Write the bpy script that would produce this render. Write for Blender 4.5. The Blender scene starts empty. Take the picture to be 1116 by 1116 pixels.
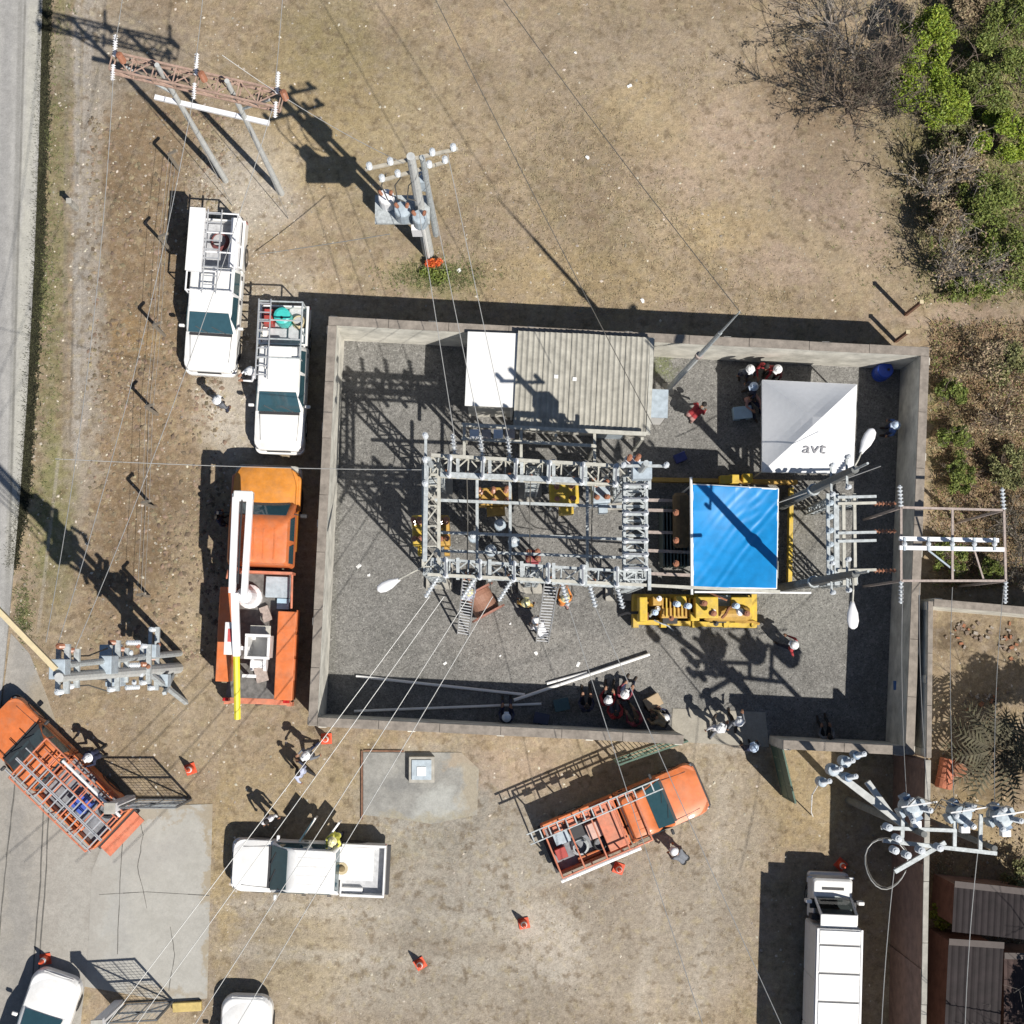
import bpy, bmesh, math, random
import numpy as np
from mathutils import Vector, Matrix, Euler

random.seed(7); rng = np.random.default_rng(7)
S = bpy.context.scene
COL = S.collection

# ------------------------------------------------------------------ camera
F_PX, CX, CY = 1664.0, 558.0, 558.0          # photograph is 1116 x 1116
NADIR = (545.0, 700.0)                        # pixel straight below the drone
CAM_H = 52.0
ta = (NADIR[1]-CY)/F_PX
A_X = math.atan(ta)
A_Y = math.atan((NADIR[0]-CX)/F_PX*math.cos(A_X))
cam = bpy.data.cameras.new('camera'); camo = bpy.data.objects.new('camera', cam); COL.objects.link(camo)
camo.location = (0, 0, CAM_H)
camo.rotation_euler = (A_X, A_Y, 0)
cam.sensor_width = 36; cam.lens = 36*F_PX/1116.0; cam.clip_end = 2000; cam.clip_start = 0.5
S.camera = camo
R_CAM = Euler((A_X, A_Y, 0)).to_matrix()

def P(px, py, z=0.0):
    """photo pixel + height above ground -> world point"""
    d = R_CAM @ Vector(((px-CX)/F_PX, -(py-CY)/F_PX, -1.0))
    t = (CAM_H-z)/(-d.z)
    return Vector((d.x*t, d.y*t, z))

# ------------------------------------------------------------------ light
SUN_EL = math.radians(53.0)
SUN_AZ = Vector((0.69, -0.725, 0)).normalized()      # horizontal direction towards the sun
w = bpy.data.worlds.new('World'); S.world = w; w.use_nodes = True
nt = w.node_tree; bg = nt.nodes['Background']
sky = nt.nodes.new('ShaderNodeTexSky'); sky.sky_type = 'NISHITA'; sky.sun_disc = False
sky.sun_elevation = SUN_EL; sky.sun_rotation = math.atan2(SUN_AZ.x, SUN_AZ.y)
nt.links.new(sky.outputs[0], bg.inputs[0]); bg.inputs[1].default_value = 0.052; sky.ozone_density = 2.5; sky.dust_density = 0.6
sl = bpy.data.lights.new('sun', 'SUN'); sl.energy = 4.5; sl.angle = math.radians(0.5); sl.color = (1.0, 0.95, 0.87)
so = bpy.data.objects.new('sun', sl); COL.objects.link(so)
sd = Vector((-SUN_AZ.x*math.cos(SUN_EL), -SUN_AZ.y*math.cos(SUN_EL), -math.sin(SUN_EL)))
so.rotation_euler = sd.to_track_quat('-Z', 'Y').to_euler(); so.location = (20, -20, 40)
S.view_settings.view_transform = 'Standard'; S.view_settings.look = 'None'
S.view_settings.exposure = 0.36; S.view_settings.gamma = 1.0; S.view_settings.use_curve_mapping = False
S.cycles.max_bounces = 6

# ------------------------------------------------------------------ materials
def lin(r, g, b):
    f = lambda c: ((c/255+0.055)/1.055)**2.4 if c > 10 else c/255/12.92
    return (f(r), f(g), f(b))
MATS = {}
def mat(name, col, rough=0.7, metal=0.0, var=0.12, scale=6.0, bump=0.0, bscale=40.0, island=0.0, col2=None, alpha=None, trans=0.0, coat=0.0, spec=0.5, dust=0.0):
    if name in MATS: return MATS[name]
    m = bpy.data.materials.new(name); m.use_nodes = True; n = m.node_tree; L = n.links
    b = n.nodes['Principled BSDF']
    b.inputs['Roughness'].default_value = rough; b.inputs['Metallic'].default_value = metal
    b.inputs['Specular IOR Level'].default_value = spec
    if coat: b.inputs['Coat Weight'].default_value = coat; b.inputs['Coat Roughness'].default_value = 0.08
    if trans: b.inputs['Transmission Weight'].default_value = trans
    tc = n.nodes.new('ShaderNodeNewGeometry'); pos = tc.outputs['Position']
    nz = n.nodes.new('ShaderNodeTexNoise'); nz.inputs['Scale'].default_value = scale; nz.inputs['Detail'].default_value = 5
    nz.inputs['Roughness'].default_value = 0.65
    L.new(pos, nz.inputs['Vector'])
    mp = n.nodes.new('ShaderNodeMapRange'); mp.inputs[1].default_value = 0.3; mp.inputs[2].default_value = 0.7
    L.new(nz.outputs[0], mp.inputs[0])
    mx = n.nodes.new('ShaderNodeMix'); mx.data_type = 'RGBA'
    c2 = col2 if col2 else tuple(min(1, c*(1+var)) for c in col)
    c1 = col if col2 else tuple(c*(1-var) for c in col)
    mx.inputs[6].default_value = (*c1, 1); mx.inputs[7].default_value = (*c2, 1)
    L.new(mp.outputs[0], mx.inputs[0])
    out = mx.outputs[2]
    if island:
        hs = n.nodes.new('ShaderNodeHueSaturation')
        mr = n.nodes.new('ShaderNodeMapRange'); mr.inputs[3].default_value = 1-island; mr.inputs[4].default_value = 1+island
        L.new(tc.outputs['Random Per Island'], mr.inputs[0]); L.new(mr.outputs[0], hs.inputs['Value'])
        mr2 = n.nodes.new('ShaderNodeMapRange'); mr2.inputs[3].default_value = 0.5-island*0.06; mr2.inputs[4].default_value = 0.5+island*0.06
        wn = n.nodes.new('ShaderNodeTexWhiteNoise'); wn.noise_dimensions = '1D'
        L.new(tc.outputs['Random Per Island'], wn.inputs['W']); L.new(wn.outputs[0], mr2.inputs[0]); L.new(mr2.outputs[0], hs.inputs['Hue'])
        L.new(out, hs.inputs['Color']); out = hs.outputs[0]
    if dust:
        nd = n.nodes.new('ShaderNodeTexNoise'); nd.inputs['Scale'].default_value = 2.3; nd.inputs['Detail'].default_value = 8; nd.inputs['Roughness'].default_value = 0.75; L.new(pos, nd.inputs['Vector'])
        md = n.nodes.new('ShaderNodeMapRange'); md.inputs[1].default_value = 0.42; md.inputs[2].default_value = 0.72; md.inputs[4].default_value = dust; L.new(nd.outputs[0], md.inputs[0])
        m3 = n.nodes.new('ShaderNodeMix'); m3.data_type = 'RGBA'; m3.inputs[7].default_value = (0.33, 0.26, 0.19, 1); L.new(md.outputs[0], m3.inputs[0]); L.new(out, m3.inputs[6]); out = m3.outputs[2]
        mr_ = n.nodes.new('ShaderNodeMapRange'); mr_.inputs[3].default_value = rough; mr_.inputs[4].default_value = 0.85; L.new(md.outputs[0], mr_.inputs[0]); L.new(mr_.outputs[0], b.inputs['Roughness'])
    L.new(out, b.inputs['Base Color'])
    if bump:
        n2 = n.nodes.new('ShaderNodeTexNoise'); n2.inputs['Scale'].default_value = bscale; n2.inputs['Detail'].default_value = 4
        L.new(pos, n2.inputs['Vector'])
        bp = n.nodes.new('ShaderNodeBump'); bp.inputs['Strength'].default_value = bump; bp.inputs['Distance'].default_value = 0.02
        L.new(n2.outputs[0], bp.inputs['Height']); L.new(bp.outputs[0], b.inputs['Normal'])
    if alpha is not None:
        b.inputs['Alpha'].default_value = alpha
    MATS[name] = m
    return m

def ground_material(name, base_a, base_b, blobs, fine=0.35, bump=0.6, speck=None, stripes=None, scale=0.35, vary=0.0, strips=(), tint=None):
    """two soils mixed by noise, patches of other soils and painted shade with ragged edges, fine grain"""
    m = bpy.data.materials.new(name); m.use_nodes = True; n = m.node_tree; L = n.links; N = n.nodes
    b = N['Principled BSDF']; b.inputs['Roughness'].default_value = 0.95; b.inputs['Specular IOR Level'].default_value = 0.1
    geo = N.new('ShaderNodeNewGeometry'); pos = geo.outputs['Position']
    def noise(s, d=6, r=0.6, dist=0.0):
        q = N.new('ShaderNodeTexNoise'); q.inputs['Scale'].default_value = s; q.inputs['Detail'].default_value = d
        q.inputs['Roughness'].default_value = r; q.inputs['Distortion'].default_value = dist; L.new(pos, q.inputs['Vector']); return q
    def mrange(o, a, c, x=0.0, y=1.0):
        q = N.new('ShaderNodeMapRange'); q.inputs[1].default_value = a; q.inputs[2].default_value = c
        q.inputs[3].default_value = x; q.inputs[4].default_value = y; L.new(o, q.inputs[0]); return q.outputs[0]
    def mixc(f, a, c):
        q = N.new('ShaderNodeMix'); q.data_type = 'RGBA'
        for i, v in ((0, f), (6, a), (7, c)):
            if isinstance(v, tuple): q.inputs[i].default_value = (*v, 1)
            elif isinstance(v, float): q.inputs[i].default_value = v
            else: L.new(v, q.inputs[i])
        return q.outputs[2]
    def math_(op, a, c):
        q = N.new('ShaderNodeMath'); q.operation = op
        for i, v in ((0, a), (1, c)):
            if isinstance(v, (int, float)): q.inputs[i].default_value = v
            else: L.new(v, q.inputs[i])
        return q.outputs[0]
    big = noise(scale, 7, 0.65)
    col = mixc(mrange(big.outputs[0], 0.35, 0.65), base_a, base_b)
    if vary:
        m1 = noise(1.1, 5, 0.6); sp1 = N.new('ShaderNodeSeparateColor'); L.new(m1.outputs['Color'], sp1.inputs[0])
        col = mixc(mrange(sp1.outputs[0], 0.50, 0.70, 0.0, 0.55*vary), col, (0.30, 0.25, 0.205))
        col = mixc(mrange(sp1.outputs[1], 0.52, 0.70, 0.0, 0.60*vary), col, (0.215, 0.185, 0.115))
        col = mixc(mrange(sp1.outputs[2], 0.52, 0.72, 0.0, 0.50*vary), col, (0.37, 0.295, 0.17))
    warp = noise(0.9, 6, 0.7)
    sub = N.new('ShaderNodeVectorMath'); sub.operation = 'SUBTRACT'; L.new(warp.outputs['Color'], sub.inputs[0]); sub.inputs[1].default_value = (0.5, 0.5, 0.5)
    scl = N.new('ShaderNodeVectorMath'); scl.operation = 'SCALE'; L.new(sub.outputs[0], scl.inputs[0]); scl.inputs['Scale'].default_value = 2.6
    add = N.new('ShaderNodeVectorMath'); add.operation = 'ADD'; L.new(pos, add.inputs[0]); L.new(scl.outputs[0], add.inputs[1])
    scl2 = N.new('ShaderNodeVectorMath'); scl2.operation = 'SCALE'; L.new(sub.outputs[0], scl2.inputs[0]); scl2.inputs['Scale'].default_value = 0.45
    add2 = N.new('ShaderNodeVectorMath'); add2.operation = 'ADD'; L.new(pos, add2.inputs[0]); L.new(scl2.outputs[0], add2.inputs[1])
    for (px, py, rx, ry, c, st) in blobs:
        p = P(px, py)
        mpn = N.new('ShaderNodeMapping'); mpn.vector_type = 'POINT'
        mpn.inputs['Scale'].default_value = (32.0/rx, 32.0/ry, 0)
        mpn.inputs['Location'].default_value = (-p.x*32.0/rx, -p.y*32.0/ry, 0)
        L.new(add.outputs[0], mpn.inputs['Vector'])
        ln = N.new('ShaderNodeVectorMath'); ln.operation = 'LENGTH'; L.new(mpn.outputs[0], ln.inputs[0])
        col = mixc(mrange(ln.outputs['Value'], 1.15, 0.55, 0.0, st), col, c)
    for (x0, y0, x1, y1, hw_, c, st) in strips:
        p0, p1 = P(x0, y0), P(x1, y1); d = p1-p0; Ln = d.length; d.normalize()
        rl = N.new('ShaderNodeVectorMath'); rl.operation = 'SUBTRACT'; L.new(pos if hw_ <= 3 else add2.outputs[0], rl.inputs[0]); rl.inputs[1].default_value = p0
        dt = N.new('ShaderNodeVectorMath'); dt.operation = 'DOT_PRODUCT'; L.new(rl.outputs[0], dt.inputs[0]); dt.inputs[1].default_value = d
        cr = N.new('ShaderNodeVectorMath'); cr.operation = 'DOT_PRODUCT'; L.new(rl.outputs[0], cr.inputs[0]); cr.inputs[1].default_value = (-d.y, d.x, 0)
        wv = mrange(math_('ABSOLUTE', cr.outputs['Value'], 0), hw_/32.0*1.3, hw_/32.0*0.5, 0.0, 1.0)
        e1 = mrange(dt.outputs['Value'], 0.0, min(1.0, Ln*0.2), 0.0, 1.0); e2 = mrange(dt.outputs['Value'], Ln, Ln-min(1.0, Ln*0.2), 0.0, 1.0)
        ns = mrange(big.outputs[0], 0.30, 0.55, 0.35, 1.0)
        col = mixc(math_('MULTIPLY', math_('MULTIPLY', math_('MULTIPLY', wv, e1), math_('MULTIPLY', e2, ns)), st), col, c)
    if vary:
        m2 = noise(3.2, 4, 0.55); sp2 = N.new('ShaderNodeSeparateColor'); L.new(m2.outputs['Color'], sp2.inputs[0])
        col = mixc(mrange(sp2.outputs[0], 0.48, 0.68, 0.0, 0.35*vary), col, (0.31, 0.27, 0.225))
        col = mixc(mrange(sp2.outputs[1], 0.54, 0.68, 0.0, 0.55*vary), col, (0.155, 0.12, 0.078))
        col = mixc(mrange(sp2.outputs[2], 0.54, 0.70, 0.0, 0.40*vary), col, (0.36, 0.31, 0.20))
    # fine grain
    g1 = noise(4.5, 8, 0.75); g2 = noise(22.0, 4, 0.7)
    if tint:
        tn_ = N.new('ShaderNodeMix'); tn_.data_type = 'RGBA'; tn_.blend_type = 'MULTIPLY'; tn_.inputs[0].default_value = 1.0; L.new(col, tn_.inputs[6]); tn_.inputs[7].default_value = (*tint, 1); col = tn_.outputs[2]
        lg = noise(0.22, 3, 0.5); hl = N.new('ShaderNodeHueSaturation'); L.new(col, hl.inputs['Color']); L.new(mrange(lg.outputs[0], 0.3, 0.7, 0.80, 1.20), hl.inputs['Value']); col = hl.outputs[0]
    val = math_('ADD', mrange(g1.outputs[0], 0.3, 0.7, 1-fine, 1+fine*0.8), mrange(g2.outputs[0], 0.3, 0.7, -fine*0.7, fine*0.7))
    hs = N.new('ShaderNodeHueSaturation'); L.new(col, hs.inputs['Color']); L.new(val, hs.inputs['Value']); col = hs.outputs[0]
    if speck:
        vo = N.new('ShaderNodeTexVoronoi'); vo.inputs['Scale'].default_value = speck[1]; L.new(pos, vo.inputs['Vector'])
        sp = N.new('ShaderNodeSeparateColor'); L.new(vo.outputs['Color'], sp.inputs[0])
        v2 = mrange(sp.outputs[0], 0, 1, 1-speck[0], 1+speck[0])
        h2 = N.new('ShaderNodeHueSaturation'); L.new(col, h2.inputs['Color']); L.new(v2, h2.inputs['Value']); col = h2.outputs[0]
    L.new(col, b.inputs['Base Color'])
    hh = math_('ADD', math_('MULTIPLY', g1.outputs[0], 1.0), math_('MULTIPLY', g2.outputs[0], 0.5))
    bp = N.new('ShaderNodeBump'); bp.inputs['Strength'].default_value = bump; bp.inputs['Distance'].default_value = 0.06
    L.new(hh, bp.inputs['Height']); L.new(bp.outputs[0], b.inputs['Normal'])
    return m

# ------------------------------------------------------------------ mesh builder
class MB:
    def __init__(s): s.v = []; s.f = []
    def add(s, vs, fs):
        o = len(s.v); s.v += [tuple(v) for v in vs]; s.f += [tuple(i+o for i in f) for f in fs]; return s
    def box(s, c, size, rz=0.0, M=None):
        hx, hy, hz = size[0]/2, size[1]/2, size[2]/2
        R = M if M is not None else Matrix.Rotation(rz, 3, 'Z')
        vs = [Vector(c)+R @ Vector((x*hx, y*hy, z*hz)) for z in (-1, 1) for (x, y) in ((-1, -1), (1, -1), (1, 1), (-1, 1))]
        return s.add(vs, [(3, 2, 1, 0), (4, 5, 6, 7), (0, 1, 5, 4), (1, 2, 6, 5), (2, 3, 7, 6), (3, 0, 4, 7)])
    def bar(s, a, b, w, h=None):
        a, b = Vector(a), Vector(b); h = h or w; d = b-a; L = d.length
        if L < 1e-6: return s
        q = d.to_track_quat('X', 'Z').to_matrix()
        return s.box((a+b)/2, (L, w, h), M=q)
    def tube(s, pts, r, n=6, cap=True):
        pts = [Vector(p) for p in pts]; rs = r if isinstance(r, (list, tuple)) else [r]*len(pts)
        o = len(s.v); k = len(pts)
        up = Vector((0.31, 0.17, 0.94))
        for i, p in enumerate(pts):
            d = (pts[min(i+1, k-1)]-pts[max(i-1, 0)]).normalized()
            u = d.cross(up)
            if u.length < 0.05: u = d.cross(Vector((1, 0, 0)))
            u.normalize(); v = d.cross(u)
            for j in range(n):
                t = 2*math.pi*j/n; s.v.append(tuple(p+u*(math.cos(t)*rs[i])+v*(math.sin(t)*rs[i])))
        for i in range(k-1):
            for j in range(n):
                j2 = (j+1) % n
                s.f.append((o+i*n+j, o+i*n+j2, o+(i+1)*n+j2, o+(i+1)*n+j))
        if cap:
            s.f.append(tuple(o+j for j in range(n))[::-1]); s.f.append(tuple(o+(k-1)*n+j for j in range(n)))
        return s
    def lathe(s, c, prof, n=16, axis='Z', M=None):
        """prof: list of (radius, height)"""
        o = len(s.v); c = Vector(c)
        R = M if M is not None else {'Z': Matrix.Identity(3), 'Y': Matrix.Rotation(-math.pi/2, 3, 'X'), 'X': Matrix.Rotation(math.pi/2, 3, 'Y')}[axis]
        for (r, h) in prof:
            for j in range(n):
                t = 2*math.pi*j/n; s.v.append(tuple(c+R @ Vector((r*math.cos(t), r*math.sin(t), h))))
        k = len(prof)
        for i in range(k-1):
            for j in range(n):
                j2 = (j+1) % n; s.f.append((o+i*n+j, o+i*n+j2, o+(i+1)*n+j2, o+(i+1)*n+j))
        s.f.append(tuple(o+j for j in range(n))[::-1]); s.f.append(tuple(o+(k-1)*n+j for j in range(n)))
        return s
    def prism(s, poly, z0, z1):
        n = len(poly)
        a = sum(poly[i][0]*poly[(i+1) % n][1]-poly[(i+1) % n][0]*poly[i][1] for i in range(n))
        if a < 0: poly = poly[::-1]
        vs = [(p[0], p[1], z0) for p in poly]+[(p[0], p[1], z1) for p in poly]
        fs = [tuple(range(n))[::-1], tuple(range(n, 2*n))]+[(i, (i+1) % n, n+(i+1) % n, n+i) for i in range(n)]
        return s.add(vs, fs)
    def loft(s, rings, cap=True):
        o = len(s.v); n = len(rings[0])
        for r in rings: s.v += [tuple(p) for p in r]
        for i in range(len(rings)-1):
            for j in range(n):
                j2 = (j+1) % n; s.f.append((o+i*n+j, o+i*n+j2, o+(i+1)*n+j2, o+(i+1)*n+j))
        if cap:
            s.f.append(tuple(o+j for j in range(n))[::-1]); s.f.append(tuple(o+(len(rings)-1)*n+j for j in range(n)))
        return s
    def girder(s, a, b, w, h, seg=0.6, chord=0.05, brace=0.03):
        """box lattice between a and b"""
        a, b = Vector(a), Vector(b); d = b-a; L = d.length
        q = d.to_track_quat('X', 'Z').to_matrix(); n = max(2, round(L/seg))
        cor = [q @ Vector((0, y*w/2, z*h/2)) for (y, z) in ((-1, -1), (1, -1), (1, 1), (-1, 1))]
        for c in cor: s.bar(a+c, b+c, chord)
        for i in range(n):
            p0 = a+d*(i/n); p1 = a+d*((i+1)/n)
            for k in range(4):
                c0, c1 = cor[k], cor[(k+1) % 4]
                if i % 2: c0, c1 = c1, c0
                s.bar(p0+c0, p1+c1, brace, brace*0.5)
            for k in range(4): s.bar(p0+cor[k], p0+cor[(k+1) % 4], brace, brace*0.6)
        for k in range(4): s.bar(b+cor[k], b+cor[(k+1) % 4], brace, brace*0.6)
        return s
    def insulator(s, a, b, r=0.07, n=8, sheds=6):
        a, b = Vector(a), Vector(b); d = b-a; M = d.to_track_quat('Z', 'Y').to_matrix(); L = d.length
        prof = []
        for i in range(sheds):
            z = L*(i+0.15)/sheds
            prof += [(r*0.45, z), (r, z+L*0.28/sheds), (r*0.95, z+L*0.38/sheds), (r*0.45, z+L*0.6/sheds)]
        return s.lathe(a, [(r*0.45, 0)]+prof+[(r*0.45, L)], n, M=M)

def obj(name, mb, m, parent=None, smooth=False, bevel=0.0, world=False, mods=None):
    me = bpy.data.meshes.new(name)
    vs = mb.v
    if world and parent is not None:
        l = parent.location; vs = [(x-l.x, y-l.y, z-l.z) for (x, y, z) in vs]
    me.from_pydata(vs, [], mb.f); me.update()
    if m: me.materials.append(m)
    if smooth:
        me.polygons.foreach_set('use_smooth', [True]*len(me.polygons))
    o = bpy.data.objects.new(name, me); COL.objects.link(o)
    if smooth == 'auto': me.set_sharp_from_angle(angle=math.radians(32))
    if parent is not None: o.parent = parent
    if bevel:
        bv = o.modifiers.new('bevel', 'BEVEL'); bv.width = bevel; bv.segments = 2; bv.limit_method = 'ANGLE'; bv.angle_limit = math.radians(35)
    return o
def tag(o, label=None, cat=None, group=None, kind=None):
    if label: o['label'] = label
    if cat: o['category'] = cat
    if group: o['group'] = group
    if kind: o['kind'] = kind
    return o
def thing(name, label, cat, loc=(0, 0, 0), rz=0.0, group=None):
    o = bpy.data.objects.new(name, None); COL.objects.link(o); o.empty_display_size = 0.2
    o.location = loc; o.rotation_euler = (0, 0, rz); return tag(o, label, cat, group)
def copy_tree(o, parent=None):
    c = o.copy(); COL.objects.link(c); c.parent = parent
    for ch in o.children: copy_tree(ch, c)
    return c
def yaw(p, q):
    a, b = P(*p), P(*q); return math.atan2(b.y-a.y, b.x-a.x)
def npmesh(name, V, Fc, m, parent=None):
    """V (n,3), Fc (m,k) all faces same size"""
    me = bpy.data.meshes.new(name); n, k = Fc.shape
    me.vertices.add(len(V)); me.vertices.foreach_set('co', V.astype(np.float32).ravel())
    me.loops.add(n*k); me.loops.foreach_set('vertex_index', Fc.astype(np.int32).ravel())
    me.polygons.add(n); me.polygons.foreach_set('loop_start', np.arange(0, n*k, k, dtype=np.int32))
    me.polygons.foreach_set('loop_total', np.full(n, k, dtype=np.int32))
    me.update(calc_edges=True); me.validate()
    if m: me.materials.append(m)
    o = bpy.data.objects.new(name, me); COL.objects.link(o)
    if parent is not None: o.parent = parent
    return o
# ------------------------------------------------------------------ palette
WHITE = mat('white_paint', (0.78, 0.78, 0.77), 0.35, var=0.04, coat=0.3, dust=0.22)
TENTW = mat('white_canvas', (0.74, 0.75, 0.77), 0.8, var=0.03, bump=0.15, bscale=9)
ORANGE = mat('orange_paint', (0.60, 0.16, 0.045), 0.42, var=0.18, scale=3, coat=0.2, dust=0.28)
ORANGE2 = mat('yellow_orange_paint', (0.62, 0.235, 0.03), 0.45, var=0.2, scale=3, coat=0.15, dust=0.25)
REDP = mat('faded_red_orange_paint', (0.56, 0.18, 0.10), 0.55, var=0.25, scale=5, dust=0.4)
YELLOW = mat('yellow_paint', (0.60, 0.41, 0.035), 0.5, var=0.2, scale=4, dust=0.5)
OCHRE = mat('ochre_paint', (0.45, 0.27, 0.06), 0.6, var=0.2, scale=8)
GLASS = mat('tinted_glass', (0.03, 0.075, 0.095), 0.05, var=0.1, spec=0.8)
RUBBER = mat('tyre_rubber', (0.02, 0.02, 0.021), 0.85)
DARK = mat('dark_plastic', (0.03, 0.03, 0.033), 0.6)
CHROME = mat('bright_metal', (0.6, 0.6, 0.6), 0.3, 0.9)
GALV = mat('galvanised_steel', (0.40, 0.43, 0.44), 0.6, 0.15, var=0.3, scale=9)
PALEST = mat('pale_cream_steel', (0.44, 0.43, 0.38), 0.65, 0.1, var=0.2, scale=7)
RUSTP = mat('pinkish_rusty_steel', (0.36, 0.30, 0.27), 0.8, 0.1, var=0.25, scale=12)
RUST = mat('rust', (0.25, 0.11, 0.06), 0.9, var=0.35, scale=10)
ALU = mat('aluminium', (0.62, 0.63, 0.64), 0.4, 0.6, var=0.12)
CONC = mat('concrete', (0.34, 0.325, 0.29), 0.9, var=0.25, scale=3, bump=0.4, bscale=30)
WALLC = mat('wall_plaster', (0.58, 0.56, 0.50), 0.9, var=0.32, scale=1.6, bump=0.4, bscale=25)
COPING = mat('weathered_wall_coping', (0.24, 0.21, 0.18), 0.95, var=0.3, scale=4, bump=0.4)
POLEC = mat('concrete_pole', (0.46, 0.47, 0.46), 0.85, var=0.16, scale=5)
PORC = mat('porcelain', (0.30, 0.13, 0.075), 0.25, var=0.2, coat=0.4)
PORCG = mat('grey_porcelain', (0.50, 0.53, 0.56), 0.3, var=0.15, coat=0.4)
GREYB = mat('blue_grey_tank_paint', (0.36, 0.42, 0.47), 0.5, var=0.2, scale=6)
LAMPW = mat('luminaire_white', (0.78, 0.78, 0.80), 0.4, var=0.04)
TARP = mat('blue_tarpaulin', (0.008, 0.23, 0.56), 0.38, var=0.14, scale=2.5, spec=0.5)
CORR = mat('weathered_fibre_sheet', (0.36, 0.345, 0.30), 0.9, var=0.25, scale=3, bump=0.3)
ROOFW = mat('white_roof_coating', (0.72, 0.72, 0.71), 0.7, var=0.06, scale=2)
WOODC = mat('pale_timber', (0.50, 0.42, 0.27), 0.85, var=0.2, scale=8)
WOODB = mat('brown_timber', (0.19, 0.10, 0.065), 0.9, var=0.3, scale=8)
WIRE = mat('aluminium_conductor', (0.42, 0.42, 0.41), 0.5, 0.4)
WIRED = mat('dark_conductor', (0.10, 0.095, 0.085), 0.7)
PVC = mat('white_pvc', (0.78, 0.78, 0.77), 0.4, var=0.04)
GREENM = mat('dark_green_paint', (0.075, 0.13, 0.095), 0.6, var=0.25)
BROWNW = mat('brown_wall', (0.20, 0.125, 0.10), 0.9, var=0.3, scale=3, bump=0.4)
ROOFD = mat('shade_darkened_brown_roof_sheet', (0.018, 0.013, 0.014), 0.85, var=0.35, scale=2.5)  # brown roof with the shade lying over the sheds put into its colour
CONE = mat('cone_orange', (0.66, 0.09, 0.035), 0.5, var=0.15)
SKIN = mat('skin', (0.30, 0.16, 0.10), 0.6, var=0.06)
HELMW = mat('helmet_white', (0.80, 0.81, 0.82), 0.3, coat=0.4, var=0.02)
HELMY = mat('helmet_cream', (0.72, 0.66, 0.36), 0.3, coat=0.4, var=0.02)
HELMB = mat('helmet_blue_white', (0.50, 0.60, 0.74), 0.3, coat=0.4, var=0.02)

# ------------------------------------------------------------------ ground
TAN_A, TAN_B = (0.252, 0.198, 0.138), (0.325, 0.265, 0.185)
BRN = (0.215, 0.158, 0.10); GRY = (0.285, 0.262, 0.225); PAL = (0.40, 0.375, 0.33); GRN = (0.155, 0.165, 0.07)
YEL = (0.335, 0.265, 0.145); ORG = (0.30, 0.205, 0.10); PNK = (0.36, 0.285, 0.225)
blobs = [
    (500, 1010, 330, 150, (0.325, 0.295, 0.25), 0.8), (880, 200, 160, 110, (0.325, 0.258, 0.195), 0.6), (680, 60, 160, 60, (0.30, 0.25, 0.19), 0.5), (420, 150, 90, 120, (0.30, 0.255, 0.15), 0.5),
    (150, 330, 75, 480, BRN, 0.9), (130, 560, 60, 150, BRN, 0.75), (62, 250, 13, 420, GRN, 0.5), (60, 560, 30, 110, GRN, 0.6),
    (100, 170, 22, 330, GRY, 0.8), (130, 60, 90, 70, GRY, 0.6), (95, 460, 22, 160, GRY, 0.6), (270, 200, 70, 70, PAL, 0.75), (265, 440, 55, 70, PAL, 0.85),
    (300, 340, 60, 60, PAL, 0.5), (145, 370, 30, 30, ORG, 0.7), (340, 100, 90, 110, YEL, 0.55), (360, 40, 60, 60, GRN, 0.25),
    (480, 300, 60, 24, GRN, 0.55), (620, 300, 130, 40, YEL, 0.5), (560, 130, 120, 60, TAN_B, 0.5), (760, 160, 110, 60, PNK, 0.6),
    (880, 250, 100, 70, PNK, 0.75), (700, 130, 60, 60, YEL, 0.45), (800, 250, 70, 30, YEL, 0.6), (900, 90, 90, 70, BRN, 0.6),
    (1045, 160, 95, 190, (0.17, 0.155, 0.072), 0.85), (1085, 120, 35, 200, (0.16, 0.175, 0.06), 0.6), (1060, 450, 60, 130, (0.20, 0.135, 0.075), 0.9), (1030, 470, 22, 90, GRN, 0.7),
    (1050, 345, 90, 16, PNK, 0.7), (1060, 720, 70, 80, (0.205, 0.165, 0.115), 0.9), (1040, 690, 26, 14, (0.09, 0.07, 0.05), 0.7), (1100, 700, 24, 14, (0.09, 0.07, 0.05), 0.7), (1070, 830, 60, 60, (0.17, 0.13, 0.085), 0.8), (1050, 900, 60, 60, YEL, 0.5), (1030, 1000, 40, 70, GRN, 0.5),  # the two darkest patches are brush shadow painted into the soil
    (340, 880, 120, 60, YEL, 0.4), (470, 870, 90, 60, (0.30, 0.295, 0.27), 0.9), (560, 840, 60, 30, PNK, 0.6), (450, 930, 60, 22, GRN, 0.22),
    (420, 1020, 150, 70, (0.345, 0.32, 0.275), 0.8), (560, 960, 150, 90, (0.34, 0.32, 0.28), 0.85), (470, 1060, 180, 60, (0.345, 0.315, 0.262), 0.6), (680, 1040, 130, 80, (0.30, 0.265, 0.215), 0.8), (600, 1030, 50, 50, (0.45, 0.42, 0.37), 0.6),
    (330, 1040, 60, 60, YEL, 0.45), (780, 900, 70, 110, (0.335, 0.30, 0.245), 0.75), (205, 780, 70, 60, (0.29, 0.24, 0.17), 0.7),
    (245, 960, 16, 110, YEL, 0.7), (880, 870, 60, 60, YEL, 0.5), (770, 1000, 60, 100, GRY, 0.35), (790, 810, 40, 14, PAL, 0.6),
]
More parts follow.
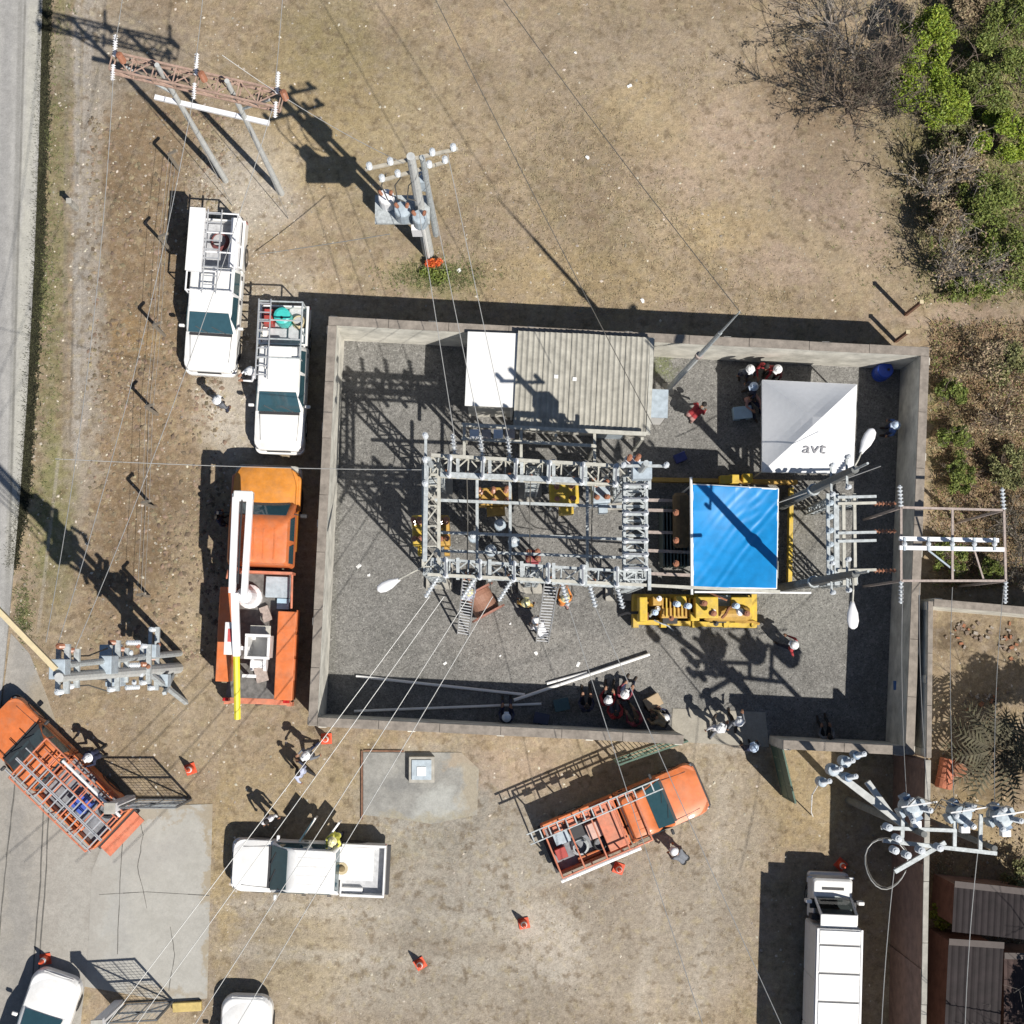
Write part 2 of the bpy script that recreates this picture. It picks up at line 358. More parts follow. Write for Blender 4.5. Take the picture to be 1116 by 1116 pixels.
gm = ground_material('dry_ground', TAN_A, TAN_B, blobs, fine=0.26, bump=0.75, speck=(0.10, 14.0), scale=0.5, vary=1.15, tint=(1.02, 0.99, 0.965), strips=[(88, 20, 76, 500, 1.6, (0.13, 0.115, 0.095), 0.8), (93, 20, 84, 520, 1.4, (0.36, 0.34, 0.31), 0.7), (66, 480, 40, 700, 2, (0.36, 0.34, 0.30), 0.6), (110, 60, 98, 460, 1.6, (0.36, 0.33, 0.29), 0.6), 
    (660, 95, 800, 200, 20, (0.37, 0.30, 0.195), 0.6), (790, 190, 970, 330, 22, (0.38, 0.31, 0.205), 0.7), (84, -40, 84, 520, 4, (0.34, 0.325, 0.30), 0.8), (97, -40, 92, 480, 5, (0.33, 0.31, 0.285), 0.7), (74, -40, 70, 520, 3, (0.20, 0.18, 0.145), 0.6), (112, 10, 104, 420, 3, (0.33, 0.30, 0.26), 0.6),
    (225, 985, 640, 1010, 8, (0.40, 0.375, 0.325), 0.6), (225, 1034, 640, 1062, 8, (0.40, 0.375, 0.325), 0.6), (240, 1010, 600, 1040, 7, (0.27, 0.235, 0.185), 0.4), (745, 820, 690, 1130, 9, (0.38, 0.35, 0.30), 0.55), (795, 825, 755, 1130, 9, (0.38, 0.35, 0.30), 0.55), (560, 980, 700, 960, 8, (0.255, 0.22, 0.17), 0.45), (345, 800, 345, 880, 14, (0.36, 0.30, 0.215), 0.5), (540, 815, 735, 812, 9, (0.36, 0.30, 0.22), 0.6), (120, 130, 180, 700, 22, (0.19, 0.14, 0.088), 0.55), (200, 560, 205, 780, 12, (0.30, 0.25, 0.175), 0.5)])
mb = MB(); mb.add([(-300, -300, 0), (300, -300, 0), (300, 300, 0), (-300, 300, 0)], [(0, 1, 2, 3)])
tag(obj('ground', mb, gm), kind='structure')

def sheet(name, pix, z, m, thick=None):
    mb = MB(); pts = [P(x, y) for x, y in pix]
    if thick:
        mb.prism([(p.x, p.y) for p in pts], 0.001, z)
    else:
        n = len(pts); a = sum(pts[i].x*pts[(i+1) % n].y-pts[(i+1) % n].x*pts[i].y for i in range(n))
        if a < 0: pts = pts[::-1]
        mb.add([(p.x, p.y, z) for p in pts], [tuple(range(n))])
    return tag(obj(name, mb, m), kind='structure')
CRK = mat('dark_joint', (0.12, 0.115, 0.105), 0.95, var=0.3)
roadm = ground_material('worn_concrete_road', (0.30, 0.293, 0.28), (0.375, 0.367, 0.35), [], fine=0.18, bump=0.3, scale=0.8, strips=[(10, -20, -8, 700, 6, (0.27, 0.265, 0.26), 0.7), (24, -20, 8, 700, 3, (0.22, 0.215, 0.2), 0.7), (40, -20, 16, 640, 9, (0.40, 0.39, 0.345), 0.9), (29, -20, 10, 640, 1.5, (0.16, 0.155, 0.14), 0.7)])
sheet('road', [(-900, -700), (66, -700), (47, 0), (43, 160), (38, 290), (30, 440), (22, 550), (10, 680), (2, 760), (-6, 840), (-900, 840)], 0.10, roadm, thick=True)
lowm = ground_material('dusty_asphalt', (0.285, 0.268, 0.24), (0.335, 0.315, 0.285), [(20, 980, 14, 400, (0.25, 0.24, 0.225), 0.6), (85, 960, 20, 300, (0.35, 0.335, 0.305), 0.7), (60, 860, 40, 30, (0.36, 0.34, 0.31), 0.5), (60, 770, 30, 60, (0.30, 0.26, 0.2), 0.8)], fine=0.16, bump=0.25, scale=0.7)
sheet('lower_road', [(-900, 842), (-5, 842), (3, 760), (12, 690), (32, 712), (48, 750), (66, 800), (100, 850), (128, 880), (100, 950), (96, 1040), (88, 1116), (70, 1800), (-900, 1800)], 0.012, lowm)
drvm = ground_material('driveway_concrete', (0.345, 0.335, 0.305), (0.395, 0.385, 0.355), [(232, 980, 9, 130, (0.31, 0.265, 0.195), 0.9), (228, 890, 20, 14, (0.31, 0.265, 0.195), 0.8), (100, 980, 16, 140, (0.335, 0.32, 0.292), 0.9), (170, 1088, 60, 9, (0.32, 0.28, 0.22), 0.8), (180, 884, 50, 7, (0.31, 0.27, 0.21), 0.7), (160, 930, 50, 20, (0.33, 0.32, 0.30), 0.5), (130, 1010, 14, 80, (0.33, 0.325, 0.31), 0.5)], fine=0.09, bump=0.15, scale=0.9)
sheet('driveway', [(128, 880), (232, 876), (229, 980), (226, 1088), (190, 1092), (92, 1075), (96, 1040), (100, 950)], 0.022, drvm)
for pts_ in ([(18, 842), (8, 930), (0, 1012), (-6, 1060)], [(49, 850), (44, 960), (34, 1080), (30, 1130)], [(54, 856), (50, 960), (42, 1060)], [(136, 886), (131, 960), (128, 1040)], [(108, 975), (160, 972), (228, 976)], [(150, 880), (156, 910), (150, 945), (160, 990)], [(186, 1010), (190, 1040), (184, 1080)]):
    mb = MB(); q_ = []
    for i in range(len(pts_)-1):
        for k in range(6):
            t = k/6; x = pts_[i][0]*(1-t)+pts_[i+1][0]*t+random.uniform(-.5, .5); y = pts_[i][1]*(1-t)+pts_[i+1][1]*t; q_.append(P(x, y, 0.026))
    q_.append(P(*pts_[-1], 0.026))
    for i in range(len(q_)-1): mb.bar(q_[i], q_[i+1], random.uniform(0.012, 0.03) if pts_[0][0] > 100 else random.uniform(0.03, 0.05), 0.003)
    tag(obj('paving_joint', mb, CRK), kind='structure')
padm = ground_material('stained_pad_concrete', (0.225, 0.222, 0.21), (0.305, 0.30, 0.28), [(512, 860, 16, 50, (0.32, 0.285, 0.225), 0.95), (470, 897, 70, 10, (0.31, 0.28, 0.21), 0.9), (505, 825, 24, 10, (0.32, 0.27, 0.21), 0.9), (480, 880, 30, 22, (0.38, 0.385, 0.365), 0.8), (440, 850, 24, 14, (0.19, 0.19, 0.185), 0.7)], fine=0.16, bump=0.3, scale=1.5)
sheet('concrete_pad', [(396, 820), (503, 820), (522, 838), (520, 888), (470, 898), (440, 893), (396, 888)], 0.03, padm, thick=True)
mb = MB(); mb.bar((*P(394.5, 818).xy, 0.04), (*P(394.5, 893).xy, 0.04), 0.06, 0.08)
mb.bar((*P(397, 818).xy, 0.04), (*P(440, 818.6).xy, 0.04), 0.05, 0.07)
tag(obj('pad_kerb', mb, WOODB), kind='structure')

# yard inside the walls
WH = 2.6; WT = 0.27
TOP = [(358, 345), (1013, 379), (996, 823), (336, 791)]          # outer top corners NW NE SE SW
OUT = [P(x, y, WH) for x, y in TOP]
OUT2 = [Vector((p.x, p.y, 0)) for p in OUT]
yardm = ground_material('yard_gravel', (0.165, 0.161, 0.152), (0.232, 0.227, 0.215), [(640, 720, 120, 40, (0.265, 0.255, 0.24), 0.7), (400, 620, 40, 100, (0.20, 0.197, 0.19), 0.6), (880, 650, 60, 70, (0.25, 0.247, 0.228), 0.7), (540, 700, 70, 30, (0.245, 0.23, 0.212), 0.5), (430, 700, 30, 20, (0.15, 0.148, 0.14), 0.6), (760, 720, 40, 24, (0.27, 0.26, 0.24), 0.7), (620, 580, 50, 30, (0.23, 0.222, 0.21), 0.6), (500, 570, 30, 40, (0.12, 0.118, 0.112), 0.6), (880, 560, 24, 40, (0.22, 0.21, 0.18), 0.6), (725, 400, 14, 20, (0.14, 0.16, 0.07), 0.7)], fine=0.30, bump=0.9, speck=(0.22, 22.0), scale=0.9, strips=[(770, 800, 660, 700, 14, (0.27, 0.26, 0.238), 0.6), (660, 700, 520, 690, 14, (0.265, 0.255, 0.235), 0.5), (770, 790, 870, 650, 12, (0.265, 0.258, 0.235), 0.5), (372, 400, 360, 760, 5, (0.15, 0.147, 0.13), 0.6), (520, 735, 640, 700, 5, (0.14, 0.137, 0.13), 0.4)])
mb = MB(); q = OUT2
mb.add([(p.x, p.y, 0.012) for p in (q[3], q[2], q[1], q[0])], [(0, 1, 2, 3)])
tag(obj('gravel_yard', mb, yardm), kind='structure')
sheet('gate_threshold', [(733, 772), (834, 776), (838, 814), (731, 808)], 0.03, ground_material('threshold_dust', (0.30, 0.28, 0.24), (0.36, 0.335, 0.285), [], fine=0.15, bump=0.3))

def wall(name, a, b, h, t, label, m=WALLC, cop=COPING, side=1, top=0.05, group=None):
    """a->b outer line, wall body lies to the left (side=1)"""
    a, b = Vector(a), Vector(b); d = (b-a).normalized(); nrm = Vector((-d.y, d.x, 0))*side
    c = (a+b)/2+nrm*t/2; L = (b-a).length; rz = math.atan2(d.y, d.x)
    o = thing(name, label, 'wall', (c.x, c.y, 0), rz, group)
    mb = MB().box((0, 0, (h-top)/2), (L, t, h-top)); obj('wall_body', mb, m, o)
    n = max(1, round(L/1.9)); l = L/n
    for i in range(n):
        mb = MB().box((-L/2+l*(i+0.5), random.uniform(-.004, .004), h-top/2+random.uniform(0, .006)), (l-0.012, t+0.02, top)); obj('coping_block', mb, cop, o, bevel=0.008)
    k = max(1, round(L/3.2))
    for i in range(k+1):
        x = -L/2+0.16+(L-0.32)*i/k
        mb = MB().box((x, -0.01*side-side*(t/2), (h-top)/2), (0.24, 0.06, h-top-0.01)); obj('pilaster', mb, m, o)
    return o
NW, NE, SE, SW = OUT2
ins = WT+0.012
dS = (SE-SW).normalized(); dW = (SW-NW).normalized(); dN = (NE-NW).normalized()
wall('yard_wall', NW, NE, WH, WT, 'long north wall of the substation yard behind the sheet-roofed building', side=-1)
wall('yard_wall', NW+dW*ins, SW, WH, WT, 'west wall of the substation yard beside the parked bucket truck', side=1)
wall('yard_wall', NE+(SE-NE).normalized()*ins, SE, WH, WT, 'east wall of the substation yard with shaded inner face', side=-1)
g0 = Vector((*P(736, 805).xy, 0)); g1 = Vector((*P(797, 808).xy, 0))
def on_s(px):
    p = P(px, 805); t = (Vector((p.x, p.y, 0))-SW).dot(dS); return SW+dS*t
wall('yard_wall', SW+dS*ins, on_s(735), WH, WT, 'longer west piece of the south yard wall with seated people in its shade', side=1)
wall('yard_wall', on_s(838), SE-dS*ins, WH, WT, 'shorter east piece of the south yard wall, east of the gate opening', side=1)

# manhole box on the pad
p = P(460, 838); o = thing('junction_box', 'grey concrete junction box with white lid on the concrete pad', 'utility box', (p.x, p.y, 0.03), yaw((448, 825), (474, 825)))
obj('box_wall', MB().box((0, 0, 0.15), (0.86, 0.86, 0.30)), CONC, o, bevel=0.02)
obj('box_cover', MB().box((0, 0, 0.325), (0.66, 0.66, 0.05)), GREYB, o, bevel=0.01)
obj('lid', MB().box((0, -0.05, 0.365), (0.3, 0.3, 0.03)), PVC, o, bevel=0.01)

# ------------------------------------------------------------------ control building
BH = 2.95
c4 = [P(564, 361, BH), P(712, 369, BH), P(708, 472, BH), P(560, 467, BH)]
cx = sum((p.x for p in c4))/4; cy = sum((p.y for p in c4))/4
u = (c4[1]-c4[0]).normalized(); rz = math.atan2(u.y, u.x); Lx = ((c4[1]-c4[0]).length+(c4[2]-c4[3]).length)/2; Ly = (c4[0]-c4[3]).length
b = thing('control_building', 'low control building with grey ribbed sheet roof inside the yard', 'building', (cx, cy, 0.012), rz)
obj('wall', MB().box((0, 0.02, (BH-0.25)/2), (Lx-0.5, Ly-0.5, BH-0.25)), WALLC, b)
obj('door', MB().box((Lx*0.25, -Ly/2+0.24, 1.05), (0.9, 0.05, 2.1)), GREYB, b)
for x in (-1.2, 0.0):
    f = obj('window', MB().box((x, -Ly/2+0.24, 1.6), (0.9, 0.05, 0.7)), PALEST, b); obj('pane', MB().box((x, -Ly/2+0.21, 1.6), (0.78, 0.02, 0.58)), GLASS, f)
nsh = 5; sw = Lx/nsh
for i in range(nsh):
    mb = MB(); nr = 5*14
    x0 = -Lx/2+sw*i; over = 0.03
    top = []
    for yy in (-Ly/2+random.uniform(-.02, .02), Ly/2+random.uniform(-.02, .02)):
        for k in range(nr+1):
            t = k/nr; x = x0+t*(sw+over)
            zz = BH-0.04+0.042*max(0.0, 1-2.8*abs((t*5+0.5) % 1-0.5))+0.06*(yy/Ly)+0.004*i
            top.append((x, yy, zz))
    n1 = nr+1
    mb.add(top+[(x, y, z-0.008) for x, y, z in top], [(k, k+1, n1+k+1, n1+k) for k in range(nr)]+[(2*n1+k, 3*n1+k, 3*n1+k+1, 2*n1+k+1) for k in range(nr)])
    obj('roof_sheet', mb, CORR, b, smooth=False)
obj('roof_purlin', MB().box((0, Ly/2-0.35, BH-0.17), (Lx-0.4, 0.08, 0.12)).box((0, -Ly/2+0.35, BH-0.2), (Lx-0.4, 0.08, 0.12)), WOODB, b)
for (x, y) in ((-0.9, 0.15), (-0.3, 0.1)):
    obj('roof_patch', MB().box((x, y, BH+0.012), (0.13, 0.12, 0.012)), PVC, b)
obj('edge_flashing', MB().box((Lx/2-0.04, 0, BH+0.008), (0.13, Ly, 0.03)), PALEST, b)
# annex with flat white roof
c4 = [P(509, 361, 2.85), P(560, 363, 2.85), P(566, 444, 2.85), P(507, 442, 2.85)]
mid = sum(c4, Vector())/4; u = (c4[1]-c4[0]).normalized(); rz = math.atan2(u.y, u.x)
lx = ((c4[1]-c4[0]).length+(c4[2]-c4[3]).length)/2; ly = (c4[0]-c4[3]).length
a = thing('roofed_annex', 'small annex with flat bright white roof beside the ribbed roof', 'building', (mid.x, mid.y, 0.012), rz)
obj('wall', MB().box((0, 0, 1.33), (lx-0.16, ly-0.16, 2.66)), WALLC, a)
obj('roof_slab', MB().box((0, 0, 2.75), (lx, ly, 0.16)), ROOFW, a, bevel=0.015)
obj('downpipe', MB().tube([(lx/2-0.1, -ly/2+0.02, 0), (lx/2-0.1, -ly/2+0.02, 2.6)], 0.04), PVC, a)
# cable trench cover strip and canopy south of the building
o = thing('pipe_canopy', 'pale steel canopy frame along the south side of the ribbed-roof building', 'canopy', P(605, 478))
a0, a1 = P(503, 463, 3.2), P(704, 473, 3.2); b0, b1 = P(503, 478, 3.2), P(650, 486, 3.2)
obj('long_beam', MB().bar(a0, a1, 0.13, 0.1), PALEST, o, world=True)
obj('long_beam', MB().bar(b0, b1, 0.10, 0.08), PALEST, o, world=True)
for (x, y) in ((506, 470), (545, 470), (568, 472), (606, 474), (648, 488), (700, 478)):
    t = P(x, y, 3.15); obj('canopy_post', MB().bar((t.x, t.y, 0.0), t, 0.09), PALEST, o, world=True)
for x in (506, 568, 648):
    obj('cross_beam', MB().bar(P(x, 464+(x-503)*.05, 3.13), P(x, 500+(x-503)*.05, 3.13), 0.09, 0.08), PALEST, o, world=True)
for x in (517, 530, 543, 556): 
    obj('tray_panel', MB().bar(P(x, 468, 3.27), P(x, 478, 3.27), 0.30, 0.03), ALU if x % 2 else RUSTP, o, world=True)
# white meter cabinet
p = P(716, 440, 1.9); o = thing('meter_cabinet', 'white steel cabinet against the east end of the ribbed-roof building', 'cabinet', (p.x, p.y, 0.012), -0.04)
obj('cabinet_body', MB().box((0, 0, 0.95), (0.62, 0.85, 1.9)), WHITE, o, bevel=0.02); obj('cabinet_roof', MB().box((0, 0, 1.93), (0.72, 0.95, 0.05)), GREYB, o)
obj('cabinet_door', MB().box((0.32, 0, 0.95), (0.02, 0.7, 1.6)), GREYB, o)

# ------------------------------------------------------------------ neighbour walls
def pwall(name, pa, pb, h, t, label, m, cop, side=1): return wall(name, Vector((*P(*pa).xy, 0)), Vector((*P(*pb).xy, 0)), h, t, label, m, cop, side)
NH = 3.0
ea = P(1012, 655, NH); eb = P(1010, 826, NH)
wall('boundary_wall', (ea.x, ea.y, 0), (eb.x, eb.y, 0), NH, 0.14, 'narrow grey boundary wall just outside the east yard wall', WALLC, COPING, side=1)
ea = P(1009, 828, 3.9); eb = P(1001, 1300, 3.9)
wall('boundary_wall', (ea.x, ea.y, 0), (eb.x, eb.y, 0), 3.9, 0.15, 'tall brown boundary wall running south beside the white van', BROWNW, CONC, side=1)
na = P(1018, 653, NH); nb = P(1240, 672, NH)
wall('boundary_wall', (na.x, na.y, 0), (nb.x, nb.y, 0), NH, 0.22, 'plain boundary wall closing the north side of the dirt yard on the right edge', WALLC, COPING, side=-1)

def shed(pix, h, slope, label, m):
    c4 = [P(x, y, h) for x, y in pix]; mid = sum(c4, Vector())/4
    u = (c4[1]-c4[0]); rz = math.atan2(u.y, u.x); lx = u.length; ly = (c4[0]-c4[3]).length
    o = thing('shed', label, 'shed', (mid.x, mid.y, 0), rz)
    obj('wall', MB().box((0, 0, (h-0.35)/2), (lx-0.3, ly-0.3, h-0.35)), BROWNW, o)
    n = max(2, round(lx/0.9)); sw = lx/n
    for i in range(n):
        mb = MB(); top = []; nr = 16
        for yy in (-ly/2, ly/2):
            for k in range(nr+1):
                t = k/nr; top.append((-lx/2+sw*(i+t), yy, h-0.03+0.03*abs(math.cos(math.pi*t*4))+slope*yy+0.003*i))
        n1 = nr+1
        mb.add(top+[(x, y, z-0.006) for x, y, z in top], [(k, k+1, n1+k+1, n1+k) for k in range(nr)]+[(2*n1+k, 3*n1+k, 3*n1+k+1, 2*n1+k+1) for k in range(nr)])
        obj('roof_sheet', mb, m, o)
    obj('ridge_cap', MB().box((0, ly/2-0.08, h+slope*ly/2+0.03), (lx, 0.2, 0.03)), mat('ridge_metal', (0.09, 0.075, 0.07), 0.8), o)
    return o
shed([(1040, 962), (1150, 974), (1150, 1024), (1036, 1016)], 2.9, -0.10, 'brown shed with shade painted into its sheet roof by the right edge, upper of two roofs', ROOFD)
shed([(1032, 1024), (1092, 1028), (1090, 1180), (1028, 1180)], 2.7, 0.02, 'lower brown shed with shade painted into its sheet roof at the bottom right edge', ROOFD)
shed([(1095, 1034), (1180, 1036), (1180, 1200), (1092, 1180)], 2.5, 0.02, 'rust-brown sheet roof at the bottom right corner behind dry twigs', mat('rust_roof', (0.05, 0.031, 0.028), 0.9, var=0.35, scale=3))
# ------------------------------------------------------------------ main gantry
def Pz(x, y, z): return P(x, y, z)
def base_of(top, z=0.012): return Vector((top.x, top.y, z))
GH = 6.4
g = thing('substation_gantry', 'pale galvanised lattice gantry standing over the middle of the gravel yard', 'gantry', P(580, 575))
def gpart(name, mb, m): return obj(name, mb, m, g, world=True)
cor = {'nw': P(470, 508, GH), 'ne': P(692, 520, GH), 'se': P(692, 632, GH), 'sw': P(470, 618, GH)}
for k, t in cor.items():
    mb = MB().girder((t.x, t.y, 0.15), (t.x, t.y, GH+0.15), 0.42, 0.42, 0.7, 0.07, 0.04); gpart('lattice_column', mb, GALV)
    gpart('footing', MB().box((t.x, t.y, 0.1), (0.9, 0.9, 0.2)), CONC)
for m_ in (('nm', 582, 514), ('sm', 582, 625)):
    t = P(m_[1], m_[2], GH)
    gpart('lattice_column', MB().girder((t.x, t.y, 0.15), (t.x, t.y, GH-0.25), 0.36, 0.36, 0.7, 0.06, 0.035), GALV)
    gpart('footing', MB().box((t.x, t.y, 0.1), (0.8, 0.8, 0.2)), CONC)
gpart('lattice_beam', MB().girder(cor['nw'], cor['ne'], 0.56, 0.42, 0.55, 0.075, 0.04), PALEST)
gpart('lattice_beam', MB().girder(cor['sw'], cor['se'], 0.46, 0.42, 0.55, 0.075, 0.04), GALV)
gpart('lattice_beam', MB().girder(cor['nw'], cor['sw'], 0.46, 0.42, 0.6, 0.085, 0.04), PALEST)
gpart('lattice_beam', MB().girder(cor['ne'], cor['se'], 0.66, 0.42, 0.45, 0.08, 0.045), GALV)
# upper cross ties of the north beam and flat ties of the south beam
for i in range(7):
    x = 499+34.8*i
    y0 = 496+0.055*(x-465)
    gpart('cross_tie', MB().bar(P(x, y0-3, GH+0.3), P(x, y0+24, GH+0.3), 0.10, 0.08), GALV)
    y0 = 608+0.055*(x-465)
    gpart('cross_tie', MB().bar(P(x, y0-2, GH+0.28), P(x, y0+22, GH+0.28), 0.10, 0.07), GALV)
gpart('bus_rail', MB().bar(P(470, 496, GH+0.42), P(696, 509, GH+0.42), 0.10, 0.09), PALEST)
gpart('bus_rail', MB().bar(P(480, 517, GH+0.34), P(640, 524, GH+0.34), 0.16, 0.08), GALV)
gpart('bus_rail', MB().bar(P(466, 626, GH+0.40), P(850, 645, GH+0.1), 0.09, 0.08), PALEST)
gpart('bus_rail', MB().bar(P(465, 500, GH+0.45), P(463, 612, GH+0.45), 0.13, 0.08), GALV)
t = cor['ne']
gpart('corner_mast', MB().tube([Vector((t.x, t.y, GH+0.1)), Vector((t.x, t.y, 10.0))], [0.12, 0.09], 8), GALV)
gpart('mast_box', MB().box((t.x+0.05, t.y, 8.0), (0.55, 0.5, 0.6)), GREYB); gpart('mast_arm', MB().bar((t.x-0.7, t.y, 9.3), (t.x+0.7, t.y, 9.3), 0.08), GALV)
for s_ in (-0.6, 0.0, 0.6): gpart('pin_insulator', MB().insulator((t.x+s_, t.y, 9.35), (t.x+s_, t.y, 9.75), 0.08, sheds=4), PORCG)
t = cor['nw']; gpart('corner_mast', MB().tube([Vector((t.x, t.y, GH+0.1)), Vector((t.x, t.y, 8.2))], [0.10, 0.07], 8), GALV); gpart('mast_arm', MB().bar((t.x-0.1, t.y-0.8, 7.8), (t.x-0.1, t.y+0.8, 7.8), 0.08), GALV)
for s_ in (-0.7, 0.0, 0.7): gpart('pin_insulator', MB().insulator((t.x-0.1, t.y+s_, 7.84), (t.x-0.1, t.y+s_, 8.25), 0.09, sheds=4), PORCG)
# disconnect switches: bases, posts and blades
def switch(x, y, dx, dy, z, L=0.8):
    a = P(x, y, z); d = Vector((dx, dy, 0)).normalized()
    gpart('switch_base', MB().bar(a-d*L/2, a+d*L/2, 0.12, 0.08), GALV)
    for s in (-0.42, 0.42):
        q = a+d*L*s; gpart('post_insulator', MB().insulator(q+Vector((0, 0, 0.04)), q+Vector((0, 0, 0.48)), 0.085), PORCG)
    gpart('switch_blade', MB().bar(a-d*L*0.5+Vector((0, 0, 0.52)), a+d*L*0.5+Vector((0, 0, 0.52)), 0.045), CHROME)
for i in range(6):
    x = 490+36*i; switch(x, 508+0.055*(x-465), 0.05, 1, GH+0.4, 0.62)
for i in range(6):
    x = 486+37*i; switch(x, 618+0.055*(x-465), 0.0, 1, GH+0.36, 0.55)
for i in range(7):
    y = 530+15*i; switch(692, y, 1, 0, GH+0.32, 0.7)
for i in range(3):                                            # strain strings into the south lines
    for (x, y, dx, dy) in ((478+40*i, 628+2*i, -0.45, -0.7),):
        a = P(x, y, GH); d = Vector((dx, dy, -0.15)).normalized()
        gpart('strain_insulator', MB().insulator(a, a+d*0.75, 0.10, sheds=7), PORCG)
for i in range(3):
    a = P(612+30*i, 634+1.5*i, GH); d = Vector((0.25, -0.9, -0.15)).normalized()
    gpart('strain_insulator', MB().insulator(a, a+d*0.75, 0.10, sheds=7), PORCG)
for i in range(3):
    a = P(496+30*i, 500+1.5*i, GH); d = Vector((-0.1, 0.95, 0.1)).normalized()
    gpart('strain_insulator', MB().insulator(a, a+d*0.75, 0.10, sheds=7), PORCG)
# fuse cutouts hanging under the beams, jumper loops
for i in range(9):
    x = 486+23*i; a = P(x, 622+0.055*(x-465), GH-0.35)
    gpart('fuse_cutout', MB().insulator(a, a+Vector((0.05, -0.12, -0.55)), 0.075, sheds=5), PORC if i % 2 else PORCG)
    b2 = P(x, 512+0.055*(x-465), GH-0.35)
    gpart('fuse_cutout', MB().insulator(b2, b2+Vector((0.05, -0.1, -0.5)), 0.075, sheds=5), PORC)
    pts = [a+(b2-a)*t+Vector((0, 0, 0.5-1.5*math.sin(math.pi*t))) for t in [k/10 for k in range(11)]]
    if i % 3 == 1: gpart('jumper_cable', MB().tube(pts, 0.018, 5), WIRED)
    pts = [a+Vector((0, -0.1, -0.5)), a+Vector((0.1, -0.5, -0.9)), a+Vector((0.05, -0.35, -1.6)), a+Vector((0.1, 0.1, -2.6))]
    gpart('jumper_cable', MB().tube(pts, 0.016, 5), WIRED)
for y in (545, 580, 600):
    gpart('low_bus_beam', MB().bar(P(474, y, 4.6), P(690, y+8, 4.6), 0.09, 0.09), GALV)
for x in (520, 556, 640):
    gpart('low_bus_beam', MB().bar(P(x, 520, 4.45), P(x, 622, 4.45), 0.09, 0.09), GALV)
def pole_(a, b, r0, r1, n=10): return MB().tube([a, a+(b-a)*0.5, b], [r0, (r0+r1)/2, r1], n)
# luminaires on arms
def luminaire(px, py, z, ax, ay, az, label):
    h = P(px, py, z); a = P(ax, ay, az); o = thing('floodlight', label, 'floodlight', a)
    d = (h-a); d.z = 0; d.normalize(); M = Vector((d.x, d.y, 0.12)).to_track_quat('X', 'Z').to_matrix()
    obj('arm', MB().tube([a, a+(h-a)*0.5+Vector((0, 0, 0.12)), h], 0.025), PALEST, o, world=True)
    rings = []
    for t, ww, hh in ((-0.12, 0.05, 0.05), (0.0, 0.08, 0.07), (0.2, 0.15, 0.09), (0.42, 0.165, 0.085), (0.58, 0.12, 0.06), (0.64, 0.04, 0.03)):
        rings.append([h+M @ Vector((t, ww*math.cos(s*math.pi/5), hh*math.sin(s*math.pi/5))) for s in range(10)])
    obj('lamp_housing', MB().loft(rings), LAMPW, o, world=True, smooth=True)
    obj('lamp_lens', MB().box(h+M @ Vector((0.3, 0, -0.085)), (0.34, 0.2, 0.02), M=M), PORCG, o, world=True)
luminaire(432, 633, 6.0, 463, 617, 6.2, 'white floodlight on an arm at the south-west gantry corner')
# two tall lamp poles beside the blue tarpaulin
DPOLE = mat('dark_weathered_pole', (0.15, 0.155, 0.15), 0.85, var=0.25, scale=4)
for (bx, by, lab) in ((851, 551, 'tall dark pole between the tent and the blue tarpaulin'), (851, 641, 'tall dark pole at the south-east corner of the blue tarpaulin')):
    q = P(bx, by); o = thing('lamp_pole', lab, 'lamp pole', q)
    top = Vector((q.x, q.y, 11.0))
    obj('pole', pole_(q, top, 0.17, 0.11), DPOLE, o, world=True); obj('pole_tip', MB().tube([top, top+Vector((0, 0, 1.4))], 0.035, 6), GALV, o, world=True)
    for z in (8.2, 10.2):
        obj('bracket', MB().bar(Vector((q.x-0.05, q.y-0.45, z)), Vector((q.x-0.05, q.y+0.45, z)), 0.06), GALV, o, world=True)
        for s in (-0.42, 0.42): a = Vector((q.x-0.05, q.y+s, z+0.03)); obj('pin_insulator', MB().insulator(a, a+Vector((0, 0, 0.3)), 0.07, sheds=4), PORCG, o, world=True)
    obj('pole_collar', MB().tube([Vector((q.x, q.y, 5.4)), Vector((q.x, q.y, 5.6))], 0.19, 10), GALV, o, world=True)
t1 = P(851, 551); t2 = P(851, 641)
def px_of(v):
    d = R_CAM.transposed() @ (v-Vector((0, 0, CAM_H))); return (CX+F_PX*d.x/-d.z, CY-F_PX*d.y/-d.z)
x_, y_ = px_of(Vector((t1.x, t1.y, 10.6))); luminaire(940, 490, 10.6, x_, y_, 10.6, 'white floodlight on the tall pole beside the white tent')
x_, y_ = px_of(Vector((t2.x, t2.y, 10.6))); luminaire(929, 660, 10.6, x_, y_, 10.6, 'white floodlight on the tall pole south of the line-entry frame')
# ------------------------------------------------------------------ line-entry frame on the east wall
EH = 4.9
e = thing('line_entry_frame', 'tall thin rust-pink frame carrying two white beams over the east wall', 'steel frame', P(960, 610))
def epart(name, mb, m): return obj(name, mb, m, e, world=True)
ec = [P(982, 553, EH), P(1094, 556, EH), P(1096, 633, EH), P(982, 633, EH)]
for i in range(4):
    epart('frame_beam', MB().bar(ec[i], ec[(i+1) % 4], 0.07, 0.08), RUSTP)
epart('frame_beam', MB().bar(P(1038, 554, EH), P(1038, 633, EH), 0.07, 0.06), RUSTP)
for t in ec:
    epart('frame_column', MB().bar((t.x, t.y, 0), (t.x, t.y, EH-0.04), 0.075), RUSTP)
epart('white_beam', MB().bar(P(980, 587, EH+0.12), P(1088, 589, EH+0.12), 0.13, 0.14), LAMPW)
epart('white_beam', MB().bar(P(980, 597, EH+0.12), P(1094, 599, EH+0.12), 0.13, 0.14), LAMPW)
